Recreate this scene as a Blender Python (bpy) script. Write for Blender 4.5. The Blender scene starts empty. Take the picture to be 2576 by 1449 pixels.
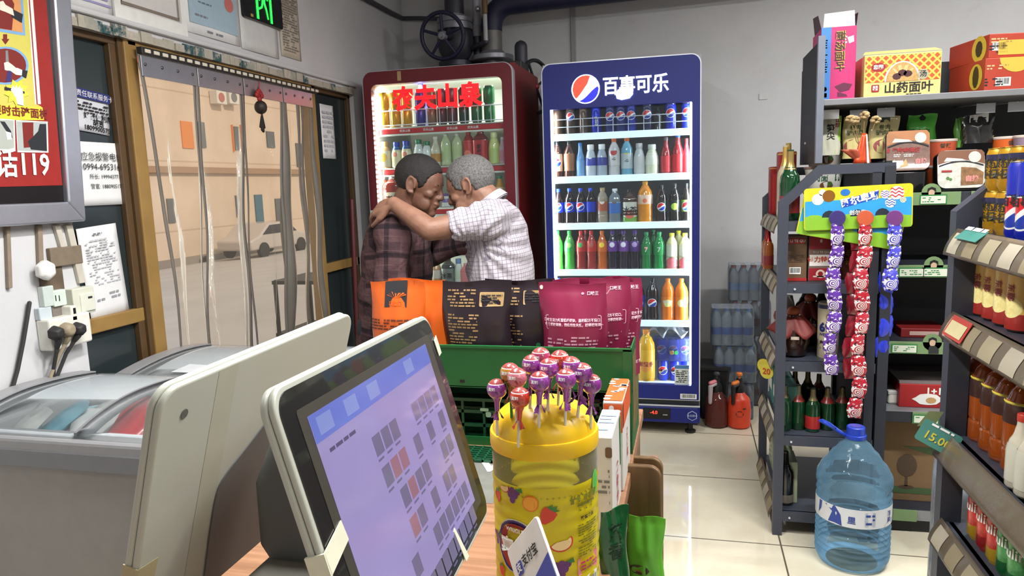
import bpy, math, random
from math import sin, cos, pi, radians, sqrt, atan2
from mathutils import Vector, Matrix
import numpy as np
S = bpy.context.scene
col = S.collection
# ------------------------------------------------------------------ camera
W_, H_, F_ = 2576, 1449, 1800.0
CAM_H = 1.38
YAW, PITCH, ROLL = 0.24462469, 0.14367051, -0.03358736
RM = Matrix.Rotation(YAW, 3, 'Z') @ Matrix.Rotation(pi/2 - PITCH, 3, 'X') @ Matrix.Rotation(ROLL, 3, 'Z')
cd = bpy.data.cameras.new('camera'); cam = bpy.data.objects.new('camera', cd); col.objects.link(cam)
cam.location = (0, 0, CAM_H); cam.rotation_euler = RM.to_euler()
cd.sensor_fit = 'HORIZONTAL'; cd.sensor_width = 36.0; cd.lens = 36.0*F_/W_; cd.clip_start = 0.02; cd.clip_end = 200
S.camera = cam
# ------------------------------------------------------------------ world and lights
w = bpy.data.worlds.new('sky'); S.world = w; w.use_nodes = True
bg = w.node_tree.nodes['Background']; bg.inputs[0].default_value = (0.75, 0.72, 0.70, 1); bg.inputs[1].default_value = 0.75
def light(name, typ, loc, rot, energy, color=(1, 1, 1), size=(0.1, 0.1)):
    l = bpy.data.lights.new(name, typ); l.energy = energy; l.color = color
    if typ == 'AREA': l.shape = 'RECTANGLE'; l.size, l.size_y = size
    if typ == 'SUN': l.angle = 0.05
    o = bpy.data.objects.new(name, l); o.location = loc; o.rotation_euler = rot; col.objects.link(o)
    return o
light('evening_sun', 'SUN', (6, 10, 10), (radians(58), 0, radians(75)), 1.35, (1.0, 0.92, 0.84))
TUBES = [((0.9, 1.5, 2.86), 64, 0.0), ((-0.55, 1.35, 2.42), 42, 1.5708), ((1.6, -0.9, 2.86), 22, 0.0), ((1.9, 3.0, 2.86), 46, 0.0)]
for (p, e, r) in TUBES:
    light('tube_light', 'AREA', (p[0], p[1], p[2] - 0.05), (0, 0, r), e, (1.0, 0.99, 0.97), (1.15, 0.10))
S.view_settings.view_transform = 'Standard'; S.view_settings.look = 'None'
S.view_settings.gamma = 1.0; S.view_settings.exposure = 0.35; S.view_settings.use_curve_mapping = False
cy = S.cycles
cy.max_bounces = 7; cy.diffuse_bounces = 3; cy.glossy_bounces = 3; cy.transmission_bounces = 6; cy.transparent_max_bounces = 20
cy.caustics_reflective = False; cy.caustics_refractive = False; cy.sample_clamp_indirect = 4.0; cy.use_denoising = True
# ------------------------------------------------------------------ helpers
def ray(x, y): return RM @ Vector(((x - W_/2)/F_, -(y - H_/2)/F_, -1.0))
def at(x, y, X=None, Y=None, Z=None):
    d = ray(x, y)
    t = X/d.x if X is not None else Y/d.y if Y is not None else (Z - CAM_H)/d.z
    return Vector((0, 0, CAM_H)) + d*t
def lin(c):
    c = c/255.0
    return c/12.92 if c <= 0.04045 else ((c + 0.055)/1.055)**2.4
def L3(c): return (lin(c[0]), lin(c[1]), lin(c[2]), 1.0)
class NT:
    def __init__(s, name):
        s.m = bpy.data.materials.new(name); s.m.use_nodes = True; s.t = s.m.node_tree
        s.t.nodes.clear(); s.out = s.n('ShaderNodeOutputMaterial')
    def n(s, typ, **k):
        o = s.t.nodes.new(typ)
        for a, b in k.items(): setattr(o, a, b)
        return o
    def put(s, sock, v):
        if isinstance(v, bpy.types.NodeSocket): s.t.links.new(v, sock)
        elif isinstance(v, bpy.types.Node): s.t.links.new(v.outputs[0], sock)
        elif v is not None:
            if hasattr(sock.default_value, '__len__') and not hasattr(v, '__len__'): v = (v,)*len(sock.default_value)
            sock.default_value = v
    def math(s, op, a, b=None, c=None):
        o = s.n('ShaderNodeMath', operation=op)
        for i, v in enumerate((a, b, c)):
            if v is not None: s.put(o.inputs[i], v)
        return o.outputs[0]
    def mix(s, f, a, b):
        o = s.n('ShaderNodeMix', data_type='RGBA')
        s.put(o.inputs[0], f); s.put(o.inputs[6], a); s.put(o.inputs[7], b)
        return o.outputs[2]
    def coord(s, kind='Object'): return s.n('ShaderNodeTexCoord').outputs[kind]
    def xyz(s, v):
        o = s.n('ShaderNodeSeparateXYZ'); s.put(o.inputs[0], v); return o.outputs
    def noise(s, v, scale, detail=3, rough=0.5, out=0):
        o = s.n('ShaderNodeTexNoise'); s.put(o.inputs['Vector'], v); o.inputs['Scale'].default_value = scale
        o.inputs['Detail'].default_value = detail; o.inputs['Roughness'].default_value = rough
        return o.outputs[out]
    def ramp(s, f, stops, interp='LINEAR'):
        o = s.n('ShaderNodeValToRGB'); s.put(o.inputs[0], f); r = o.color_ramp; r.interpolation = interp
        while len(r.elements) < len(stops): r.elements.new(0.5)
        for e, (p, c) in zip(r.elements, stops): e.position = p; e.color = c if len(c) == 4 else L3(c)
        return o.outputs[0]
    def bump(s, h, strength=0.3, dist=0.01):
        o = s.n('ShaderNodeBump'); s.put(o.inputs['Height'], h); o.inputs['Strength'].default_value = strength
        o.inputs['Distance'].default_value = dist; return o.outputs[0]
    def bsdf(s, base, rough=0.5, metal=0.0, normal=None, emit=None, estr=0.0, spec=0.5, coat=0.0, trans=0.0, alpha=None, sss=0.0):
        p = s.n('ShaderNodeBsdfPrincipled')
        s.put(p.inputs['Base Color'], base); s.put(p.inputs['Roughness'], rough); s.put(p.inputs['Metallic'], metal)
        s.put(p.inputs['Specular IOR Level'], spec); s.put(p.inputs['Coat Weight'], coat); s.put(p.inputs['Transmission Weight'], trans)
        if normal is not None: s.put(p.inputs['Normal'], normal)
        if emit is not None: s.put(p.inputs['Emission Color'], emit); s.put(p.inputs['Emission Strength'], estr)
        if alpha is not None: s.put(p.inputs['Alpha'], alpha)
        if sss: p.inputs['Subsurface Weight'].default_value = sss; p.inputs['Subsurface Radius'].default_value = (0.012, 0.006, 0.004)
        return p.outputs[0]
    def done(s, sh): s.t.links.new(sh, s.out.inputs[0]); return s.m
_mc = {}
def mat(c, rough=0.5, metal=0.0, emit=0.0, coat=0.0, vary=0.06, scale=30.0, bump=0.0):
    k = (tuple(c), rough, metal, emit, coat, vary, scale, bump)
    if k in _mc: return _mc[k]
    t = NT('surface_%d' % len(_mc)); b = L3(c); nrm = None; v = t.coord()
    base = b
    if vary > 0 and emit == 0:
        n = t.noise(v, scale, 3)
        lo = tuple(x*(1 - vary*2) for x in b[:3]) + (1,); hi = tuple(min(1, x*(1 + vary*1.2)) for x in b[:3]) + (1,)
        base = t.mix(n, lo, hi)
    if bump > 0: nrm = t.bump(t.noise(v, scale*3, 4), bump, 0.004)
    m = t.done(t.bsdf(base, rough, metal, nrm, b if emit else None, emit, coat=coat)); _mc[k] = m
    return m
def clear_mat(tint=(235, 240, 240), edge=0.35, rough=0.05, body=0.0, bcol=(200, 210, 215), bump=0.0, bscale=20.0, aniso=(1, 1, 1), dist=0.01):
    """clear plastic or glass as a thin sheet: see-through with a reflecting, milkier rim"""
    k = ('clear', tint, edge, rough, body, bcol, bump, bscale, aniso, dist)
    if k in _mc: return _mc[k]
    t = NT('clear_%d' % len(_mc)); nrm = None
    if bump > 0:
        mp = t.n('ShaderNodeMapping'); t.put(mp.inputs[0], t.coord()); mp.inputs['Scale'].default_value = aniso
        nrm = t.bump(t.noise(mp, bscale, 3), bump, dist)
    tr = t.n('ShaderNodeBsdfTransparent'); tr.inputs[0].default_value = L3(tint)
    gl = t.bsdf(L3(bcol), rough, 0.0, nrm)
    lw = t.n('ShaderNodeLayerWeight'); lw.inputs[0].default_value = edge
    if nrm is not None: t.put(lw.inputs['Normal'], nrm)
    f = t.math('MULTIPLY_ADD', lw.outputs[0], 1.0 - body, body)
    mx = t.n('ShaderNodeMixShader'); t.put(mx.inputs[0], f); t.put(mx.inputs[1], tr.outputs[0]); t.put(mx.inputs[2], gl)
    _mc[k] = t.done(mx.outputs[0]); return _mc[k]
class MB:
    def __init__(s): s.v = []; s.f = []
    def add(s, vs, fs, M=None):
        o = len(s.v)
        s.v += [tuple(M @ Vector(p)) for p in vs] if M is not None else [tuple(p) for p in vs]
        s.f += [tuple(i + o for i in f) for f in fs]; return s
    def box(s, c, d, M=None):
        x, y, z = c; a, b, e = d[0]/2, d[1]/2, d[2]/2
        vs = [(x+i*a, y+j*b, z+k*e) for i in (-1, 1) for j in (-1, 1) for k in (-1, 1)]
        return s.add(vs, [(0,1,3,2), (4,6,7,5), (0,4,5,1), (2,3,7,6), (0,2,6,4), (1,5,7,3)], M)
    def bb(s, a, b, M=None):
        return s.box([(p+q)/2 for p, q in zip(a, b)], [abs(q-p) for p, q in zip(a, b)], M)
    def lathe(s, prof, n=20, c=(0, 0, 0), M=None, cap=True, sq=0.0):
        vs = []; fs = []; m = len(prof)
        for (r, z) in prof:
            for i in range(n):
                a = 2*pi*i/n; k = 1.0
                if sq: k = 1.0/((abs(cos(a))**(2+sq*6) + abs(sin(a))**(2+sq*6))**(1.0/(2+sq*6)))
                vs.append((c[0] + r*k*cos(a), c[1] + r*k*sin(a), c[2] + z))
        for j in range(m-1):
            for i in range(n): fs.append((j*n+i, j*n+(i+1) % n, (j+1)*n+(i+1) % n, (j+1)*n+i))
        if cap:
            fs.append(tuple(range(n-1, -1, -1))); fs.append(tuple(range((m-1)*n, m*n)))
        return s.add(vs, fs, M)
    def ell(s, c, r, n=16, m=10, M=None):
        if not hasattr(r, '__len__'): r = (r, r, r)
        vs = [(c[0], c[1], c[2]-r[2])]; fs = []
        for j in range(1, m):
            t = pi*j/m - pi/2
            for i in range(n):
                a = 2*pi*i/n; vs.append((c[0]+r[0]*cos(t)*cos(a), c[1]+r[1]*cos(t)*sin(a), c[2]+r[2]*sin(t)))
        vs.append((c[0], c[1], c[2]+r[2])); T = len(vs)-1
        for i in range(n):
            fs.append((0, 1+(i+1) % n, 1+i)); fs.append((T, T-n+i, T-n+(i+1) % n))
            for j in range(m-2): fs.append((1+j*n+i, 1+j*n+(i+1) % n, 1+(j+1)*n+(i+1) % n, 1+(j+1)*n+i))
        return s.add(vs, fs, M)
    def tube(s, pts, rad, n=10, M=None, ends=True, flat=1.0, up=None):
        pts = [Vector(p) for p in pts]
        if not hasattr(rad, '__len__'): rad = [rad]*len(pts)
        P = []; R = []
        if ends:
            d = (pts[0]-pts[1]).normalized()
            for k in (0.99, 0.7, 0.35): P.append(pts[0]+d*rad[0]*k); R.append(rad[0]*sqrt(max(0.02, 1-k*k)))
        P += pts; R += list(rad)
        if ends:
            d = (pts[-1]-pts[-2]).normalized()
            for k in (0.35, 0.7, 0.99): P.append(pts[-1]+d*rad[-1]*k); R.append(rad[-1]*sqrt(max(0.02, 1-k*k)))
        vs = []; fs = []; nrm = Vector(up) if up is not None else None
        for i, p in enumerate(P):
            t = (P[min(i+1, len(P)-1)]-P[max(i-1, 0)]).normalized()
            if nrm is None: nrm = t.orthogonal().normalized()
            nrm = (nrm - t*nrm.dot(t)); nrm = nrm.normalized() if nrm.length > 1e-6 else t.orthogonal().normalized()
            b = t.cross(nrm)
            for k in range(n):
                a = 2*pi*k/n; vs.append(p + (nrm*cos(a)*flat + b*sin(a))*R[i])
        m = len(P)
        for j in range(m-1):
            for i in range(n): fs.append((j*n+i, j*n+(i+1) % n, (j+1)*n+(i+1) % n, (j+1)*n+i))
        fs.append(tuple(range(n-1, -1, -1))); fs.append(tuple(range((m-1)*n, m*n)))
        return s.add(vs, fs, M)
    def loft(s, rings, cap=True, M=None):
        n = len(rings[0]); vs = [p for r in rings for p in r]; fs = []
        for j in range(len(rings)-1):
            for i in range(n): fs.append((j*n+i, j*n+(i+1) % n, (j+1)*n+(i+1) % n, (j+1)*n+i))
        if cap: fs.append(tuple(range(n-1, -1, -1))); fs.append(tuple(range((len(rings)-1)*n, len(rings)*n)))
        return s.add(vs, fs, M)
    def grid(s, fn, nu, nv, M=None):
        vs = [fn(i/nu, j/nv) for j in range(nv+1) for i in range(nu+1)]
        fs = [(j*(nu+1)+i, j*(nu+1)+i+1, (j+1)*(nu+1)+i+1, (j+1)*(nu+1)+i) for j in range(nv) for i in range(nu)]
        return s.add(vs, fs, M)
    def prism(s, poly, w0, w1, fn):
        n = len(poly); vs = [fn(u, v, w0) for u, v in poly] + [fn(u, v, w1) for u, v in poly]
        fs = [tuple(range(n-1, -1, -1)), tuple(range(n, 2*n))] + [(i, (i+1) % n, n+(i+1) % n, n+i) for i in range(n)]
        return s.add(vs, fs)
    def poly(s, pts): return s.add(pts, [tuple(range(len(pts)))])
    def build(s, name, m, parent=None, smooth=40, bevel=0.0, thick=0.0, seg=2, loc=None):
        me = bpy.data.meshes.new(name); me.from_pydata(s.v, [], s.f); me.validate(); me.update()
        import bmesh
        bm = bmesh.new(); bm.from_mesh(me)
        if len(bm.faces) > 1: bmesh.ops.recalc_face_normals(bm, faces=bm.faces)
        bm.to_mesh(me); bm.free()
        if m is not None: me.materials.append(m)
        o = bpy.data.objects.new(name, me); col.objects.link(o)
        if parent is not None: o.parent = parent
        if loc is not None: o.location = loc
        if smooth:
            me.polygons.foreach_set('use_smooth', [True]*len(me.polygons)); me.set_sharp_from_angle(angle=radians(smooth))
        if thick:
            k = o.modifiers.new('thickness', 'SOLIDIFY'); k.thickness = thick; k.offset = 0
        if bevel:
            k = o.modifiers.new('bevel', 'BEVEL'); k.width = bevel; k.segments = seg; k.limit_method = 'ANGLE'; k.angle_limit = radians(35)
        return o
def rrect(w, h, r, n=5, cx=0.0, cy=0.0, rs=None):
    """rounded rectangle outline; rs = four corner radii (bl, br, tr, tl)"""
    rs = rs or (r,)*4; pts = []
    for (sx, sy, a0, q) in ((-1, -1, pi, rs[0]), (1, -1, 1.5*pi, rs[1]), (1, 1, 0, rs[2]), (-1, 1, .5*pi, rs[3])):
        ox, oy = cx+sx*(w/2-q), cy+sy*(h/2-q)
        if q <= 0: pts.append((ox, oy)); continue
        for i in range(n+1): a = a0+.5*pi*i/n; pts.append((ox+q*cos(a), oy+q*sin(a)))
    return pts
def circ(r, n=20, cx=0, cy=0, ry=None): return [(cx+r*cos(2*pi*i/n), cy+(ry or r)*sin(2*pi*i/n)) for i in range(n)]
def XZ(u, v, w): return (u, w, v)
def YZ(u, v, w): return (w, u, v)
def XY(u, v, w): return (u, v, w)
def tag(o, label=None, cat=None, group=None, kind=None):
    if label: o['label'] = label
    if cat: o['category'] = cat
    if group: o['group'] = group
    if kind: o['kind'] = kind
    return o
def thing(name, label, cat, loc=(0, 0, 0), rz=0.0, group=None, rot=None, mw=None):
    o = bpy.data.objects.new(name, None); o.empty_display_size = 0.03; col.objects.link(o)
    if mw is not None: o.matrix_world = mw
    else:
        o.location = loc; o.rotation_euler = rot if rot else (0, 0, rz)
    return tag(o, label, cat, group)
def struct(o): o['kind'] = 'structure'; return o
def dup(root, loc, label=None, rz=None, group=None, rot=None):
    r = root.copy(); col.objects.link(r); r.location = loc
    if rz is not None: r.rotation_euler = (0, 0, rz)
    if rot is not None: r.rotation_euler = rot
    if label: r['label'] = label
    if group: r['group'] = group
    for ch in list(root.children):
        c = ch.copy(); col.objects.link(c); c.parent = r
        for g in list(ch.children):
            d = g.copy(); col.objects.link(d); d.parent = c
    return r
# flat or wrapped print: a map sends (u, v, lift) to a point
def plane(o, u, v):
    o, u, v = Vector(o), Vector(u).normalized(), Vector(v).normalized(); n = u.cross(v)
    return lambda a, b, k=0.0006: tuple(o + u*a + v*b + n*k)
def front(x=0, y=0, z=0): return plane((x, y, z), (1, 0, 0), (0, 0, 1))
def wrap(r, cz=0.0, a0=-pi/2, c=(0, 0)):
    def f(a, b, k=0.0006):
        rr = r(cz+b) if callable(r) else r
        t = a0 + a/max(rr, 1e-4); return (c[0]+(rr+k)*cos(t), c[1]+(rr+k)*sin(t), cz+b)
    return f
def print_(shapes, fn, m, parent, name='print', lift=0.0006):
    b = MB()
    for sh in shapes: b.poly([fn(u, v, lift) for u, v in sh])
    return b.build(name, m, parent, smooth=0)
def lettering(txt, size, fn, m, parent, u=0.0, v=0.0, bold=0.0, lift=0.0009, align='CENTER', rot=0.0, sx=1.0, name='lettering', space=1.0):
    c = bpy.data.curves.new('t', 'FONT'); c.body = txt; c.size = size; c.align_x = align; c.align_y = 'CENTER'
    c.offset = bold*size; c.resolution_u = 2; c.fill_mode = 'FRONT'; c.space_line = space
    o = bpy.data.objects.new('t', c); me = bpy.data.meshes.new_from_object(o)
    bpy.data.objects.remove(o); bpy.data.curves.remove(c)
    ca, sa = cos(rot), sin(rot)
    for p in me.vertices:
        a, b = p.co.x*sx, p.co.y; p.co = fn(u + a*ca - b*sa, v + a*sa + b*ca, lift)
    me.name = name; me.materials.clear(); me.materials.append(m)
    o = bpy.data.objects.new(name, me); col.objects.link(o); o.parent = parent
    return o
def smallprint(fn, w, h, rows, m, parent, seed=0, fill=0.8, name='print', lift=0.0006, u=0, v=0, ragged=True, thick=0.5):
    """lines of print too small to read: rows of short dashes"""
    r = random.Random(seed); sh = []; dy = h/rows
    for j in range(rows):
        x = -w/2; end = w/2*(1 if not ragged else r.choice((1, 1, .9, .5)))
        while x < end:
            l = dy*r.uniform(.6, 2.2); l = min(l, end-x); y = h/2-(j+.5)*dy
            if r.random() < fill: sh.append([(u+x, v+y-dy*thick/2), (u+x+l, v+y-dy*thick/2), (u+x+l, v+y+dy*thick/2), (u+x, v+y+dy*thick/2)])
            x += l + dy*.35
    return print_(sh, fn, m, parent, name, lift)
def barcode(fn, w, h, parent, u=0, v=0, seed=1):
    print_([rrect(w, h, 0, cx=u, cy=v)], fn, mat((235, 235, 232), .6), parent, 'barcode_label', .0005)
    r = random.Random(seed); sh = []; x = -w*.42
    while x < w*.42:
        l = w*r.choice((.012, .02, .035)); sh.append([(u+x, v-h*.3), (u+x+l, v-h*.3), (u+x+l, v+h*.4), (u+x, v+h*.4)]); x += l+w*r.choice((.015, .03))
    print_(sh, fn, mat((20, 20, 20), .7), parent, 'barcode', .0009)
ORD = ['first', 'second', 'third', 'fourth', 'fifth', 'sixth', 'seventh', 'eighth', 'ninth', 'tenth', 'eleventh', 'twelfth', 'thirteenth']
WHITE = mat((232, 232, 228), .5); BLACK = mat((18, 18, 20), .5); INK = mat((35, 35, 40), .8)
# ------------------------------------------------------------------ the room
XL, YB, XR, YR, ZC = -1.89, 4.75, 3.5, -2.2, 3.0
def plaster():
    t = NT('plaster'); v = t.coord()
    b = t.ramp(t.noise(v, 1.6, 5, .6), [(.3, (192, 192, 194)), (.7, (206, 206, 208))])
    s = t.ramp(t.noise(v, 9, 4, .6), [(.62, (0, 0, 0)), (.8, (255, 255, 255))])
    b = t.mix(t.math('MULTIPLY', s, .25), b, L3((140, 130, 118)))
    return t.done(t.bsdf(b, .85, normal=t.bump(t.noise(v, 60, 4), .15, .004)))
PLASTER = plaster()
def floor_mat():
    t = NT('floor_tile'); v = t.coord(); br = t.n('ShaderNodeTexBrick'); mp = t.n('ShaderNodeMapping'); t.put(mp.inputs[0], v)
    mp.inputs['Location'].default_value = (.26, .31, 0); t.put(br.inputs['Vector'], mp)
    br.offset = 0.0; br.inputs['Scale'].default_value = 1.0; br.inputs['Brick Width'].default_value = .6; br.inputs['Row Height'].default_value = .6
    br.inputs['Mortar Size'].default_value = .0035; br.inputs['Mortar Smooth'].default_value = .2
    n = t.noise(v, 5, 5, .6); c = t.ramp(n, [(.3, (206, 196, 172)), (.7, (220, 212, 190))])
    c = t.mix(br.outputs['Fac'], c, L3((96, 86, 72)))
    d = t.ramp(t.noise(v, 22, 4, .7), [(.60, (0, 0, 0)), (.72, (90, 90, 90))])
    c = t.mix(d, c, L3((140, 126, 106)))
    return t.done(t.bsdf(c, t.ramp(n, [(.3, (40, 40, 40)), (.7, (75, 75, 75))]), spec=.6))
struct(MB().bb((XL, YR, -.1), (XR, YB, 0)).build('floor', floor_mat(), smooth=0))
struct(MB().bb((XL-.2, YR, ZC), (XR, YB+.2, ZC+.1)).build('ceiling', PLASTER, smooth=0))
struct(MB().bb((XL-.2, YB, -.1), (XR, YB+.2, ZC)).build('wall_back', PLASTER, smooth=0))
struct(MB().bb((XR, YR, -.1), (XR+.2, YB+.2, ZC)).build('wall_right', PLASTER, smooth=0))
struct(MB().bb((XL-.2, YR-.2, -.1), (XR+.2, YR, ZC)).build('wall_front', PLASTER, smooth=0))
wl = MB().bb((XL-.2, YR, -.3), (XL, 1.87, ZC)).bb((XL-.2, 1.87, 1.925), (XL, 3.93, ZC)).bb((XL-.2, 3.93, -.3), (XL, YB, ZC))
struct(wl.build('wall_left', PLASTER, smooth=0))
for k, (p, e, r) in enumerate(TUBES):
    tl = thing('ceiling_light', 'white fluorescent tube lamp on the ceiling, %s' % ['over the aisle', 'near the doorway', 'behind the counter', 'by the black wall shelf'][k], 'lamp', p, r, group='tube lamps on the ceiling')
    MB().bb((-.62, -.07, 0), (.62, .07, .06)).bb((-.4, -.01, .06), (-.39, .01, ZC-p[2])).bb((.39, -.01, .06), (.4, .01, ZC-p[2])).build('housing', mat((226, 226, 226), .5), tl, smooth=0, bevel=.01)
    MB().tube([(-.58, 0, -.02), (.58, 0, -.02)], .014, 10).build('tube', mat((255, 252, 245), .5, emit=3.0), tl)
# ragged mosaic edge under the lintel
def mosaic():
    t = NT('mosaic'); v = t.coord(); x = t.xyz(v)
    cb = t.n('ShaderNodeCombineXYZ'); t.put(cb.inputs[0], t.math('MULTIPLY', x[1], 17)); 
    wn = t.n('ShaderNodeTexWhiteNoise', noise_dimensions='1D'); t.put(wn.inputs['W'], t.math('FLOOR', t.math('MULTIPLY', x[1], 17)))
    c = t.ramp(wn.outputs['Value'], [(0, (176, 170, 156)), (.35, (150, 150, 140)), (.5, (40, 78, 84)), (.72, (186, 178, 164)), (.88, (66, 96, 98))], 'CONSTANT')
    c = t.mix(t.ramp(t.noise(v, 40, 4, .7), [(.45, (0, 0, 0)), (.6, (255, 255, 255))]), c, L3((168, 160, 146)))
    return t.done(t.bsdf(c, .7, normal=t.bump(t.noise(v, 45, 4), .5, .01)))
rnd = random.Random(4); b = MB(); y = 1.9
while y < 3.93:
    l = rnd.uniform(.03, .07); h = rnd.uniform(.026, .042); b.bb((XL-.01, y, 1.922), (XL+rnd.uniform(.004, .012), min(3.93, y+l-.002), 1.922+h)); y += l
struct(b.build('trim_1', mosaic(), smooth=0))
struct(MB().bb((XL, 1.9, 1.965), (XL+.02, 3.95, 1.985)).build('trim_2', PLASTER, smooth=0, bevel=.008))
GOLD = mat((150, 118, 66), .45, vary=.12, scale=12); GOLDD = mat((84, 62, 36), .5, vary=.1)
DARKG = mat((44, 52, 54), .22, coat=.3, vary=.1, scale=4)
XF = -1.92
d = struct(MB().bb((XF-.05, 2.183, -.2), (XF+.02, 2.242, 1.925)).bb((XF-.05, 3.46, -.2), (XF+.02, 3.50, 1.925)).bb((XF-.05, 2.2, 1.905), (XF+.02, 3.5, 1.925)).build('door_1', GOLD, smooth=0, bevel=.004))
MB().bb((XF-.04, 2.162, -.2), (XF+.012, 2.183, 1.925)).bb((XF-.04, 3.50, -.2), (XF+.01, 3.515, 1.925)).build('door_seal', GOLDD, d, smooth=0)
for nm, y0, y1 in (('window_1', 1.87, 2.162), ('window_2', 3.515, 3.93)):
    wn = struct(MB().bb((XF-.03, y0, -.2), (XF-.02, y1, 1.925)).build(nm, DARKG, smooth=0))
    gl = GOLD if nm == 'window_1' else GOLDD
    MB().bb((XF-.02, y0, .935), (XF+.005, y1, .985)).build('window_rail', GOLD, wn, smooth=0, bevel=.004)
    MB().bb((XF-.02, y0, 1.90), (XF+.005, y1, 1.925)).bb((XF-.02, y0 if nm == 'window_1' else y1-.03, -.2), (XF+.005, y0+.012 if nm == 'window_1' else y1, 1.925)).bb((XF-.02, y1-.03 if nm == 'window_1' else y0, -.2), (XF+.003, y1 if nm == 'window_1' else y0+.012, 1.925)).build('window_frame', GOLDD, wn, smooth=0, bevel=.003)
# ------------------------------------------------------------------ outside
def facade():
    t = NT('facade'); v = t.coord(); x = t.xyz(v)
    c = t.ramp(t.noise(v, .5, 5, .6), [(.35, (212, 190, 166)), (.65, (224, 202, 178))])
    m = t.math('LESS_THAN', t.math('ABSOLUTE', t.math('SUBTRACT', t.math('FRACT', t.math('MULTIPLY', x[2], .36)), .5)), .012)
    return t.done(t.bsdf(t.mix(t.math('MULTIPLY', m, .3), c, L3((140, 100, 70))), .9))
XO = -20.0; ZG = -1.42
struct(MB().prism([(XL-.19, -.2), (XO-2, ZG-.13), (XO-2, ZG-.5), (XL-.19, -.5)], -12, 80, lambda u, v, w: (u, w, v)).build('ground', mat((190, 186, 182), .9, vary=.10, scale=.8), smooth=0))
YO = 18.0
bd = thing('apartment_building', 'peach coloured building across the road seen through the clear strip curtain', 'building', (XO, YO, ZG))
MB().bb((-8, -14, -.5), (0, 50, 12)).build('wall', facade(), bd, smooth=0)
def opx(x, y, k=0.0): p = at(x, y, X=XO+k); return (p.x-XO, p.y-YO, p.z-ZG)
def obox(x0, y0, x1, y1, d, nm, m, lift=0.0):
    a, c = opx(x0, y0), opx(x1, y1); return MB().bb((lift, a[1], a[2]), (lift+d, c[1], c[2])).build(nm, m, bd, smooth=0)
a0 = opx(600, 200)
MB().bb((0, -6, a0[2]-.25), (.3, 45, a0[2]+.4)).build('red_fascia', mat((196, 96, 84), .8), bd, smooth=0)
MB().bb((0, -12, 3.7), (.2, 45, 3.95)).build('ledge', mat((170, 136, 106), .8), bd, smooth=0)
ORG = mat((232, 138, 64), .7); WIN = mat((92, 96, 98), .3); TEAL = mat((70, 110, 126), .6)
obox(452, 304, 487, 374, .05, 'orange_banner', ORG)
for (x0, y0, x1, y1, m) in ((493, 306, 517, 372, WIN), (586, 318, 602, 378, WIN), (668, 330, 690, 372, WIN), (590, 492, 612, 545, WIN), (690, 500, 712, 560, WIN), (742, 360, 760, 420, WIN), (417, 500, 440, 560, WIN)):
    obox(x0, y0, x1, y1, .06, 'window', m)
    a, c = opx(x0, y0), opx(x1, y1)
for (x0, x1) in ((580, 587), (602, 608)): obox(x0, 314, x1, 382, .1, 'shutter', ORG)
obox(638, 490, 664, 578, .06, 'door', TEAL)
MB().bb((0, -6, 0), (.5, 45, .3)).build('plinth', mat((150, 140, 130), .9), bd, smooth=0)
for k, (x0, x1) in enumerate(((524, 552), (556, 584))):
    a, c = opx(x0, 228), opx(x1, 265)
    ac = thing('air_conditioner_unit', 'white outdoor air conditioner unit with %s fan on peach facade across road' % ('reddish' if k == 0 else 'grey'), 'air conditioner', (XO, YO+a[1], c[2]+ZG), group='air conditioners on the facade')
    ww, hh = c[1]-a[1], abs(a[2]-c[2])
    MB().bb((.02, 0, 0), (.4, ww, hh)).build('casing', mat((226, 220, 208), .5), ac, smooth=0, bevel=.02)
    MB().lathe([(hh*.36, 0), (hh*.36, .02), (hh*.08, .03)], 20, M=Matrix.Translation((.4, ww*.45, hh*.5)) @ Matrix.Rotation(pi/2, 4, 'Y')).build('fan_grille', mat((190, 110, 96) if k == 0 else (120, 120, 118), .6), ac)
def car(loc, rz, c, label):
    t = thing('parked_car', label, 'car', loc, rz)
    prof = [(-2.1, .35), (-2.15, .75), (-1.5, .92), (-.9, 1.38), (.6, 1.40), (1.25, .95), (2.0, .82), (2.15, .5), (2.1, .32)]
    MB().prism(prof, -.82, .82, lambda u, v, w: (u, w, v)).build('car_body', mat(c, .3, coat=.5), t, bevel=.08, seg=3)
    MB().prism([(-1.35, .95), (-.85, 1.31), (.55, 1.33), (1.1, .96)], -.835, .835, lambda u, v, w: (u, w, v)).build('car_window', mat((40, 45, 50), .15), t)
    for sx in (-1.35, 1.35):
        for sy in (-.8, .8): MB().lathe([(.2, -.09), (.32, -.08), (.32, .08), (.2, .09)], 20, M=Matrix.Translation((sx, sy, .32)) @ Matrix.Rotation(pi/2, 4, 'X')).build('wheel', mat((30, 30, 32), .8), t)
def gz(x): return -.2 + (x-(XL-.19))*(ZG-.13+.2)/(XO-2-XL+.19)
p = at(668, 598, X=-17.5); car((-17.5, p.y, gz(-17.5)), radians(88), (196, 186, 178), 'pale grey car parked along the road outside by the peach building')
p = at(745, 810, X=-3.4)
t = thing('metal_rack', 'black metal stand on the pavement outside behind the folded curtain strip', 'stand', (-3.4, p.y, gz(-3.4)))
for dx in (0, .4):
    for dy in (-.28, .28): MB().tube([(dx, dy, 0), (dx, dy, .92)], .018, 8).build('leg', BLACK, t)
MB().bb((-.02, -.3, .45), (.42, .3, .48)).bb((-.02, -.3, .90), (.42, .3, .93)).build('shelf', BLACK, t, smooth=0)
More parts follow.
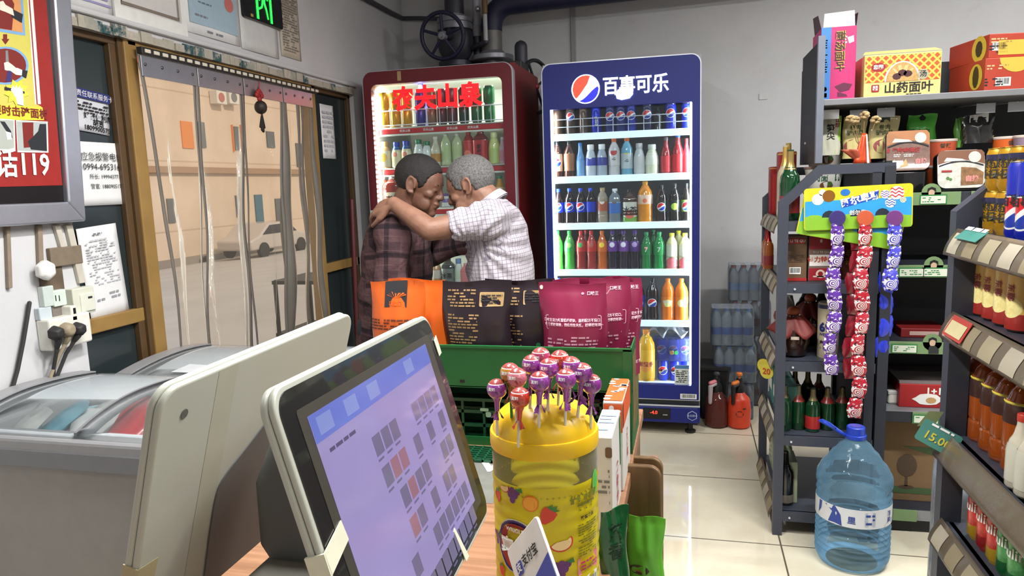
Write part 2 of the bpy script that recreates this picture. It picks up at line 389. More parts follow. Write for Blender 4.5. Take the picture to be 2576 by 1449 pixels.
# ------------------------------------------------------------------ strip curtain
STEEL = mat((176, 178, 186), .32, .85, vary=.05)
rail = thing('curtain_rail', 'dark metal rail with pale hooks across the top of the doorway', 'rail', (-1.872, 2.22, 1.888))
MB().bb((-.012, 0, -.012), (.012, 1.24, .014)).build('bar', mat((46, 44, 44), .5, .3), rail, smooth=0, bevel=.004)
for i in range(28):
    y = .012 + i*1.22/27.5; MB().bb((.011, y, -.006), (.017, y+.027, .007)).build('hook', mat((214, 206, 188), .4), rail, smooth=0, bevel=.002)
SHEET = clear_mat((248, 242, 232), .09, .045, .09, (226, 216, 200), .30, 5.0, (1, 2.0, .5), .03)
EDGE = mat((112, 106, 98), .45, vary=.12, scale=9)
ED = [((346, 150), (405, 500), (452, 860)), ((490, 178), (505, 500), (520, 860)), ((607, 203), (622, 500), (643, 860)), ((708, 226), (713, 480), (724, 840)), ((783, 240), (800, 480), (826, 830))]
def ey(e, z):
    ps = [at(x, y, X=-1.872) for x, y in e]; ys = [p.y for p in ps]; zs = [p.z for p in ps]
    return float(np.interp(-z, [-q for q in zs], ys)) if z > zs[-1] else ys[-1]+(ys[-1]-ys[1])*.15*(zs[-1]-z)
sl = ['leftmost clear plastic door strip, nearest the dark side window', 'clear plastic door strip second from the dark side window', 'clear plastic door strip with the red knot charm hanging before it', 'narrow folded clear strip at the far side of the doorway']
for i in range(4):
    e0, e1 = ED[i], ED[i+1]; fold = 3 if i == 3 else 1; ph = i*1.7
    st = thing('curtain_strip', sl[i], 'curtain', (-1.872, 0, 0), group='clear plastic curtain strips in the doorway')
    def sf(a, bq, lift=0.0):
        z = 1.875 - bq*1.83; y = ey(e0, z)*(1-a)+ey(e1, z)*a; amp = min(1, bq*3)
        x = amp*(.012*sin(a*2*pi*(1.5 if fold == 1 else 3.2)+ph) + .008*sin(a*14+bq*5+ph)*bq + .006*sin(bq*17+ph+a*4)) * (1.0 if fold == 1 else 1.6)
        return (x+lift, y, z)
    MB().grid(sf, 40, 50).build('sheet', SHEET, st, smooth=180)
    for a0, a1 in (((0.0, .055), (.945, 1.0)) if i < 3 else ((0, .12), (.42, .55), (.62, .66), (.93, 1.0))):
        MB().grid(lambda a, bq: sf(a0+(a1-a0)*a, bq, .0015), 2, 50).build('edge_band', EDGE, st, smooth=180, thick=.002)
    y0, y1 = ey(e0, 1.85), ey(e1, 1.85)
    pl = MB().bb((.004, y0+.006, 1.80), (.008, y1-.004, 1.872)).build('top_plate', STEEL, st, smooth=0, bevel=.004)
    for k in range(4):
        MB().ell((.009, y0+.025+(y1-y0-.05)*k/3, 1.842), (.004, .006, .006), 10, 6).build('rivet', mat((90, 88, 88), .4, .7), pl)
kn = at(652, 205, X=-1.85); t = thing('knot_charm', 'red and black knotted charm hanging on a cord in the doorway', 'charm', (-1.85, kn.y, kn.z))
k1, k2, k3 = at(652, 240, X=-1.85), at(656, 270, X=-1.85), at(661, 325, X=-1.85)
RED = mat((150, 30, 30), .6)
MB().tube([(0, 0, 0), (0, k1.y-kn.y, k1.z-kn.z), (0, k2.y-kn.y, k2.z-kn.z), (0, k3.y-kn.y, k3.z-kn.z)], .0025, 6).build('cord', RED, t)
b = MB()
for (dy, dz) in ((0, .018), (.018, 0), (-.018, 0), (0, -.016), (.01, .01), (-.01, .01)): b.ell((0, k1.y-kn.y+dy, k1.z-kn.z+dz), (.009, .013, .013), 10, 8)
b.build('knot', RED, t)
MB().ell((0, k2.y-kn.y, k2.z-kn.z), (.028, .028, .03), 16, 10).build('bead', mat((40, 30, 26), .5, bump=.5, scale=60), t)
b = MB()
for k in range(7): b.tube([(0, k2.y-kn.y+.004, k2.z-kn.z-.03), (.004*sin(k), k3.y-kn.y+(k-3)*.005, k3.z-kn.z+.01*cos(k*2))], [.004, .006], 6)
b.build('tassel', mat((34, 26, 24), .8), t)
# ------------------------------------------------------------------ papers on the left wall
PAPER = mat((226, 226, 226), .7, vary=.03); RULE = mat((120, 120, 126), .8); SEAL = mat((196, 110, 104), .8); PALE = mat((186, 188, 196), .8)
def sheet(nm, label, x, y0, y1, z0, z1, m, rot=0.0, cat='paper', group=None):
    t = thing(nm, label, cat, (x, (y0+y1)/2, (z0+z1)/2), group=group, rot=(rot, 0, 0)); ww, hh = y1-y0, z1-z0
    def f(a, b): return (.004*sin(pi*a)*sin(3*b+1)+.002, (a-.5)*ww, (b-.5)*hh)
    MB().grid(f, 8, 8).build('paper', m, t, smooth=180, thick=.0006)
    return t, plane((.0075, 0, 0), (0, 1, 0), (0, 0, 1)), ww, hh
XW = XL+.001
def yz(x, y, X=XL): p = at(x, y, X=X); return p.y, p.z
a, c = yz(285, 62), yz(465, 80)
t, f, ww, hh = sheet('certificate', 'white framed certificate on the wall above the dark side window', XW, a[0], c[0], c[1]-.03, 2.5, mat((214, 210, 208), .6))
fr = MB()
for (u0, v0, u1, v1) in ((-.5, -.5, .5, -.40), (-.5, .4, .5, .5), (-.5, -.4, -.42, .4), (.42, -.4, .5, .4)): fr.bb((.004, u0*ww, v0*hh), (.012, u1*ww, v1*hh))
fr.build('frame', WHITE, t, smooth=0)
print_([[(-.4*ww, -.385*hh), (.4*ww, -.385*hh), (.4*ww, -.365*hh), (-.4*ww, -.365*hh)], [(.385*ww, -.37*hh), (.4*ww, -.37*hh), (.4*ww, .4*hh), (.385*ww, .4*hh)], [(-.4*ww, -.37*hh), (-.385*ww, -.37*hh), (-.385*ww, .4*hh), (-.4*ww, .4*hh)]], f, mat((130, 118, 108), .7), t, 'border')
print_([circ(.028, 18, .27*ww, -.2*hh)], f, SEAL, t, 'seal'); smallprint(f, ww*.2, .02, 2, RULE, t, 3, u=.2*ww, v=-.2*hh)
a, c = yz(178, 25), yz(283, 42)
t, f, ww, hh = sheet('certificate', 'white paper notice on the wall left of the framed certificate', XW, a[0]-.05, c[0], c[1]-.005, 2.45, PAPER)
print_([[(-.45*ww, -.44*hh), (.45*ww, -.44*hh), (.45*ww, -.425*hh), (-.45*ww, -.425*hh)], [(-.2*ww, -.4*hh), (.4*ww, -.4*hh), (.4*ww, -.34*hh), (-.2*ww, -.34*hh)]], f, mat((150, 146, 190), .7), t, 'border')
a, c = yz(468, 85), yz(605, 130)
t, f, ww, hh = sheet('licence', 'pale blue business licence in a white sleeve beside the green exit sign', XW, a[0], c[0], c[1]+.02, 2.5, PAPER)
MB().bb((.006, -.44*ww, -.42*hh), (.0075, .44*ww, .47*hh)).build('licence_sheet', mat((160, 182, 196), .6), t, smooth=0)
f2 = plane((.008, 0, 0), (0, 1, 0), (0, 0, 1))
smallprint(f2, ww*.32, hh*.36, 10, mat((88, 110, 122), .8), t, 5, u=-.2*ww, v=-.08*hh, thick=.3); smallprint(f2, ww*.36, hh*.3, 8, mat((88, 110, 122), .8), t, 6, u=.2*ww, v=.02*hh, thick=.3)
print_([circ(.03, 18, .3*ww, -.18*hh)], f2, SEAL, t, 'seal'); smallprint(f, ww*.3, .016, 1, RULE, t, 7, u=0, v=-.46*hh); smallprint(f2, ww*.3, .016, 1, RULE, t, 9, u=-.2*ww, v=-.35*hh)
a, c = yz(605, 100), yz(702, 160)
sheet('plastic_sleeve', 'blank white sheet on the wall below the green exit sign', XW, a[0], c[0], c[1]+.02, 2.3, mat((206, 206, 204), .5))
a, c = yz(707, 140), yz(758, 165)
t, f, ww, hh = sheet('notice', 'tall narrow beige notice on the wall right of the exit sign', XW, a[0], c[0], c[1]+.02, 2.36, mat((190, 180, 164), .7))
smallprint(f, ww*.8, hh*.85, 24, mat((130, 122, 112), .8), t, 8)
# exit sign
e0, e1 = yz(602, 0), yz(702, 72); YE, ZE = (e0[0]+e1[0])/2, 2.235
t = thing('exit_sign', 'black emergency exit sign with lit green running man above the door', 'sign', (XL+.002, YE, ZE)); ww, hh = e1[0]-e0[0], .19
MB().prism(rrect(ww, hh, .012), 0, .02, YZ).build('sign_box', mat((26, 28, 30), .3), t)
GREEN = mat((30, 230, 60), .5, emit=2.6); f = plane((.021, 0, 0), (0, 1, 0), (0, 0, 1)); q = ww/.3
fm = lambda a, b, k=.001: f(a*q, b*q, k)
door = [[(-.062, -.085), (-.045, -.085), (-.045, .085), (-.062, .085)], [(.045, -.085), (.062, -.085), (.062, .085), (.045, .085)], [(-.06, .07), (.06, .07), (.06, .085), (-.06, .085)]]
man = [circ(.012, 12, .012, .052), [(-.012, .036), (.018, .036), (.010, -.008), (-.014, -.004)], [(.014, .034), (.036, .012), (.030, .006), (.008, .022)], [(-.010, .036), (-.034, .020), (-.038, -.004), (-.030, -.004), (-.026, .014), (-.006, .022)], [(.010, -.002), (.024, -.034), (.032, -.072), (.022, -.074), (.012, -.038), (-.006, -.004)], [(-.014, .0), (.0, .0), (-.014, -.032), (-.040, -.044), (-.044, -.036), (-.022, -.026)]]
print_(door, fm, GREEN, t, 'doorway_symbol'); print_(man, fm, GREEN, t, 'running_man'); print_([rrect(.02, .012, 0, cx=-.1, cy=-.08)], fm, mat((176, 150, 90), .5), t, 'sticker')
# papers on the dark side window
XP = XF-.018
a, c = yz(193, 240, XP), yz(278, 338, XP)
t, f, ww, hh = sheet('service_card', 'blue topped contact card with handwriting on the dark side window', XP, a[0]-.02, c[0], c[1], a[1]+.02, mat((200, 202, 208), .4), rot=-.09)
print_([[(-.5*ww, .28*hh), (.5*ww, .28*hh), (.5*ww, .5*hh), (-.5*ww, .5*hh)]], f, mat((36, 46, 110), .5), t, 'header'); lettering('责任联系服务卡', .022, f, WHITE, t, .01, .38*hh, lift=.0012)
smallprint(f, ww*.9, hh*.24, 3, INK, t, 2, v=.1*hh)
for k, tx in enumerate(('好翻便利店', '胡吉', '18099005752')): lettering(tx, .024 if k < 2 else .022, f, BLACK, t, .02, (-.12-.14*k)*hh, .02)
a, c = yz(205, 365, XP), yz(325, 513, XP)
t, f, ww, hh = sheet('phone_notice', 'white notice with large printed alarm telephone numbers on the dark window', XP+.002, a[0]-.06, c[0], c[1], a[1]+.012, PAPER)
for k, (tx, s) in enumerate((('应急报警电话', .03), ('0994-6953169', .03), ('所长: 19994377163', .019), ('警官: 18809051737', .019))): lettering(tx, s, f, INK, t, .42*ww-.03*(k > 1)*0, (.26-.155*k)*hh, align='RIGHT')
a, c = yz(193, 572, XP), yz(318, 787, XP)
t, f, ww, hh = sheet('form_sheet', 'curling white form with faint table print taped below the phone notice', XP+.003, a[0]-.0, c[0]+.0, c[1], a[1]+.0, PAPER, rot=.06)
smallprint(f, ww*.75, hh*.5, 18, mat((190, 190, 196), .8), t, 11, v=.12*hh, fill=.6); smallprint(f, ww*.3, .012, 1, RULE, t, 12, v=.42*hh); smallprint(f, ww*.6, .03, 2, mat((150, 150, 156), .8), t, 13, v=-.26*hh)
a, c = yz(803, 265, XP), yz(845, 400, XP)
t, f, ww, hh = sheet('list_sheet', 'narrow white list on the dark window beside the red fridge', XP, a[0], c[0], c[1], a[1]+.01, PAPER)
smallprint(f, ww*.8, hh*.8, 9, PALE, t, 14)
# ------------------------------------------------------------------ fire safety poster in its aluminium frame
XPo = -1.845
br, bl, tr = at(218, 556, X=XPo), at(0, 571, X=XPo), at(180, 0, X=XPo)
vv = Vector((0, tr.y-br.y, tr.z-br.z)).normalized(); uu = Vector((0, br.y-bl.y, br.z-bl.z)).normalized()
t = thing('safety_poster', 'red and yellow fire drill poster in an aluminium frame on the wall', 'poster', br)
def PP(x, y, k=.0):
    p = at(x, y, X=XPo+k) - br; return (p.x, p.y, p.z)
def fr(u, v, w): q = uu*u + vv*v; return (w, q.y, q.z)
ALU = mat((196, 200, 212), .32, .8, vary=.04); WF = .062
MB().prism([(-.9, -.0), (0, 0), (-WF, WF), (-.9, WF)], -.04, .0, fr).build('frame_rail', ALU, t, smooth=0, bevel=.006, seg=3)
MB().prism([(0, 0), (0, 1.2), (-WF, 1.2), (-WF, WF)], -.04, .0, fr).build('frame_stile', ALU, t, smooth=0, bevel=.006, seg=3)
MB().prism([(-.9, WF), (-WF, WF), (-WF, 1.2), (-.9, 1.2)], -.035, -.018, fr).build('backing', mat((22, 18, 20), .3), t, smooth=0)
K0 = -.016
def pq(pts, m, nm, k): return MB().poly([PP(x, y, K0+k) for x, y in pts]).build(nm, m, t, smooth=0)
pq([(-190, 475), (157, 466), (113, -40), (-190, -40)], mat((150, 34, 30), .5, vary=.08), 'red_sheet', 0)
pq([(-190, 300), (110, 302), (104, 268), (92, 262), (66, -40), (-190, -40)], mat((206, 196, 92), .5), 'yellow_panel', .0006)
pq([(95, 262), (103, 262), (80, -40), (72, -40)], WHITE, 'stripe', .0008); pq([(88, 262), (92, 262), (69, -40), (66, -40)], WHITE, 'stripe', .0009)
pq([(-190, 302), (111, 302), (107, 270), (-190, 252)], mat((236, 216, 60), .5), 'caption_band', .001)
fx = plane(Vector(PP(50, 283, K0+.002)), uu, vv)
lettering('必要时击碎面板', .030, fx, mat((120, 36, 30), .6), t, -.012, 0, .02)
BLU = mat((120, 168, 214), .5); SKIN_P = mat((236, 222, 206), .6); DK = mat((30, 34, 40), .6); MAR = mat((120, 30, 24), .6)
pq([(-60, 70), (64, 90), (55, -40), (-60, -40)], BLU, 'picture_border', .0012); pq([(-60, 62), (58, 82), (48, -40), (-60, -40)], mat((216, 150, 90), .6), 'picture', .0016)
pq([(-60, 62), (30, 76), (36, 10), (10, -40), (-60, -40)], MAR, 'picture_red', .002)
pq([(0, 25), (14, 30), (36, 40), (32, 22), (14, 12), (8, 2), (0, 4)], SKIN_P, 'hand', .0024); pq([(30, 22), (58, 36), (55, 58), (28, 42)], DK, 'sleeve', .0024)
pq([(8, 86), (18, 86), (18, 98), (24, 98), (14, 112), (4, 98), (8, 98)], MAR, 'arrow', .0014)
pq([(14+58*cos(a*.2618), 165+48*sin(a*.2618)) for a in range(24)], BLU, 'oval_border', .0013); pq([(13+53*cos(a*.2618), 165+43*sin(a*.2618)) for a in range(24)], MAR, 'oval_picture', .0017)
pq([(14, 127), (20, 127), (24, 178), (15, 178)], mat((130, 130, 136), .4), 'tool', .002)
pq([(10, 158), (20, 155), (30, 162), (42, 172), (40, 188), (26, 178), (12, 176)], SKIN_P, 'hand', .0024); pq([(42, 170), (56, 176), (55, 190), (40, 188)], WHITE, 'cuff', .0026); pq([(55, 176), (70, 178), (66, 197), (53, 190)], DK, 'sleeve', .0024)
pq([(20, 178), (30, 180), (28, 204), (14, 206)], mat((50, 44, 110), .6), 'bag', .0021)
st = []
for k in range(18): r = 1 if k % 2 == 0 else .68; st.append((42+32*r*cos(k*pi/9+.2), 232+34*r*sin(k*pi/9+.2)))
pq(st, mat((236, 224, 70), .5), 'burst', .0028); pq([(12, 218), (62, 230), (62, 236), (12, 226)], DK, 'bar', .003)
pq([(27, 226), (33, 214), (38, 222), (41, 213), (45, 222), (50, 214), (52, 224), (57, 220), (58, 240), (60, 266), (44, 262), (40, 246)], WHITE, 'fist', .0034)
for (x0, y0, x1, y1, c1) in ((-20, 300, 36, 376, (170, 176, 168)), (42, 305, 119, 381, (170, 178, 176))):
    pq([(x0-2, y0-3), (x1+1, y0+1), (x1+3, y1+3), (x0+2, y1+2)], WHITE, 'photo_border', .0013); pq([(x0, y0), (x1-2, y0+3), (x1, y1), (x0+3, y1-2)], mat(c1, .6), 'photo', .0017)
pq([(56, 308), (84, 308), (84, 370), (60, 372)], MAR, 'photo_door', .002); pq([(82, 345), (96, 330), (100, 312), (116, 312), (118, 380), (78, 376), (70, 356)], DK, 'photo_person', .0022); pq([(0, 305), (16, 330), (32, 348), (28, 330), (12, 306)], DK, 'photo_arm', .0022); pq([(14, 330), (28, 334), (30, 350), (18, 352)], WHITE, 'photo_bag', .0024)
lettering('电话119', .086, plane(Vector(PP(125, 417, K0+.002)), uu, vv), WHITE, t, 0, 0, .022, align='RIGHT', sx=.82)
# ------------------------------------------------------------------ sockets, trunking and cables on the pier
DUST = mat((196, 190, 176), .6, vary=.12, scale=25); DUSTY = mat((142, 128, 110), .8, vary=.15, scale=18); CREAM = mat((206, 208, 192), .5, vary=.05)
def wbox(x0, y0, x1, y1, d, nm, m, par=None, bevel=.003, x=XL, org=None):
    a, c = at(x0, y0, X=x), at(x1, y1, X=x); o = org or Vector((0, 0, 0))
    return MB().bb((x-o.x, a.y-o.y, a.z-o.z), (x+d-o.x, c.y-o.y, c.z-o.z)).build(nm, m, par, smooth=0, bevel=bevel)
def trunk(label, pts, wd, m, grp='cable trunking strips below the poster'):
    ps = [at(x, y, X=XL) for x, y in pts]; t0 = thing('trunking', label, 'trunking', (XL, ps[0].y, ps[0].z), group=grp); b = MB()
    for p, q in zip(ps, ps[1:]): b.prism([(p.y-wd/2, p.z), (p.y+wd/2, p.z), (q.y+wd/2, q.z), (q.y-wd/2, q.z)], .001, .014, lambda u, v, w: (w, u-ps[0].y, v-ps[0].z))
    b.build('channel', m, t0, smooth=0, bevel=.002); return t0
trunk('narrow dusty trunking strip at the left edge of the white pier', [(12, 566), (18, 725)], .012, DUSTY)
trunk('brown stained trunking strip above the white plug box', [(92, 566), (96, 668)], .016, DUSTY)
trunk('slanted dusty trunking strip above the torn tape', [(136, 566), (152, 622)], .02, DUST)
trunk('slanted trunking strip running down to the light switch', [(166, 566), (200, 712)], .024, DUST)
a = at(118, 690, X=XL); t = thing('junction_box', 'dusty open junction box with hanging plug above the sockets', 'junction box', (XL, a.y, a.z))
wbox(92, 722, 126, 768, .022, 'box', mat((196, 206, 200), .5, vary=.1), t, org=Vector((XL, a.y, a.z))); wbox(117, 732, 154, 766, .024, 'socket', mat((206, 220, 208), .5), t, org=Vector((XL, a.y, a.z)))
wbox(114, 625, 200, 662, .016, 'tape', mat((124, 110, 92), .7, vary=.2), t, org=Vector((XL, a.y, a.z))); wbox(92, 664, 160, 728, .006, 'grime', mat((104, 88, 72), .9, vary=.3, scale=14), t, org=Vector((XL, a.y, a.z)))
wbox(122, 743, 126, 757, .0246, 'slot', BLACK, t, 0, org=Vector((XL, a.y, a.z))); wbox(131, 743, 135, 757, .0246, 'slot', BLACK, t, 0, org=Vector((XL, a.y, a.z)))
b = MB(); pc = at(105, 680, X=XL+.02); b.lathe([(.012, 0), (.03, .01), (.032, .03), (.02, .04)], 6, M=Matrix.Translation((.012, pc.y-a.y, pc.z-a.z)) @ Matrix.Rotation(pi/2, 4, 'Y')); b.build('hanging_plug', mat((226, 226, 222), .5), t, bevel=.004)
a = at(190, 745, X=XL); t = thing('light_switch', 'cream rocker light switch box beside the taped white form', 'switch', (XL, a.y, a.z)); o = Vector((XL, a.y, a.z))
wbox(160, 728, 222, 783, .032, 'back_box', CREAM, t, org=o); wbox(178, 741, 219, 778, .037, 'rocker', mat((214, 216, 202), .4), t, org=o); wbox(197, 746, 208, 749, .0378, 'mark', INK, t, 0, org=o)
a = at(100, 785, X=XL); t = thing('wall_socket', 'grey wall socket half hidden behind the white plug adaptor', 'socket', (XL, a.y, a.z)); wbox(84, 776, 120, 800, .02, 'plate', mat((190, 200, 206), .5), t, org=Vector((XL, a.y, a.z))); wbox(120, 766, 150, 800, .015, 'side', mat((120, 112, 104), .7), t, org=Vector((XL, a.y, a.z)))
a = at(150, 825, X=XL); t = thing('plug_adaptor', 'white three-way plug adaptor with three plugs on the pier', 'adaptor', (XL, a.y, a.z)); o = Vector((XL, a.y, a.z))
wbox(88, 805, 202, 856, .05, 'body', mat((226, 224, 214), .4), t, .006, org=o); wbox(144, 770, 164, 806, .05, 'hanging_tab', mat((226, 224, 214), .4), t, .004, org=o); wbox(150, 775, 158, 788, .0508, 'hole', BLACK, t, 0, org=o)
for x in (121, 148, 174): wbox(x, 806, x+13, 818, .0515, 'switch_button', mat((236, 234, 226), .3), t, .001, org=o)
CAB = {'black': mat((40, 38, 38), .6), 'tan': mat((150, 136, 112), .6)}
for nm, (x, y), cc, pts, lb in (('leftmost', (132, 838), 'black', [(144, 874), (148, 930), (152, 1003)], 'black plug with cable, left socket of the white adaptor'),
                                ('middle', (160, 830), 'tan', [(166, 862), (160, 900), (142, 945), (138, 1000)], 'tan plug with cable, middle socket of the white adaptor'),
                                ('right', (188, 828), 'black', [(188, 856), (180, 890), (160, 940), (146, 1003)], 'black plug with cable, right socket of the white adaptor')):
    p = at(x, y, X=XL+.055); q = thing('plug', lb, 'plug', p, group='plugs in the adaptor')
    MB().lathe([(.021, 0), (.024, .008), (.02, .026), (.012, .034)], 10 if cc == 'tan' else 6, M=Matrix.Rotation(pi/2, 4, 'Y')).build('plug_head', CAB[cc], q, bevel=.003)
    cp = [at(*z, X=XL+.06) - p for z in pts]; MB().tube([(.014, 0, 0), (.014, cp[0].y*.6, cp[0].z*.6), cp[0]], [.012, .010, .007], 8).build('collar', CAB[cc], q)
    MB().tube([cp[0]]+[Vector((c_.x-.02, c_.y, c_.z)) for c_ in cp[1:]], .0055, 8).build('cable', CAB[cc], q)
p = at(74, 762, X=XL+.01); q = thing('power_cable', 'long black cable hanging from the junction box to the floor freezer', 'cable', p)
MB().tube([at(x, y, X=XL+.012)-p for x, y in ((74, 762), (68, 800), (58, 860), (44, 930), (30, 980), (20, 1008))], .006, 8).build('cable', CAB['black'], q)
# ------------------------------------------------------------------ drinks
def logo_mat(base, zc, r, rough=.35, emit=0.0):
    """round red, white and blue wave emblem printed on a coloured label"""
    k = ('logo', base, zc, r, emit)
    if k in _mc: return _mc[k]
    t = NT('emblem_label'); x = t.xyz(t.coord()); px, pz = x[0], t.math('SUBTRACT', x[2], zc)
    d = t.math('SQRT', t.math('ADD', t.math('MULTIPLY', px, px), t.math('MULTIPLY', pz, pz)))
    fr_ = t.math('LESS_THAN', x[1], 0.0); ring = t.math('MULTIPLY', t.math('LESS_THAN', d, r*1.12), fr_); ins = t.math('MULTIPLY', t.math('LESS_THAN', d, r), fr_)
    wv = t.math('ADD', t.math('MULTIPLY', t.math('SINE', t.math('MULTIPLY', px, 2.2/r)), r*.16), t.math('MULTIPLY', px, .35))
    up = t.math('GREATER_THAN', pz, t.math('ADD', wv, r*.16)); dn = t.math('LESS_THAN', pz, t.math('SUBTRACT', wv, r*.26))
    c = t.mix(up, L3((240, 240, 240)), L3((214, 34, 40))); c = t.mix(dn, c, L3((24, 60, 170)))
    out = t.mix(ring, L3(base), L3((240, 240, 240))); out = t.mix(ins, out, c)
    _mc[k] = t.done(t.bsdf(out, rough, coat=.3, emit=out if emit else None, estr=emit)); return _mc[k]
def fruit_mat(base, spot, zc, r, low=None):
    k = ('fruit', base, spot, zc, r, low)
    if k in _mc: return _mc[k]
    t = NT('fruit_label'); x = t.xyz(t.coord()); pz = t.math('SUBTRACT', x[2], zc)
    d = t.math('SQRT', t.math('ADD', t.math('MULTIPLY', x[0], x[0]), t.math('MULTIPLY', pz, pz)))
    f = t.math('MULTIPLY', t.math('LESS_THAN', d, r), t.math('LESS_THAN', x[1], 0.0))
    b = L3(base)
    if low is not None: b = t.mix(t.math('LESS_THAN', x[2], zc-r*.6), b, L3(low))
    c = t.mix(f, b, t.mix(t.noise(t.coord(), 160, 2), L3(spot), L3(tuple(min(255, int(q*1.3)+25) for q in spot))))
    _mc[k] = t.done(t.bsdf(c, .35, coat=.3)); return _mc[k]
PROF = {  # radius fraction, height fraction
 'soda': [(.80, 0), (.98, .03), (1, .08), (.94, .2), (.9, .34), (1, .48), (1, .62), (.93, .70), (.62, .82), (.38, .89), (.36, .93)],
 'straight': [(.9, 0), (1, .03), (1, .22), (.95, .25), (1, .28), (1, .66), (.96, .72), (.7, .82), (.42, .89), (.40, .93)],
 'square': [(.92, 0), (1, .03), (1, .30), (.96, .32), (1, .35), (1, .70), (.9, .77), (.55, .86), (.42, .89), (.40, .93)],
 'milk': [(.85, 0), (1, .04), (1, .45), (.92, .62), (.72, .76), (.56, .82), (.55, .86)],
 'wine': [(.93, 0), (1, .02), (1, .52), (.95, .6), (.6, .7), (.36, .78), (.33, .97)],
 'slim': [(.9, 0), (1, .03), (1, .5), (.9, .6), (.55, .75), (.42, .86), (.40, .93)],
 'big': [(.86, 0), (1, .03), (.97, .15), (1, .2), (.97, .38), (1, .44), (1, .66), (.88, .76), (.5, .88), (.34, .915), (.33, .945)],
 'energy': [(.8, 0), (1, .03), (1, .5), (.92, .66), (.72, .80), (.6, .86), (.55, .90)]}
def prof(kind, r, h): return [(a*r, b*h) for a, b in PROF[kind]]
def smooth_prof(p, n=3):
    out = []
    for (r0, z0), (r1, z1) in zip(p, p[1:]):
        for i in range(n): f = i/n; out.append((r0+(r1-r0)*(f*f*(3-2*f)), z0+(z1-z0)*f))
    return out+[p[-1]]
def radius_at(p, z):
    return float(np.interp(z, [q[1] for q in p], [q[0] for q in p]))
PROTO = {}
def bottle(loc, label, kind='soda', h=.21, r=.031, liq=(40, 20, 15), cap=(30, 60, 190), lab=None, zone=(.34, .62), caph=.07, clear=False, group=None, text=None, tcol=WHITE, tsize=.02, cat='bottle', nm='drink_bottle', lab_mat=None, trot=0.0, rz=0.0, neck=None, caplab=None):
    key = (kind, round(h, 3), round(r, 3), liq, cap, lab, zone, clear, text, nm, id(lab_mat), neck)
    if key in PROTO: return dup(PROTO[key], loc, label, rz=rz, group=group)
    t = thing(nm, label, cat, loc, rz, group); p = smooth_prof(prof(kind, r, h)); n = 18
    m = clear_mat(liq, .4, .06, .12, tuple(min(255, q+10) for q in liq)) if clear else mat(liq, .12, coat=.6, vary=.08, scale=40)
    MB().lathe(p, n, sq=.5 if kind == 'square' else 0).build('bottle_body', m, t)
    zc = p[-1][1]; rc = p[-1][0]*1.12
    if cap is not None: MB().lathe([(rc*.98, zc-.004), (rc, zc), (rc, zc+(h-zc)*.85), (rc*.9, h)], 16).build('cap', mat(cap, .35, vary=.03), t)
    if neck is not None:
        z0, z1 = .70*h, .95*h; MB().lathe([(radius_at(p, z0+(z1-z0)*i/5)+.0007, z0+(z1-z0)*i/5) for i in range(6)], n).build('foil', mat(neck, .3, .6), t)
    if lab is not None or lab_mat is not None:
        z0, z1 = zone[0]*h, zone[1]*h
        MB().lathe([(radius_at(p, z0+(z1-z0)*i/5)+.0006, z0+(z1-z0)*i/5) for i in range(6)], n, cap=False, sq=.5 if kind == 'square' else 0).build('label', lab_mat or mat(lab, .35, coat=.3), t, smooth=180)
        if text:
            rr = lambda z: radius_at(p, z)*(1.0 if kind != 'square' else 1.0)+.0012
            fn = wrap(rr, (z0+z1)/2) if kind != 'square' else plane((0, -r-.0022, (z0+z1)/2), (1, 0, 0), (0, 0, 1))
            lettering(text, tsize, fn, tcol, t, 0, 0, .015, rot=trot)
    PROTO[key] = t; return t
def can(loc, label, c=(200, 150, 40), h=.12, r=.026, group=None, lid=(190, 190, 195), lab_mat=None, text=None, tcol=WHITE, tsize=.016, trot=0.0, rz=0.0, top=None, nm='drink_can'):
    key = ('can', c, round(h, 3), r, id(lab_mat), text, top, rz)
    if key in PROTO: return dup(PROTO[key], loc, label, rz=rz, group=group)
    t = thing(nm, label, 'can', loc, rz, group)
    MB().lathe([(r*.78, 0), (r*.82, .004), (r, .012), (r, h-.013), (r*.88, h-.003)], 20).build('can_body', lab_mat or mat(c, .25, .35, vary=.05), t)
    l = MB().lathe([(r*.86, h-.004), (r*.9, h-.001), (r*.88, h), (r*.82, h-.003), (r*.3, h-.0035)], 20).build('can_lid', mat(lid, .25, .9, vary=.03), t)
    MB().box((0, -r*.25, h-.002), (r*.5, r*.7, .0012)).build('pull_tab', mat((170, 170, 176), .3, .9), l, smooth=0, bevel=.0004)
    if top is not None: MB().lathe([(r+.0004, h-.028), (r+.0004, h-.014)], 20, cap=False).build('band', mat(top, .35), t)
    if text: lettering(text, tsize, wrap(r+.0006, h*.5), tcol, t, 0, 0, .02, rot=trot)
    PROTO[key] = t; return t
def led(name, a, b, parent, strength, c=(255, 255, 255), energy=0.0, rot=None, size=None):
    MB().bb(a, b).build(name, mat(c, .5, emit=strength), parent, smooth=0)
# ------------------------------------------------------------------ blue fridge
BX0, BX1, BY, BZ0, BZ1 = -.757, .06, 3.82, .068, 2.0
BLUE = mat((4, 24, 112), .55, vary=.03); SILV = mat((206, 210, 216), .35, .3, vary=.03); DKIN = mat((112, 114, 118), .5)
fb = thing('drinks_fridge', 'tall blue glass-door drinks fridge with lit round emblem and white lettering', 'fridge', (BX0, BY, 0)); BW = BX1-BX0
WX0, WX1, WZ0, WZ1 = .042, BW-.045, .283, 1.764    # window in local x, z
cb = MB(); cb.bb((0, .045, BZ0), (.035, .72, BZ1)).bb((BW-.035, .045, BZ0), (BW, .72, BZ1)).bb((.035, .69, BZ0), (BW-.035, .72, BZ1)).bb((.035, .045, 1.83), (BW-.035, .69, BZ1)).bb((.035, .045, BZ0), (BW-.035, .69, .27))
cb.build('cabinet', mat((150, 152, 156), .4), fb, smooth=0)
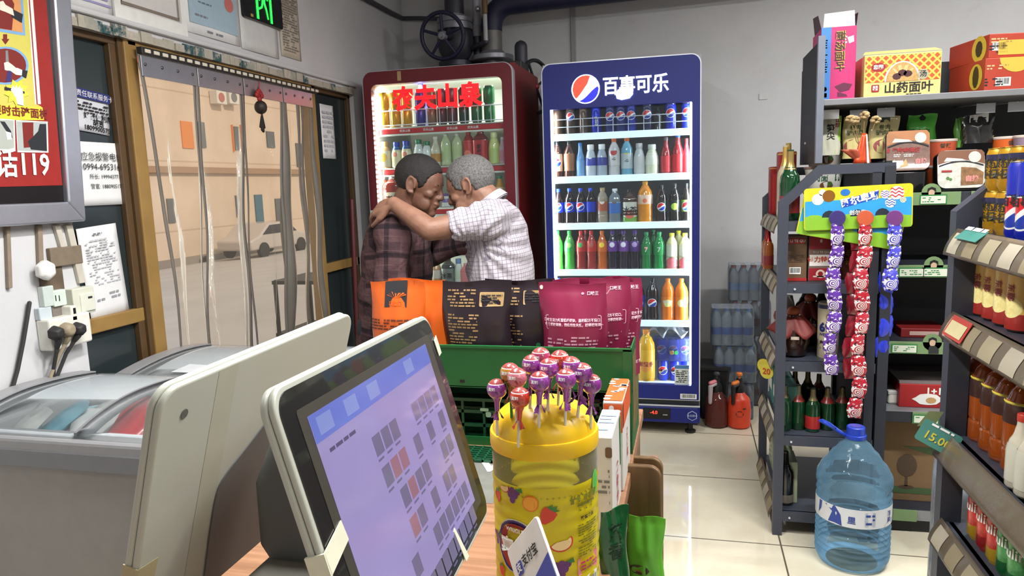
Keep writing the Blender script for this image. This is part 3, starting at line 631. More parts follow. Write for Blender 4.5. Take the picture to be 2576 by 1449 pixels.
MB().bb((.036, .67, .27), (BW-.036, .689, 1.83)).build('liner', DKIN, fb, smooth=0)
def framed(x0, x1, z0, z1, wx0, wx1, wz0, wz1, d0, d1, rt, rb=0.004):
    b = MB(); out = rrect(x1-x0, z1-z0, 0, 8, (x0+x1)/2, (z0+z1)/2, (rb, rb, rt, rt))
    inn = rrect(wx1-wx0, wz1-wz0, 0, 8, (wx0+wx1)/2, (wz0+wz1)/2, (.002, .002, .002, .002) if rt < .1 else (.03,)*4)
    return b, out, inn
def door_frame(out, inn, y0, y1):
    b = MB(); n = len(out); vs = [(u, y, v) for y in (y0, y1) for u, v in out]+[(u, y, v) for y in (y0, y1) for u, v in inn]; fs = []
    for i in range(n):
        j = (i+1) % n; fs += [(i, j, n+j, n+i), (2*n+i, 3*n+i, 3*n+j, 2*n+j), (i, 2*n+i, 2*n+j, j), (n+i, n+j, 3*n+j, 3*n+i)]
    return b.add(vs, fs)
out = rrect(BW-.012, BZ1-.212, 0, 8, BW/2, (BZ1+.2)/2-.0, (.004, .004, .045, .045)); inn = rrect(WX1-WX0, WZ1-WZ0, .004, 8, (WX0+WX1)/2, (WZ0+WZ1)/2)
dr = door_frame(out, inn, 0, .04).build('door', BLUE, fb, smooth=0)
o2 = rrect(BW, BZ1-.2, 0, 8, BW/2, (BZ1+.2)/2, (.004, .004, .05, .05))
door_frame(o2, out, .004, .04).build('door_trim', SILV, dr, smooth=0)
GLASS = clear_mat((240, 246, 248), .12, .02, .02, (220, 225, 230))
MB().bb((WX0-.002, .018, WZ0-.002), (WX1+.002, .022, WZ1+.002)).build('door_glass', GLASS, dr, smooth=0)
MB().bb((.0, .01, BZ0), (BW, .045, .165)).build('base_panel', BLUE, fb, smooth=0, bevel=.012)
MB().bb((.005, .03, .165), (BW-.005, .045, .2)).build('vent_gap', mat((60, 64, 70), .4, .5), fb, smooth=0); MB().bb((0, .008, .163), (BW, .02, .169)).build('base_trim', SILV, fb, smooth=0)
MB().bb((BW-.30, .006, .090), (BW-.155, .012, .150)).build('display', mat((16, 16, 18), .2), fb, smooth=0, bevel=.002)
f = front(BW-.225, .006, .12); lettering('-4.0', .026, f, mat((255, 50, 30), .5, emit=3), fb, -.018, .006, .01); print_([[(.03, -.008), (.055, -.008), (.055, -.002), (.03, -.002)]], f, mat((150, 150, 150), .5), fb)
hx = [(.028*cos(pi/6+k*pi/3), .028*sin(pi/6+k*pi/3)) for k in range(6)]
print_([hx], front(BW-.04, .009, .115), mat((176, 190, 216), .5), fb, 'service_mark'); print_([[(a*.86, b*.86) for a, b in hx]], front(BW-.04, .008, .115), BLUE, fb, 'service_mark_inner'); lettering('售后服务', .014, front(BW-.04, .0075, .115), mat((176, 190, 216), .5), fb)
barcode(front(BW-.06, -.0005, .225), .085, .028, fb, seed=3)
for x in (.06, BW-.05):
    for y in (.08, .64): MB().lathe([(.028, 0), (.03, .012), (.014, .02), (.014, BZ0)], 12, c=(x, y, 0)).build('foot', BLACK, fb)
# shelves: bright white price strips along their front edges
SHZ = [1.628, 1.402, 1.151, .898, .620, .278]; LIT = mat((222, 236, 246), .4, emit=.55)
WIRE = mat((226, 230, 234), .4, .2)
for i, z in enumerate(SHZ):
    s = MB().bb((.045, .055, z-.006), (BW-.045, .66, z)).build('shelf', mat((188, 192, 196), .45), fb, smooth=0)
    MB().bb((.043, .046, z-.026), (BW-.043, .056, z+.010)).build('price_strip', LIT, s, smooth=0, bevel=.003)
wr = MB()
for k in range(10): wr.tube([(.05+k*(BW-.10)/9, .05, SHZ[0]), (.05+k*(BW-.10)/9, .05, SHZ[0]+.085)], .002, 6)
for zz in (.045, .085): wr.tube([(.05, .05, SHZ[0]+zz), (BW-.05, .05, SHZ[0]+zz)], .0025, 6)
wr.build('wire_guard', WIRE, fb)
for x in (WX0+.004, WX1-.004): led('led_strip', (x-.006, .030, WZ0), (x+.006, .042, WZ1), fb, 14.0, (236, 244, 255))
led('led_strip', (WX0, .030, WZ1+.004), (WX1, .042, WZ1+.014), fb, 3.0, (236, 244, 255))
for sx in (.05, BW-.05):
    light('fridge_strip_light', 'AREA', (BX0+sx, BY+.052, 1.02), (radians(90), 0, radians(-38 if sx < .4 else 38)), 5.5, (.9, .95, 1.0), (.02, 1.45))
# header emblem and lettering, lit from behind
LW = mat((255, 255, 255), .4, emit=3.0); LR = mat((250, 60, 36), .4, emit=1.0); LB = mat((10, 20, 225), .4, emit=.85)
ef = front(BX0*0+.234, -.001, 1.858); R = .074
print_([circ(R, 40)], lambda a, b, k=.0006: ef(a, b, k), LW, fb, 'emblem_ring', .001)
def seg(f, upper, n=24):
    top = []; edge = []
    for i in range(n+1):
        x = -R*.93 + 2*R*.93*i/n; e = sqrt(max(0, (R*.93)**2-x*x)); top.append((x, max(-e, min(e, f(x))))); edge.append((x, e if upper else -e))
    return top+edge[::-1]
red = seg(lambda x: .030*sin((x+.01)*30)+.45*x+.004+max(0, x-.01)*1.6, True); blu = seg(lambda x: .016*sin((x-.02)*34)+.40*x-.030, False)
print_([red], ef, LR, fb, 'emblem_red', .0022); print_([blu], ef, LB, fb, 'emblem_blue', .0022)
lf = front(.49, -.001, 1.858); lettering('百事可乐', .098, lf, LW, fb, 0, 0, .018, lift=.002, sx=.86)
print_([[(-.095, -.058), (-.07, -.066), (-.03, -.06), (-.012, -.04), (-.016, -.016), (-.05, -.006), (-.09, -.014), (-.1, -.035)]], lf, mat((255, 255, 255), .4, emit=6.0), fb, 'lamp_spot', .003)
GB = 'bottles and cans in the blue fridge'
def bx(px, z=1.0, Y=3.91): 
    p = at(px, 500, Y=Y)  # column of the bottle; height comes from its shelf
    q = at(px + (1706-px)*0.0, 500, Y=Y); return p.x
def col_x(px, py, Y=3.91): return at(px, py, Y=Y).x
SHN = ['top', 'second', 'third', 'fourth', 'fifth', 'bottom']
def row(si, ybase, items, Y=3.912):
    z = SHZ[si]
    cnt = 0
    for it in items:
        px, py, fn, kw, desc = it; x = col_x(px, (py+ybase)/2, Y); h = max(.05, at(px, py, Y=Y).z - at(px, ybase, Y=Y).z)
        cnt += 1; fn((x, Y, z+.0005), '%s, %s from left, %s shelf of blue fridge' % (desc, ORD[cnt-1], SHN[si]), h=h, group=GB, **kw)
PEP = (18, 54, 190)
cola = dict(kind='soda', r=.029, liq=(30, 14, 12), cap=(24, 60, 200), lab_mat=logo_mat((20, 50, 190), .098, .020), zone=(.34, .62))
row(0, 330, [(1403, 262, can, dict(c=(90, 66, 50), r=.027), 'brown coffee can'), (1436, 262, can, dict(lab_mat=logo_mat((70, 48, 38), .1, .02), r=.027), 'brown can with round emblem'), (1468, 262, can, dict(c=(104, 82, 66), r=.026), 'tan coffee can'),
  (1500, 262, can, dict(c=(30, 50, 190), r=.027, text='pepsi', tsize=.022, trot=pi/2), 'bright blue tall can'), (1535, 262, can, dict(lab_mat=logo_mat((18, 34, 110), .09, .021), r=.028), 'dark blue can with emblem'), (1562, 262, can, dict(lab_mat=logo_mat((18, 34, 110), .09, .021), r=.028), 'dark blue can'),
  (1588, 262, can, dict(lab_mat=logo_mat((24, 44, 160), .09, .021), r=.027), 'blue can'), (1628, 262, can, dict(lab_mat=logo_mat((16, 26, 70), .09, .021), r=.028), 'navy can with emblem'), (1655, 268, bottle, dict(kind='soda', r=.025, liq=(26, 20, 20), cap=(20, 20, 20)), 'small black bottle'),
  (1687, 262, can, dict(lab_mat=logo_mat((20, 40, 170), .09, .021), r=.028), 'blue can with emblem'), (1728, 262, can, dict(lab_mat=logo_mat((30, 50, 190), .09, .021), r=.026), 'blue can at the end')])
row(1, 440, [(1402, 346, bottle, dict(kind='soda', r=.030, liq=(60, 30, 20), cap=(24, 20, 20), lab_mat=logo_mat((206, 188, 160), .085, .022), zone=(.2, .66)), 'cream labelled cola bottle with emblem'), (1432, 346, bottle, dict(kind='soda', r=.030, liq=(70, 34, 22), cap=(24, 20, 20), lab=(170, 110, 76), zone=(.2, .66)), 'brown labelled cola bottle'),
  (1460, 352, bottle, dict(kind='slim', r=.024, liq=(110, 160, 210), cap=(40, 110, 200), lab=(130, 176, 224), zone=(.05, .5), clear=False), 'small sky blue bottle'), (1486, 357, bottle, dict(kind='milk', r=.030, liq=(206, 212, 222), cap=(236, 236, 236), lab_mat=fruit_mat((60, 70, 170), (220, 226, 240), .11, .012), zone=(.36, .6)), 'white bottle with blue label'),
  (1514, 357, bottle, dict(kind='milk', r=.030, liq=(176, 186, 200), cap=(236, 236, 236), lab=(50, 60, 150), zone=(.36, .6)), 'pale grey bottle with blue label'), (1545, 344, bottle, dict(kind='straight', r=.031, liq=(206, 200, 200), cap=(236, 110, 40), lab_mat=fruit_mat((214, 208, 206), (150, 40, 40), .13, .018), zone=(.25, .68), text='-G', tcol=BLACK), 'silver sports bottle with orange cap'),
  (1577, 343, bottle, dict(kind='straight', r=.031, liq=(110, 170, 196), cap=(232, 104, 36), lab_mat=fruit_mat((190, 200, 204), (196, 160, 60), .13, .016), zone=(.2, .6), text='-G', tcol=BLACK), 'blue sports bottle with orange cap'), (1608, 358, bottle, dict(kind='milk', r=.030, liq=(206, 206, 208), cap=(190, 186, 190), lab=(214, 212, 212), zone=(.1, .6)), 'plain pale bottle'),
  (1640, 362, bottle, dict(kind='milk', r=.035, liq=(224, 226, 196), cap=(214, 220, 206), lab=(230, 232, 214), zone=(.35, .8), nm='drink_cup', cat='cup'), 'cream milk tea cup'), (1675, 345, bottle, dict(kind='slim', r=.027, liq=(150, 30, 34), cap=(110, 90, 90), lab=(206, 50, 56), zone=(.08, .5)), 'red soda bottle'), (1705, 338, bottle, dict(kind='slim', r=.030, liq=(160, 34, 40), cap=(36, 90, 180), lab=(214, 40, 44), zone=(.08, .5), caph=.1), 'red bottle with blue cap'), (1727, 350, bottle, dict(kind='slim', r=.022, liq=(170, 50, 60), cap=(150, 40, 46), lab=(210, 50, 56), zone=(.08, .5)), 'narrow red bottle')])
lime = logo_mat((34, 40, 30), .085, .020)
row(2, 558, [(1405, 468, bottle, cola, 'blue capped cola bottle'), (1433, 467, bottle, cola, 'blue capped cola bottle'), (1461, 467, bottle, cola, 'blue capped cola bottle'), (1486, 467, bottle, dict(cola, lab=(24, 56, 190), lab_mat=None), 'blue capped cola bottle with plain label'),
  (1516, 467, bottle, dict(kind='straight', r=.031, liq=(166, 148, 128), cap=(176, 150, 104), lab_mat=fruit_mat((176, 90, 60), (226, 200, 180), .12, .013), zone=(.36, .62)), 'beige milk tea bottle with gold cap'), (1547, 470, bottle, dict(kind='square', r=.032, liq=(120, 128, 136), cap=(236, 236, 240), lab_mat=fruit_mat((150, 180, 214), (90, 66, 54), .12, .013, (60, 110, 190)), zone=(.30, .62)), 'clear water bottle with portrait label'),
  (1585, 473, bottle, dict(kind='square', r=.037, liq=(70, 40, 30), cap=(40, 40, 40), lab_mat=fruit_mat((214, 210, 196), (190, 80, 60), .05, .024, (120, 170, 70)), zone=(.03, .74), text='冰茶', tcol=BLACK, tsize=.04), 'iced tea carton bottle'), (1623, 453, bottle, dict(kind='big', r=.040, liq=(226, 140, 30), cap=(236, 166, 40), lab_mat=fruit_mat((236, 196, 170), (210, 90, 60), .12, .012), zone=(.46, .68)), 'large orange bottle with pink label'),
  (1664, 463, bottle, dict(kind='soda', r=.030, liq=(34, 18, 16), cap=(30, 28, 28), lab_mat=lime, zone=(.28, .58)), 'black capped cola bottle'), (1697, 460, bottle, dict(kind='soda', r=.029, liq=(26, 20, 16), cap=(28, 28, 26), lab_mat=fruit_mat((30, 34, 26), (150, 190, 60), .085, .018), zone=(.28, .58)), 'slim black bottle with lime label'), (1727, 460, bottle, dict(kind='soda', r=.028, liq=(26, 20, 16), cap=(28, 28, 26), lab_mat=logo_mat((140, 180, 70), .085, .022), zone=(.28, .58)), 'black bottle with lime label')])
def fanta(liq, cap, base, spot, **k): return dict(kind='soda', r=.029, liq=liq, cap=cap, lab_mat=fruit_mat(base, spot, .14, .014), zone=(.48, .74), **k)
row(3, 677, [(1403, 578, bottle, fanta((90, 210, 60), (40, 170, 60), (70, 180, 60), (220, 220, 60)), 'lime green soda bottle'), (1433, 578, bottle, fanta((70, 170, 60), (40, 170, 60), (60, 160, 70), (120, 200, 80)), 'green soda bottle'), (1462, 578, bottle, fanta((150, 40, 36), (206, 36, 36), (190, 40, 36), (60, 130, 60)), 'red capped soda bottle'), (1488, 578, bottle, fanta((160, 46, 40), (206, 36, 36), (196, 44, 40), (140, 60, 50)), 'red capped soda bottle'), (1515, 578, bottle, fanta((206, 96, 30), (226, 110, 40), (216, 104, 34), (246, 170, 40)), 'orange soda bottle'),
  (1541, 578, bottle, fanta((36, 20, 40), (90, 40, 140), (110, 50, 150), (200, 180, 220)), 'purple grape soda bottle'), (1569, 578, bottle, fanta((40, 24, 44), (90, 40, 140), (120, 60, 156), (210, 200, 220)), 'purple grape soda bottle'), (1597, 578, bottle, fanta((34, 18, 38), (90, 40, 140), (80, 36, 120), (150, 120, 170)), 'purple grape soda bottle'),
  (1626, 582, bottle, dict(kind='soda', r=.030, liq=(20, 120, 56), cap=(20, 130, 70), lab_mat=fruit_mat((24, 128, 60), (190, 60, 50), .12, .009), zone=(.4, .68), text='7', tsize=.035), 'green lemon soda bottle'), (1658, 582, bottle, dict(kind='soda', r=.031, liq=(22, 140, 64), cap=(24, 150, 80), lab=(26, 146, 70), zone=(.4, .68), text='7', tsize=.035), 'green lemon soda bottle'),
  (1690, 585, bottle, dict(kind='straight', r=.030, liq=(226, 214, 150), cap=(236, 220, 50), lab_mat=fruit_mat((232, 226, 206), (226, 90, 96), .04, .03, (216, 96, 100)), zone=(.02, .7), text='Tropicana', tcol=mat((110, 120, 70), .6), tsize=.016), 'yellow capped juice bottle with pink base'), (1723, 585, bottle, dict(kind='straight', r=.031, liq=(230, 220, 160), cap=(236, 220, 50), lab_mat=fruit_mat((236, 230, 206), (226, 90, 96), .04, .03, (220, 100, 104)), zone=(.02, .7), text='Tropicana', tcol=mat((110, 120, 70), .6), tsize=.016), 'yellow capped juice bottle with pink base')])
row(3, 677, [(1475, 582, bottle, fanta((120, 30, 30), (186, 34, 34), (150, 36, 34), (120, 60, 50)), 'red capped soda bottle in the back row'), (1557, 582, bottle, fanta((36, 20, 40), (80, 36, 120), (90, 40, 120), (100, 80, 120)), 'purple soda bottle in the back row'), (1643, 582, bottle, dict(kind='soda', r=.03, liq=(16, 96, 46), cap=(18, 110, 60)), 'green soda bottle in the back row'), (1707, 585, bottle, dict(kind='straight', r=.03, liq=(216, 206, 140), cap=(226, 210, 50)), 'yellow capped bottle in the back row')], Y=4.02)
row(4, 803, [(1405, 700, bottle, dict(cola, r=.031), 'blue capped cola bottle'), (1440, 700, bottle, dict(cola, r=.031), 'blue capped cola bottle'), (1608, 700, bottle, dict(cola, r=.031), 'blue labelled cola bottle'), (1641, 696, bottle, dict(kind='soda', r=.034, liq=(28, 16, 16), cap=(24, 24, 26), lab_mat=logo_mat((24, 24, 34), .10, .022), zone=(.34, .58)), 'black capped cola bottle'),
  (1680, 697, bottle, dict(kind='big', r=.036, liq=(236, 120, 24), cap=(240, 120, 30), lab_mat=fruit_mat((240, 130, 40), (250, 220, 120), .10, .02), zone=(.34, .58), text='美年达', tsize=.018), 'large orange soda bottle'), (1714, 697, bottle, dict(kind='big', r=.036, liq=(238, 124, 26), cap=(240, 124, 34), lab_mat=fruit_mat((242, 136, 44), (250, 224, 130), .10, .02), zone=(.34, .58)), 'large orange soda bottle')])
row(5, 958, [(1626, 828, bottle, dict(kind='straight', r=.046, liq=(238, 176, 30), cap=(240, 140, 30), lab_mat=fruit_mat((238, 180, 40), (226, 120, 40), .09, .03), zone=(.08, .62), text='鲜橙多', tcol=RED, tsize=.03), 'big yellow orange juice bottle')])
# shrink-wrapped cans, carrier bag and dark bottles on the bottom shelf
zb = SHZ[5]; canm = logo_mat((16, 40, 190), .058, .022)
for k, (px, pz) in enumerate(((1668, 0), (1699, 0), (1729, 0), (1665, 1), (1694, 1), (1724, 1))):
    can((col_x(px, 930, 3.95), 3.95, zb+.001+pz*.118), 'blue cola can, %s from left, %s tier, bottom shelf of blue fridge' % (ORD[k % 3], 'upper' if pz else 'lower'), lab_mat=canm, h=.115, r=.031, group='blue cans on the fridge floor', text='百事可乐', tsize=.015, tcol=BLACK if pz == 0 else WHITE)
t = thing('plastic_wrap', 'clear blue tinted shrink wrap round the upper tier of blue cans', 'wrap', (col_x(1695, 880, 3.95), 3.95, zb+.117))
MB().prism(rrect(.215, .085, .03), 0, .125, XY).build('film', clear_mat((200, 210, 250), .3, .12, .05, (150, 160, 230), .5, 30), t)
t = thing('carrier_bag', 'crumpled clear carrier bag lying on the wrapped cans', 'bag', (col_x(1672, 850, 3.95), 3.95, zb+.245)); rb = random.Random(2)
MB().grid(lambda a, b_: ((a-.5)*.22+.02*sin(9*b_), (b_-.5)*.12, .05*abs(sin(7*a+3*b_))*(1-abs(a-.5))+.02*sin(13*a)*sin(11*b_)+.012), 18, 12).build('film', clear_mat((226, 226, 228), .35, .15, .10, (220, 220, 224), .8, 30), t, smooth=180, thick=.0006)
for k, px in enumerate((1683, 1712)):
    bottle((col_x(px, 830, 4.15), 4.15, zb+.13), 'dark bottle lying behind the cans, %s from the left' % ORD[k], kind='wine', h=.26, r=.032, liq=(26, 46, 28), cap=(150, 110, 60) if k else (30, 110, 60)).rotation_euler = (radians(82), 0, radians(10-20*k))
a = front(BW-.095, .015, .33); print_([rrect(.075, .125, .002, cx=0)], a, mat((206, 214, 206), .5), fb, 'energy_label', -.0); print_([rrect(.075, .018, .0, cx=0, cy=.052)], a, mat((70, 120, 170), .5), fb, 'energy_header', .001); smallprint(a, .06, .07, 7, INK, fb, 21, lift=.001)
# ------------------------------------------------------------------ red fridge
RX0, RX1, RY, RZ1 = -1.772, -.905, 3.80, 2.025; RW = RX1-RX0
REDF = mat((98, 16, 32), .38, coat=.15, vary=.04); REDS = mat((116, 20, 22), .5); WARM = mat((226, 228, 214), .5)
fr2 = thing('drinks_fridge', 'red glass-door drinks fridge with glowing red characters, behind the two men', 'fridge', (RX0, RY, 0))
cb = MB(); cb.bb((0, .05, .08), (.03, .66, RZ1)).bb((RW-.03, .05, .08), (RW, .66, RZ1)).bb((.03, .63, .08), (RW-.03, .66, RZ1)).bb((.03, .05, 1.975), (RW-.03, .63, RZ1)).bb((.03, .05, .08), (RW-.03, .63, .3)); cb.build('cabinet', REDS, fr2, smooth=0)
MB().bb((.031, .61, .3), (RW-.031, .629, 1.975)).bb((.031, .06, .3), (.036, .61, 1.975)).bb((RW-.036, .06, .3), (RW-.031, .61, 1.975)).bb((.036, .06, 1.965), (RW-.036, .61, 1.974)).build('liner', WARM, fr2, smooth=0)
wx0, wx1, wz0, wz1 = .052, RW-.062, .34, 1.952
out = rrect(RW-.014, RZ1-.107, 0, 8, RW/2, (RZ1+.1)/2, (.01, .01, .05, .05)); inn = rrect(wx1-wx0, wz1-wz0, 0, 8, (wx0+wx1)/2, (wz0+wz1)/2, (.03, .03, .035, .035))
dr = door_frame(out, inn, 0, .045).build('door', REDF, fr2, smooth=0)
door_frame(rrect(RW, RZ1-.1, 0, 8, RW/2, (RZ1+.1)/2, (.01, .01, .055, .055)), out, .004, .045).build('door_trim', mat((176, 176, 186), .4, .3), dr, smooth=0)
MB().bb((wx0-.002, .02, wz0-.002), (wx1+.002, .024, wz1+.002)).build('door_glass', GLASS, dr, smooth=0)
print_([rrect(.022, .05, .0)], front(.225, -.001, 1.99), mat((170, 140, 100), .5), dr, 'sticker')
MB().bb((0, .01, .0), (RW, .05, .1)).build('base_panel', REDF, fr2, smooth=0, bevel=.01)
MB().bb((RW-.21, .35, RZ1), (RW-.03, .55, RZ1+.06)).build('cover_box', mat((40, 42, 44), .5), fr2, smooth=0, bevel=.006)
MB().bb((wx0+.001, .032, wz0+.03), (wx0+.012, .046, wz1-.05)).build('led_strip', mat((255, 252, 232), .5, emit=3.0), fr2, smooth=0)
for k in range(56): z_ = wz0+.05+k*(wz1-wz0-.12)/55; MB().bb((wx0+.001, .029, z_-.006), (wx0+.012, .034, z_+.006)).build('led', mat((255, 253, 240), .5, emit=42.0), fr2, smooth=0)
light('fridge_strip_light', 'AREA', (RX0+.06, RY+.06, 1.25), (radians(90), 0, radians(-50)), 9.0, (1, .98, .9), (.03, 1.3))
light('fridge_top_light', 'AREA', (RX0+RW/2, RY+.12, 1.955), (radians(18), 0, 0), 6.0, (1, .98, .92), (.7, .05))
RS = [1.722, 1.495, 1.265, 1.03, .80]; REDL = mat((196, 30, 34), .45)
for i, z in enumerate(RS):
    s = MB().bb((.04, .065, z-.006), (RW-.04, .6, z)).build('shelf', WARM, fr2, smooth=0)
    MB().bb((.07 if i else .05, .056, z-.038), (RW-.065, .066, z-.010)).build('price_strip', REDL, s, smooth=0, bevel=.003); MB().bb((.06, .054, z-.048), (RW-.06, .068, z-.039)).build('strip_edge', WARM, s, smooth=0)
    for k in range(4 if i == 0 else 1): lettering('农夫山泉', .016, front([.22, .36, .5, .62][k] if i == 0 else .5, .0545, z-.024), WHITE, s, 0, 0, .02)
wr = MB()
for k in range(11): wr.tube([(.06+k*(RW-.13)/10, .058, RS[0]), (.06+k*(RW-.13)/10, .058, RS[0]+.09)], .0025, 6)
for zz in (.01, .09): wr.tube([(.06, .058, RS[0]+zz), (RW-.07, .058, RS[0]+zz)], .003, 6)
wr.build('wire_guard', WIRE, fr2)
lettering('农夫山泉', .133, front(-1.336-RX0, -.002, 1.857), mat((255, 24, 30), .4, emit=1.25), fr2, 0, 0, .04, lift=.002, sx=.97)
GR = 'bottles and cans in the red fridge'
def rrow(si, ybase, items, Y=3.885, note=''):
    z = RS[si]; cnt = 0
    for px, py, fn, kw, desc in items:
        x = col_x(px, (py+ybase)/2, Y); h = max(.05, at(px, py, Y=Y).z-at(px, ybase, Y=Y).z); cnt += 1
        fn((x, Y, z+.0005), '%s, %s from left, %s shelf of red fridge' % (desc, ORD[cnt-1], SHN[si]), h=h, group=GR, **kw)
gc = dict(c=(226, 166, 40), r=.030); gn = dict(c=(24, 110, 56), r=.031); dk_ = dict(c=(96, 56, 66), r=.029)
for tier in (0, 1):
    for k, (px, kw, ds) in enumerate(((967, gc, 'golden can'), (995, gc, 'golden can'), (1023, gc, 'golden can'), (1058, dict(c=(70, 60, 150), r=.03), 'violet can'), (1086, dict(c=(150, 110, 90), r=.028), 'bronze can'), (1112, dk_, 'maroon can'), (1138, dk_, 'maroon can'), (1167, dict(c=(40, 70, 54), r=.029), 'dark green can'), (1199, gn, 'green can'), (1231, gn, 'green can'))):
        can((col_x(px, 270, 3.89), 3.89, RS[0]+.0005+tier*.098), '%s, %s from left, %s tier, top shelf of red fridge' % (ds, ORD[k], 'upper' if tier else 'lower'), h=.097, group=GR, **kw)
bottle((col_x(1058, 220, 3.97), 3.97, RS[0]+.0005), 'violet bottle standing behind the cans on the top shelf of the red fridge', kind='straight', h=.245, r=.034, liq=(80, 70, 160), cap=(60, 56, 150), lab=(90, 80, 170))
YB_ = dict(kind='milk', r=.031, liq=(232, 222, 176), cap=(40, 60, 170), lab_mat=fruit_mat((238, 228, 184), (206, 110, 90), .075, .014), zone=(.05, .6), neck=(70, 110, 190))
WG = dict(kind='milk', r=.030, liq=(228, 232, 226), cap=(40, 120, 80), lab_mat=fruit_mat((228, 232, 226), (40, 120, 80), .12, .010), zone=(.1, .7), text='79', tcol=INK, tsize=.02)
CG = dict(kind='soda', r=.031, liq=(196, 206, 160), cap=(226, 230, 220), lab=(190, 206, 150), zone=(.2, .6))
rrow(1, 408, [(968, 341, bottle, dict(kind='milk', r=.036, liq=(226, 176, 110), cap=(226, 170, 100), lab_mat=fruit_mat((232, 220, 190), (226, 150, 60), .06, .025), zone=(.05, .65)), 'peach drink bottle'), (998, 343, bottle, YB_, 'blue capped yellow yoghurt bottle'), (1022, 341, bottle, YB_, 'blue capped yellow yoghurt bottle'), (1053, 339, bottle, WG, 'white bottle with green cap'), (1074, 344, bottle, WG, 'white bottle with green cap'), (1096, 333, bottle, dict(kind='slim', r=.030, liq=(214, 208, 180), cap=(220, 214, 200), lab=(200, 140, 60), zone=(.15, .42)), 'clear bottle with amber label'),
  (1122, 325, bottle, CG, 'pale green tea bottle'), (1150, 325, bottle, CG, 'pale green tea bottle'), (1179, 323, bottle, dict(kind='straight', r=.031, liq=(150, 30, 30), cap=(206, 36, 34), lab_mat=fruit_mat((196, 40, 40), (214, 90, 70), .06, .02), zone=(.1, .72)), 'red tea bottle'), (1210, 321, bottle, dict(kind='square', r=.040, liq=(110, 24, 24), cap=(200, 34, 34), lab=(186, 30, 34), zone=(.03, .7), text='酸\n梅\n汤', tcol=INK, tsize=.026), 'large red plum drink bottle'), (1243, 329, bottle, dict(kind='milk', r=.033, liq=(216, 222, 140), cap=(222, 226, 160), lab=(190, 206, 120), zone=(.05, .5)), 'yellow green drink bottle'), (1264, 341, bottle, dict(kind='slim', r=.022, liq=(226, 190, 196), cap=(230, 226, 226), lab=(226, 150, 160), zone=(.1, .5)), 'slim pink bottle')])
tea = dict(kind='square', r=.042, liq=(150, 50, 30), cap=(214, 200, 190), lab=(226, 214, 186), zone=(.06, .5), text='茶', tcol=INK, tsize=.04)
rrow(2, 512, [(965, 432, bottle, dict(kind='big', r=.036, liq=(160, 50, 30), cap=(206, 190, 180)), 'red tea bottle'), (988, 430, bottle, tea, 'large red tea bottle with cream label'), (1121, 478, bottle, dict(kind='milk', r=.026, liq=(226, 222, 214), cap=(120, 80, 150), lab=(130, 100, 160)), 'small white bottle between the two heads'), (1228, 438, bottle, dict(kind='slim', r=.028, liq=(150, 70, 60), cap=(150, 60, 50), lab=(206, 190, 176)), 'red capped bottle by the grey haired head'), (1258, 437, bottle, dict(kind='slim', r=.033, liq=(206, 150, 60), cap=(60, 140, 100), lab=(226, 200, 150)), 'orange bottle with green cap')])
rrow(3, 620, [(1115, 560, bottle, dict(kind='milk', r=.032, liq=(226, 226, 220), cap=(200, 190, 180), lab=(232, 228, 220)), 'white bottle seen between the two men'), (1150, 560, bottle, dict(kind='milk', r=.032, liq=(220, 216, 210), cap=(214, 190, 170), lab=(230, 220, 206)), 'cream bottle seen between the two men')])
rrow(4, 712, [(1097, 638, bottle, dict(kind='milk', r=.033, liq=(206, 150, 100), cap=(150, 130, 120), lab=(222, 206, 190)), 'orange drink bottle low between the men'), (1128, 636, bottle, dict(kind='square', r=.036, liq=(60, 54, 50), cap=(60, 60, 66), lab=(120, 124, 116), zone=(.03, .8), text='冰茶', tcol=BLACK, tsize=.034), 'grey iced tea bottle low between the men'), (1154, 638, bottle, dict(kind='milk', r=.027, liq=(222, 226, 214), cap=(110, 140, 190), lab=(206, 220, 190)), 'pale green bottle low between the men'), (1172, 650, bottle, dict(kind='square', r=.028, liq=(226, 120, 120), cap=(226, 150, 150), lab=(230, 130, 130), zone=(.03, .8)), 'pink carton bottle low between the men')])
print_([rrect(.05, .07, .002)], front(.03, -.001, 1.225), mat((190, 206, 190), .5), dr, 'energy_label'); print_([rrect(.05, .025, .0, cy=-.03)], front(.03, -.002, 1.225), mat((60, 140, 110), .5), dr, 'energy_band')
# ------------------------------------------------------------------ slate shelf by the aisle (end frame towards us)
SLATE = mat((58, 62, 74), .45, vary=.05); SLATED = mat((40, 43, 52), .5, vary=.05); PEG = mat((28, 30, 34), .6, vary=.08)
AX, AY, BY2, CX = .318, 2.785, 3.37, .660
def frame_arm(y, x0, x1, zt, xs, z1, w=.034, d=.034):
    """upright with a slanted shoulder and a level top arm, as one bent bar"""
    pts = [(x0, 0), (x0, zt), (xs, z1), (x1, z1)]; b = MB()
    out_ = [(x0, 0), (x0, zt), (xs, z1), (x1, z1)]; inn_ = [(x0+w, 0), (x0+w, zt-w*.35), (xs+w*.35, z1-w), (x1, z1-w)]
    for i in range(3): b.prism([out_[i], out_[i+1], inn_[i+1], inn_[i]], y-d/2, y+d/2, XZ)
    return b
g1 = thing('shop_shelf', 'slate grey metal aisle shelf with green bottles and liquor, end towards the water jug', 'shelf', (0, 0, 0))
for y in (AY, BY2):
    frame_arm(y, AX, CX+.04, 1.285, .452, 1.412).build('end_frame', SLATE, g1, smooth=0)
    MB().bb((CX-.034, y-.017, 0), (CX-.004, y+.017, 1.38)).bb((CX+.005, y-.02, 0), (CX+.04, y+.02, 1.40)).build('post', SLATED, g1, smooth=0)
G1Z = [1.213, .985, .69, .40, .095]
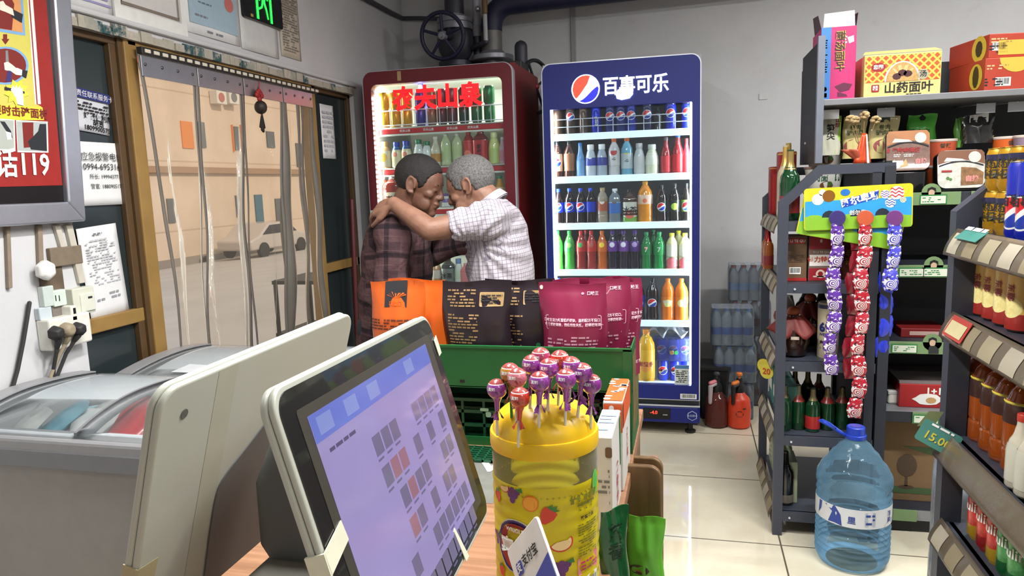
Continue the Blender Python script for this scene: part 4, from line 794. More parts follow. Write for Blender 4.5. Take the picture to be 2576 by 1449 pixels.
for i, z in enumerate(G1Z):
    s = MB().bb((AX+.03, AY, z-.012), (CX, BY2, z)).bb((AX+.03, AY-.015, z-.036), (CX, AY+.006, z)).build('shelf_board', SLATE, g1, smooth=0)
    if i: MB().lathe([(.004, 0), (.004, .004)], 10, M=Matrix.Translation((AX+.06, AY-.016, z-.02)) @ Matrix.Rotation(pi/2, 4, 'X')).build('bolt', SILV, s)
MB().bb((CX-.02, AY, .05), (CX-.008, BY2, 1.38)).build('back_panel', PEG, g1, smooth=0)
RAILM = clear_mat((196, 188, 170), .3, .2, .50, (128, 116, 98), .25, 14)
TAGM = [mat((150, 140, 114), .6), mat((138, 126, 100), .6), mat((164, 156, 138), .6)]
def price_rail(par, pf, y0, y1, tilt=1.0, tags=5, seed=0, w=.05):
    """bent clear price rail along the shelf edge, with paper slips behind it"""
    def cv(t): return (-w*.42*sin(t*1.5)*tilt, -w*.95*t - .002)
    r = random.Random(seed)
    rl = MB().grid(lambda a, b: (pf[0]+cv(b)[0], y0+(y1-y0)*a, pf[1]+.012+cv(b)[1]), 6, 8).build('price_rail', RAILM, par, smooth=180, thick=.0015)
    for k in range(tags):
        ya = y0+(y1-y0)*(k+.15)/tags; yb = ya+(y1-y0)*.62/tags
        MB().grid(lambda a, b: (pf[0]+cv(.15+b*.75)[0]-.0016, ya+(yb-ya)*a, pf[1]+.012+cv(.15+b*.75)[1]+.0012), 2, 5).build('price_slip', TAGM[(k+seed) % 3], rl, smooth=180)
for i, z in enumerate(G1Z): price_rail(g1, (AX+.012, z+.0), AY+.03, BY2-.03, .9, 4, i, .06)
GL = 'goods on the slate aisle shelf'
def wine(px, ytop, ybase, Y, z, label, cap=(160, 136, 80), liq=(14, 58, 30), lab=(130, 44, 44), zone=(.1, .34), r=.03, **k):
    h = at(px, ytop, Y=Y).z-at(px, ybase, Y=Y).z
    return bottle((at(px, ybase, Y=Y).x, Y, z+.0005), label, kind='wine', h=h, r=r, liq=liq, cap=None, neck=cap, lab=lab, zone=zone, group=GL, **k)
wine(1985, 368, 550, 2.86, G1Z[0], 'large green liquor bottle with gold cap and torn red label on the top board', r=.036)
wine(1973, 352, 540, 3.0, G1Z[0], 'clear tall bottle with gold foil neck behind the large green bottle', liq=(170, 160, 130), cap=(196, 160, 80), lab=None, r=.03)
wine(1980, 350, 540, 3.12, G1Z[0], 'gold topped bottle furthest back behind the large green bottle', liq=(150, 130, 70), cap=(206, 170, 90), lab=None, r=.03)
CRIM = mat((140, 24, 30), .4); 
def carton(nm, label, loc, d, m, rz=0.0, cat='box', group=None, bevel=.003):
    t = thing(nm, label, cat, loc, rz, group); MB().bb((-d[0]/2, -d[1]/2, 0), (d[0]/2, d[1]/2, d[2])).build('carton', m, t, smooth=0, bevel=bevel); return t
for k, (px, Y, yt) in enumerate(((1950, 3.20, 383), (1936, 3.31, 420))):
    p = at(px, 540, Y=Y); h = at(px, yt, Y=Y).z-G1Z[0]; t = carton('gift_box', 'tall red gift box on the top board, %s the aisle price rail' % ('further from' if k == 0 else 'nearest to'), (AX+.075 if k == 0 else AX+.055, Y, G1Z[0]), (.07, .07, h), CRIM, group=GL)
    print_([rrect(.05, h*.8, 0, cy=h*.45)], front(0, -.0355, 0), mat((170, 44, 40), .4), t); MB().bb((-.036, -.036, h*.95), (.036, .036, h*.975)).build('gold_band', mat((190, 150, 80), .35, .4), t, smooth=0)
# cartons with lettering on the second board
p = at(1995, 712, Y=2.87)
t = carton('liquor_box', 'brown liquor carton with red top band and barcode on the second board', (p.x, 2.87, G1Z[1]), (.083, .08, .172), mat((104, 78, 56), .5), group=GL)
f = front(0, -.0408, .086); R2 = mat((160, 34, 34), .5)
print_([rrect(.083, .012, 0, cy=-.078), rrect(.066, .02, .0, cy=.066)], f, R2, t, 'band'); lettering('YI LI TE QU', .0135, f, WHITE, t, 0, .066, .02, lift=.0012); barcode(f, .04, .026, t, 0, -.045, 7); smallprint(f, .06, .03, 5, mat((70, 50, 36), .6), t, 4, v=.0)
p = at(2058, 712, Y=2.87)
t = carton('liquor_box', 'red and grey liquor carton with white name panel on the second board', (p.x, 2.87, G1Z[1]), (.083, .08, .170), mat((120, 98, 88), .5), group=GL); f = front(0, -.0408, .085)
[print_([rrect(.08, .045, 0, cy=q_)], f, mat((150, 26, 40), .45), t, 'red_panel') for q_ in (.058, -.058)]; print_([rrect(.078, .042, 0, cy=-.006)], f, mat((226, 222, 216), .5), t, 'name_panel', .0009)
lettering('伊力特曲', .023, f, mat((190, 60, 30), .5), t, 0, -.004, .03, lift=.0014); lettering('YI LI TE QU', .011, f, mat((206, 190, 170), .5), t, 0, .024, .01, lift=.0012); print_([circ(.016, 16, 0, -.056), rrect(.05, .005, 0, cy=-.066)], f, mat((216, 196, 180), .5), t, 'crest', .0012); print_([circ(.009, 14, 0, -.056)], f, CRIM, t, 'crest_centre', .0016); print_([rrect(.008, .012, .003, cy=.066)], f, mat((196, 186, 180), .5), t, 'mark', .0012)
p = at(2128, 712, Y=2.95)
t = carton('liquor_box', 'dark orange liquor carton with gold characters behind the purple candy strip', (p.x, 2.95, G1Z[1]), (.06, .08, .16), mat((96, 40, 24), .5), group=GL); f = front(0, -.0408, .08); lettering('老\n窖', .03, f, mat((170, 120, 50), .5), t, 0, 0, .02)
for k, (px, Y) in enumerate(((1932, 3.22), (1928, 3.30))): wine(px, 590, 690, Y, G1Z[1], 'small amber bottle with red cap behind the price rail, %s' % ('nearer' if k == 0 else 'further'), cap=(150, 30, 30), liq=(150, 80, 30), r=.022)
# third board: wrapped jars, tin, dark bottles
RC = mat((112, 34, 28), .6, vary=.2, scale=20)
def wrapped_jar(px, Y, label, r=.062, h=.16):
    p = at(px, 900, Y=Y); t = thing('liquor_jar', label, 'jar', (p.x, Y, G1Z[2]), group=GL)
    MB().lathe(smooth_prof([(r*.6, 0), (r*.8, .01), (r, h*.4), (r*.92, h*.65), (r*.5, h*.85), (r*.42, h)]), 22).build('jar_body', mat((44, 22, 16), .2, coat=.5), t)
    def cl(a, b):
        th = 2*pi*a; rr = r*(.1+1.12*b)*(1+.22*b*sin(5*th)+.1*b*sin(9*th+1)); z = h+.004-.075*b**1.6+.012*b*sin(7*th); return (rr*cos(th), rr*sin(th), z)
    MB().grid(cl, 40, 10).build('cloth_cover', RC, t, smooth=180, thick=.002); MB().ell((0, 0, h+.012), (.024, .024, .02), 14, 8).build('knob', mat((150, 70, 40), .5), t)
    print_([rrect(.03, .012, .0)], wrap(r+.001, h*.5), mat((206, 190, 176), .5), t, 'tag'); return t
wrapped_jar(1993, 2.88, 'round dark jar under a red cloth cover on the third board'); wrapped_jar(2035, 3.08, 'second cloth covered jar further back on the third board', .055, .18)
p = at(2078, 905, Y=2.87); t = thing('drink_tin', 'tall cream tin printed 695 with black collar on the third board', 'tin', (p.x+.004, 2.87, G1Z[2]), group=GL)
MB().lathe([(.036, 0), (.038, .004), (.038, .205), (.035, .212)], 24).build('tin_body', mat((190, 178, 150), .4), t); MB().lathe([(.0385, .19), (.0385, .205)], 24, cap=False).build('band', mat((50, 60, 90), .4), t)
fn = wrap(.0385, .1); NAVY = mat((30, 40, 100), .5); lettering('695', .046, fn, NAVY, t, -.006, .018, .05, lift=.001); lettering('WELCOME', .015, fn, NAVY, t, -.004, -.008, .02, lift=.001); lettering('精酿', .034, fn, mat((40, 36, 34), .5), t, -.004, -.05, .03, lift=.001); print_([circ(.016, 14, 0, .06)], fn, mat((140, 120, 90), .5), t, 'crest')
for k, (px, Y, yt) in enumerate(((2025, 3.15, 742), (2062, 3.2, 752))): wine(px, yt, 890, Y, G1Z[2], 'dark bottle at the back of the third board, %s' % ('beside the cloth covered jars' if k == 0 else 'behind the cream tin'), cap=(24, 24, 26), liq=(26, 22, 22), lab=None, r=.045 if k == 0 else .035)
p = at(1937, 800, Y=3.15); t = thing('wrapped_bottle', 'white paper wrapped jar with red ribbon behind the price rail', 'jar', (AX+.085, 3.16, G1Z[2]), group=GL)
MB().lathe(smooth_prof([(.035, 0), (.05, .03), (.05, .1), (.03, .15), (.022, .19)]), 16).build('wrapped_body', mat((150, 146, 140), .6, vary=.15), t); MB().lathe([(.052, .09), (.054, .105), (.05, .12)], 16).build('ribbon', RC, t)
# fourth board: small green beer bottles
for k, (px, yt, Y, lab) in enumerate(((1971, 977, 2.85, None), (2006, 980, 2.87, (150, 50, 44)), (2043, 983, 2.85, (160, 36, 36)), (2079, 985, 2.88, (150, 50, 46)), (2116, 987, 2.90, (140, 46, 44)), (1965, 962, 3.05, None), (1997, 965, 3.06, (140, 50, 44)), (2029, 967, 3.08, None), (2057, 978, 3.1, (140, 50, 44)))):
    wine(px, yt, 1093 if Y < 3 else 1075, Y, G1Z[3], 'small green glass bottle, %s from left in the %s row, fourth board' % (ORD[k if k < 5 else k-5], 'front' if k < 5 else 'back'), lab=lab, zone=(.08, .36) if k == 2 else (.62, .78), r=.027, liq=(12, 54, 28), cap=(140, 126, 90))
for k in range(3):
    t = carton('tissue_box', 'small teal carton behind the aisle price rail, %s from the near end' % ORD[k], (AX+.065, AY+.14+k*.16, G1Z[3]), (.06, .13, .17), mat((60, 120, 116), .5), group=GL); print_([rrect(.1, .05, 0, cy=.08)], plane((-.0305, 0, 0), (0, -1, 0), (0, 0, 1)), WHITE, t)
    t = carton('snack_box', 'pale green carton on the lowest board, %s from the near end' % ORD[k], (AX+.07, AY+.14+k*.16, G1Z[4]), (.06, .13, .17), mat((140, 150, 120), .5), group=GL); smallprint(plane((-.0305, 0, .085), (0, -1, 0), (0, 0, 1)), .1, .13, 7, WHITE, t, k)
YT = mat((206, 190, 70), .5)
for k, (px, py) in enumerate(((1917, 920), (1929, 935))):
    p = at(px+4, py, Y=3.0+.3*(1-k)*.4); t = thing('price_tag', 'round yellow price tag hanging below the third board rail, %s' % ('with no number showing' if k == 0 else 'marked 20'), 'price tag', (AX-.008, p.y, p.z), rz=radians(-35))
    MB().prism(circ(.030, 20), -.001, .001, XZ).build('disc', YT, t, smooth=0)
    if k: lettering('20', .034, front(0, -.0015, 0), mat((180, 70, 40), .6), t, 0, 0, .03)
wine(1973, 1122, 1255, 2.86, G1Z[4], 'black wine bottle standing alone on the lowest board', liq=(18, 14, 16), cap=(20, 18, 20), lab=(120, 110, 100), zone=(.05, .2), r=.034)
# noodle bowls stacked behind the bottles on the top board
NW = mat((216, 216, 208), .5); GRT = mat((40, 84, 60), .6)
def bowl(loc, label, w=.15, h=.098, m=NW, lidm=None, txt=None, group='noodle bowls and cups on the shelves', tcol=GRT, r0=.74, tsz=.03, photo=None, lm=None):
    t = thing('noodle_bowl', label, 'noodle bowl', loc, 0, group); r = w/2
    MB().lathe(smooth_prof([(r*r0, 0), (r*(r0+.02), .004), (r*.96, h*.9), (r*.97, h-.006)], 2), 28).build('bowl_body', m, t); MB().lathe([(r*.97, h-.010), (r, h-.008), (r, h-.002), (r*.96, h)], 28).build('lid', lidm or NW, t)
    rr = lambda z: r*(r0+.02+(.94-r0)*z/h); fn = wrap(rr, h*.5)
    for (tx, s, u, v, mm) in txt or (): lettering(tx, s, fn, mm, t, u, v, .02, lift=.0014)
    if photo: print_([circ(w*.16, 18, *photo, ry=h*.16)], fn, mat((110, 70, 44), .5, vary=.3, scale=200), t, 'food_picture', .0012); print_([circ(w*.06, 10, photo[0]+.012, photo[1]+.006)], fn, mat((70, 110, 50), .5), t, 'garnish', .0016)
    return t
p = at(2073, 425, Y=3.12); zb = p.z
for k in range(3):
    tx = [('牛拉\n肉面', .027, -.022, .014, GRT)]
    t = bowl((p.x, 3.12, G1Z[0]+k*.099), ['lowest noodle bowl of the stack of white and green bowls', 'middle white noodle bowl in the stack behind the green bottle', 'top white noodle bowl with green characters behind the green bottle'][k], .152, .098, txt=tx, photo=(.0, -.026), lidm=NW if k == 2 else mat((150, 120, 110), .5), m=NW if k else mat((110, 90, 80), .5))
    print_([rrect(.026, .056, 0, cx=.045, cy=.018)], wrap(lambda z: .076*(.76+.2*z/.098), .049), GRT, t, 'green_panel', .0012); lettering('兰\n州', .022, wrap(lambda z: .076*(.76+.2*z/.098), .049), WHITE, t, .045, .018, .02, lift=.002)
# ------------------------------------------------------------------ black back shelf
SY, SD, SX0, SX1 = 2.87, .36, .70, 2.1
g2 = thing('shop_shelf', 'tall black wall shelf with cartons on its top board and green price strips', 'shelf', (0, 0, 0))
MB().bb((.452, SY+SD, 1.42), (SX1, SY+SD+.02, 1.80)).bb((SX0, SY+SD, .0), (SX1, SY+SD+.02, 1.42)).build('back_panel', PEG, g2, smooth=0)
MB().bb((.452, SY-.005, 1.42), (.476, SY+.02, 1.872)).build('upright', mat((120, 126, 138), .4, .3), g2, smooth=0); MB().bb((.452, SY+.02, 1.42), (.458, SY+SD, 1.85)).build('side_panel', PEG, g2, smooth=0)
MB().bb((SX0, SY+.03, 0), (SX0+.02, SY+SD, 1.42)).build('side_panel', PEG, g2, smooth=0)
GREY = mat((128, 130, 134), .4, .2); G2Z = [1.648, 1.302, 1.040, .755, .487, .098]
for i, z in enumerate(G2Z):
    x0 = .462 if i == 0 else SX0
    s = MB().bb((x0, SY, z-.022 if i == 0 else z-.012), (SX1, SY+SD, z)).build('shelf_board', GREY if i in (0, 4) else SLATED, g2, smooth=0, bevel=.002)
    if i == 0: continue
    MB().bb((SX0, SY-.004, z-.042), (SX1, SY, z-.002)).build('shelf_lip', SLATED if i != 5 else GREY, s, smooth=0)
MB().bb((SX0, SY+.02, 0), (SX1, SY+.03, .07)).build('plinth', PEG, g2, smooth=0)
PGR = mat((112, 140, 96), .5); PGD = mat((40, 120, 60), .5); SL = mat((206, 212, 196), .5)
def strip(px0, px1, i, head, tag_px=None):
    z = G2Z[i]-.022; x0, x1 = at(px0, 500, Y=SY).x, at(px1, 500, Y=SY).x
    s = MB().bb((x0, SY-.010, z-.023), (x1, SY-.006, z+.023)).build('price_strip', PGR, g2, smooth=0, bevel=.001); f = front((x0+x1)/2, SY-.0105, z)
    def ch(nm, shapes, m, lift): o = print_(shapes, f, m, s, nm, lift); return o
    if head is not None:
        u = at(head, 500, Y=SY).x-(x0+x1)/2
        MB().prism([(a, b+.018) for a, b in circ(.032, 18, u, .004)], SY-.010, SY-.007, lambda a, b, w: (a+(x0+x1)/2, w, b+z)).build('arch', PGR, s, smooth=0)
        ch('portrait_face', [circ(.010, 14, u, .020, .013)], mat((190, 160, 136), .6), .0012); ch('portrait_hair', [[(u-.014, .022), (u-.013, .036), (u, .042), (u+.013, .037), (u+.015, .022), (u+.009, .030), (u-.002, .033), (u-.009, .028)]], BLACK, .0016); ch('portrait_jacket', [[(u-.012, .0), (u-.008, .009), (u+.010, .009), (u+.022, -.004), (u+.022, -.02), (u-.012, -.02)]], mat((34, 40, 40), .6), .0012)
    for a in tag_px or ():
        u = at(a, 500, Y=SY).x-(x0+x1)/2; ch('price_slip', [rrect(.088, .034, .001, cx=u, cy=-.003)], PGD, .0018); ch('slip_paper', [rrect(.080, .027, .001, cx=u, cy=-.004)], SL, .0022); smallprint(f, .07, .02, 3, PGD, s, int(a), u=u, v=-.004, lift=.0026, fill=.5)
    return s
strip(2270, 2415, 1, 2340, (2345,)); strip(2440, 2560, 1, None, (2500,)); strip(2255, 2400, 2, 2355, (2300, 2360)); strip(2415, 2560, 2, None, (2490,)); strip(2205, 2395, 3, 2362, (2290,)); strip(2410, 2560, 3, None, (2480,)); strip(2320, 2400, 4, None, (2355,)); strip(2280, 2345, 5, None, ())
GS = 'goods on the black wall shelf'
# pink and blue upright carton with its lid flap up
p0, p1 = at(2062, 245, Y=2.93), at(2150, 245, Y=2.93); cx = (p0.x+p1.x)/2; bw = p1.x-p0.x; bh = .262
t = thing('noodle_carton', 'open pink and blue upright noodle carton on the top board', 'box', (cx, 2.96, G2Z[0]), 0, GS)
PINK = mat((196, 44, 110), .45); MB().bb((-bw/2, -.03, 0), (bw/2, .16, bh)).build('carton', PINK, t, smooth=0, bevel=.002); f = front(0, -.0305, 0)
print_([[(-bw/2, 0), (-bw/2+.034, 0), (-bw/2+.034, bh), (-bw/2, bh)]], f, mat((60, 130, 206), .45), t, 'blue_panel'); lettering('菌汤面叶', .036, f, mat((60, 40, 20), .5), t, .002, .175, .02, rot=-pi/2, lift=.0014); lettering('菌汤面叶', .036, f, mat((216, 180, 80), .5), t, .005, .178, -.005, rot=-pi/2, lift=.0011)
print_([[(.035, .2), (.028, .222), (.05, .228), (.052, .206)]], f, mat((236, 200, 216), .5), t, 'fan_mark'); smallprint(f, .012, .03, 3, WHITE, t, 3, u=.022, v=.215); smallprint(f, .01, .12, 14, mat((40, 60, 110), .5), t, 4, u=-.042, v=.16); print_([circ(.009, 12, -.045, .042), rrect(.018, .016, .002, cx=-.045, cy=.02)], f, WHITE, t, 'icons')
print_([[(-.01, .05), (.02, .062), (.05, .055), (.04, .035), (.01, .028)], [(.0, .03), (.03, .02), (.035, .012), (.0, .012)]], f, mat((96, 24, 60), .5), t, 'drawing')
MB().prism([(-bw/2+.006, 0), (bw/2-.006, 0), (bw/2-.008, .055), (-bw/2+.01, .05)], 0, .001, lambda a, b, w: (a, -.028+b*.12+w, bh+b)).build('lid_flap', mat((206, 204, 204), .5), t, smooth=0)
for sx in (-1, 1): MB().prism([(0, 0), (.14, 0), (.12, .06), (.02, .05)], 0, .0015, lambda a, b, w: (sx*(bw/2+b*.18-w), -.02+a, bh+b)).build('side_flap', mat((70, 26, 44), .5), t, smooth=0)
# yellow noodle carton
p0, p1 = at(2172, 240, Y=2.93), at(2365, 235, Y=2.93); cx = (p0.x+p1.x)/2; bw = p1.x-p0.x; bh = .153
t = thing('noodle_carton', 'yellow noodle gift carton with food picture on the top board', 'box', (cx, 2.93, G2Z[0]), 0, GS); YEL = mat((222, 204, 128), .45)
MB().bb((-bw/2, 0, 0), (bw/2, .18, bh)).build('carton', YEL, t, smooth=0, bevel=.002); MB().prism([(-bw/2-.006, 0), (bw/2, 0), (bw/2-.008, .05), (-bw/2+.012, .05)], 0, .001, lambda a, b, w: (a, b*1.0, bh+.002+b*.32+w)).build('lid_flap', mat((206, 184, 110), .45), t, smooth=0)
def lattice():
    q = NT('lattice'); x = q.xyz(q.coord()); a = q.math('MULTIPLY', q.math('ADD', x[0], x[2]), 36); b = q.math('MULTIPLY', q.math('SUBTRACT', x[0], x[2]), 36)
    m = q.math('LESS_THAN', q.math('MINIMUM', q.math('ABSOLUTE', q.math('SUBTRACT', q.math('FRACT', a), .5)), q.math('ABSOLUTE', q.math('SUBTRACT', q.math('FRACT', b), .5))), .16)
    return q.done(q.bsdf(q.mix(m, L3((206, 84, 40)), L3((234, 190, 80))), .45))
f = front(0, -.0006, 0); print_([[(-bw/2+.003, .055), (bw/2-.003, .055), (bw/2-.003, bh-.006), (-bw/2+.003, bh-.006)]], f, lattice(), t, 'lattice_print')
arch = [(-.058, .055)]+[(.058*cos(pi-pi*i/20), .06+.065*sin(pi-pi*i/20)) for i in range(21)]+[(.058, .055)]
print_([arch], f, WHITE, t, 'plate', .0010); print_([[(a*.92, b-.004 if b > .06 else b) for a, b in arch]], f, mat((206, 160, 96), .5, vary=.3, scale=90), t, 'food_picture', .0014)
print_([[(-.018+.036*((k*7) % 5)/4+.03*cos(a*.785)*.5, .072+.012*((k*3) % 4)/3+.012*sin(a*.785)) for a in range(8)] for k in range(3)], f, mat((70, 30, 34), .5), t, 'berries', .0018)
for k in range(6): a = pi*(k+.6)/6.4; print_([[(.048*cos(a)-.006*sin(a), .062+.05*sin(a)), (.018*cos(a)-.006*sin(a), .062+.02*sin(a)), (.018*cos(a)+.006*sin(a), .062+.02*sin(a)), (.048*cos(a)+.006*sin(a), .062+.05*sin(a))]], f, mat((226, 186, 120), .5), t, 'noodle_roll', .0016)
print_([circ(.018, 20, .088-.02, .075)], f, mat((170, 166, 140), .5), t, 'soup_badge', .0022); lettering('汤', .024, f, INK, t, .068, .075, .02, lift=.0028); print_([circ(.024, 20, -.08, .108, .016)], f, RED, t, 'badge', .0012); lettering('恋园', .017, f, WHITE, t, -.08, .108, .03, lift=.0018)
lettering('山药面叶', .040, f, BLACK, t, .022, .030, .02, sx=1.02, lift=.0012); print_([rrect(.026, .026, .004, cx=-.088, cy=.034)], f, RED, t, 'red_badge', .0012); lettering('煮煲\n虾米', .009, f, WHITE, t, -.088, .034, .03, lift=.0018); smallprint(f, .05, .006, 1, INK, t, 3, u=.04, v=.008)
# red stacked cartons
REDC = mat((170, 60, 40), .5, vary=.05); p = at(2475, 232, Y=2.90)
for k in range(2):
    zz = G2Z[0]+k*.112; t = thing('noodle_carton', 'red and yellow cardboard carton on the top board, %s of the stack' % ('bottom' if k == 0 else 'top'), 'box', (p.x+(.012 if k else 0), 2.90+(.01 if k else 0), zz), radians(7 if k == 0 else 10), GS)
    hh = .111 if k == 0 else .082; MB().bb((0, 0, 0), (.36, .26, hh)).build('carton', REDC, t, smooth=0, bevel=.002); f = front(0, -.0006, 0); f3 = plane((-.0006, 0, 0), (0, -1, 0), (0, 0, 1))
    print_([circ(.055, 24, .1, hh, .05)[12:24]+[(.155, hh)] if k == 0 else rrect(.14, hh*.6, 0, cx=.1, cy=hh*.42)], f, mat((206, 176, 70), .5), t, 'yellow_panel'); print_([circ(.045, 24, -.06, hh*.5)], f3, mat((206, 180, 60), .5), t, 'yellow_disc'); print_([circ(.022, 10, -.06, hh*.5, hh*.35)], f3, mat((60, 50, 24), .5), t, 'emblem', .001)
    barcode(f, .05, .03, t, .06 if k == 0 else .035, .03 if k == 0 else .04, 9+k); smallprint(f, .07, .02, 2, mat((214, 180, 130), .5), t, 8+k, u=.04, v=hh*.72); smallprint(f, .06, .03, 3, INK, t, 18+k, u=.03, v=.03)
# hanging packets, noodle cups and rice boxes on the first shelf
def pouch(nm, label, loc, w, h, d, m, rz=0.0, group=GS, tilt=0.0, cat='snack pouch', taper=0.0, hole=True, gusset=.35, nu=16, nv=20, crease=1.0, holes=(0.0,), seedp=0):
    t = thing(nm, label, cat, loc, group=group, rot=(tilt, 0, rz))
    def side(sg):
        def f(a, b):
            u = (a-.5)*2; k = (1-u*u)**.6 if abs(u) < 1 else 0; bz = min(1, (1-b)/.22) if b > .6 else 1.0
            lo = gusset+(1-gusset)*min(1, b/.3) if b < .3 else 1.0
            th = d*.5*k*(max(0, min(1, (1-b-.06)/.34)))**.7*(1.25-.45*b)*1.0
            th += crease*.0022*sin(9*u+4*b+seedp)*sin(6*b+u+seedp)*(1-abs(u))
            wv = w*.5*(1-taper*(1-b)**2)
            return (u*wv+.003*sin(8*b+seedp)*crease*abs(u), sg*(th+.0006), b*h+crease*.003*sin(3*u+seedp)*(b > .95))
        return f
    b = MB(); b.grid(side(-1), nu, nv).grid(side(1), nu, nv); n = (nu+1)*(nv+1)
    def idx(i, j, s): return s*n+j*(nu+1)+i
    for i in range(nu): b.f.append((idx(i, 0, 0), idx(i+1, 0, 0), idx(i+1, 0, 1), idx(i, 0, 1))); b.f.append((idx(i, nv, 0), idx(i, nv, 1), idx(i+1, nv, 1), idx(i+1, nv, 0)))
    for j in range(nv): b.f.append((idx(0, j, 0), idx(0, j, 1), idx(0, j+1, 1), idx(0, j+1, 0))); b.f.append((idx(nu, j, 0), idx(nu, j+1, 0), idx(nu, j+1, 1), idx(nu, j, 1)))
    b.build('pouch_film', m, t, smooth=50); sd = side(-1)
    def fn(u, v, k=.0008):
        q = sd(min(1, max(0, u/w+.5)), min(1, max(0, v/h))); return (q[0], q[1]-k, q[2])
    return t, fn
def pk(px0, px1, yt, yb, Y, label, m, **k):
    a, c = at(px0, yb, Y=Y), at(px1, yt, Y=Y); return pouch('snack_pouch', label, ((a.x+c.x)/2, Y, a.z), c.x-a.x, c.z-a.z, .03, m, **k)
t, f = pk(2055, 2115, 292, 392, 3.0, 'pale bamboo shoot packet with yellow green edge, hanging behind the bowls', mat((206, 206, 186), .35, coat=.4)); print_([[(.02, 0), (.045, 0), (.045, .15), (.03, .15)]], f, mat((150, 206, 60), .4), t, 'green_edge'); lettering('笋\n尖', .03, f, INK, t, .005, .085, .02, lift=.0015); lettering('山\n珍', .02, f, RED, t, .03, .12, .02, lift=.002)
BEEF = mat((206, 192, 130), .35, coat=.3)
for k, (x0, x1) in enumerate(((2118, 2182), (2184, 2263))):
    t, f = pk(x0, x1, 292, 400, 3.02, 'cream packet with meat picture, %s' % ('behind the dried flowers' if k == 0 else 'between dried flowers and the rice box'), BEEF); print_([circ(.04, 18, 0, .045, .028)], f, mat((160, 84, 80), .5, vary=.3, scale=120), t, 'meat_picture'); print_([rrect(.036, .03, .002, cx=0, cy=.15)], f, mat((40, 60, 44), .5), t, 'emblem'); lettering('卷肉\n驴肉风', .02, f, mat((70, 80, 40), .5), t, 0, .105, .02, lift=.0015)
t, f = pk(2280, 2357, 286, 372, 3.08, 'bright green pouch with black hanging clip behind the orange cup', mat((80, 180, 60), .35, coat=.4)); lettering('香肉末', .024, f, INK, t, -.01, .055, .02, lift=.0015); print_([[(-.012, .11), (.0, .128), (.012, .11), (.006, .1), (-.006, .1)]], f, INK, t, 'clip')
t, f = pk(2398, 2424, 296, 372, 3.05, 'narrow green and black packet beside the dark vacuum pack', mat((90, 150, 60), .35, coat=.3)); print_([[(-.016, 0), (.016, 0), (.016, .07), (-.016, .07)]], f, BLACK, t, 'black_base')
t, f = pk(2418, 2502, 285, 362, 3.02, 'dark vacuum pack of sliced food with a white label', mat((30, 30, 30), .2, coat=.5)); print_([rrect(.062, .05, .003, cy=.1)], f, mat((206, 206, 204), .5), t, 'label'); smallprint(f, .05, .035, 4, INK, t, 4, v=.095, lift=.002); print_([[(-.05+.0*q, .012+q*.018), (.045, .018+q*.02), (.05, .026+q*.02), (-.045, .022+q*.018)] for q in range(3)], f, mat((150, 110, 50), .4, vary=.3, scale=90), t, 'slices', .0012)
TAGC = clear_mat((214, 216, 220), .3, .2, .45, (190, 192, 198))
for k, (px, py) in enumerate(((2089, 288), (2160, 288), (2229, 283), (2480, 272), (2560, 268))):
    p = at(px, py, Y=2.93); t = thing('price_holder', 'clear hanging price holder on the shelf hook, %s from left' % ORD[k], 'price holder', p, group='clear price holders on hooks'); MB().bb((-.03, -.001, -.017), (.03, .001, .017)).build('holder', TAGC if k else mat((226, 228, 230), .4), t, smooth=0); MB().tube([(0, .0, .016), (0, .30, .03)], .002, 6).build('hook', SILV, t)
ORC = mat((206, 96, 50), .45, vary=.06); CUPT = mat((70, 60, 40), .5)
def cup(px, yt, yb, Y, label, m, txt='香辣', w=.10, z=None, photo=True):
    a, c = at(px, yb, Y=Y), at(px, yt, Y=Y); return bowl((a.x, Y, z if z is not None else a.z), label, w, c.z-a.z, m, mat((222, 206, 196), .5), [(txt, .018, 0, .02, CUPT)] if txt else (), photo=(0, -.02) if photo else None, r0=.8)
z1 = G2Z[1]; ch = .095
def ground(px, n, label, m=ORC, w=.105, Y=3.02, txt='香辣'):
    x = at(px, 400, Y=Y).x
    return bowl((x, Y, z1+n*(ch+.0005)), label, w, ch, m, mat((222, 206, 196), .5), [(txt, .018, 0, .022, CUPT)] if txt else (), photo=(0, -.018), r0=.8)
for k, px in enumerate((2368, 2438, 2530)): ground(px, 0, 'orange noodle cup in the lower row, %s from left' % ORD[k], txt=None)
ground(2366, 1, 'orange spicy noodle cup on the upper row above the rice boxes', mat((200, 90, 60), .45)); ground(2534, 1, 'orange noodle cup on the upper row at the right end', mat((214, 100, 40), .45))
ground(2584, 0, 'small yellow and blue noodle cup at the right end, lower', mat((190, 160, 70), .45), .09, 2.95, '海'); ground(2586, 1, 'violet and cream noodle cup at the right end, upper', mat((150, 130, 150), .45), .10, 2.95, None)
p = at(2222, 430, Y=3.0); t = bowl((p.x, 3.0, z1), 'small meatball noodle cup with yellow label behind the orange paper cone', .075, .1, mat((150, 60, 40), .45), None, [('丸子', .02, 0, .03, CUPT)], photo=(0, -.02), r0=.85)
ALUF = mat((150, 150, 150), .3, .4); TRAY = mat((20, 20, 22), .2, coat=.5)
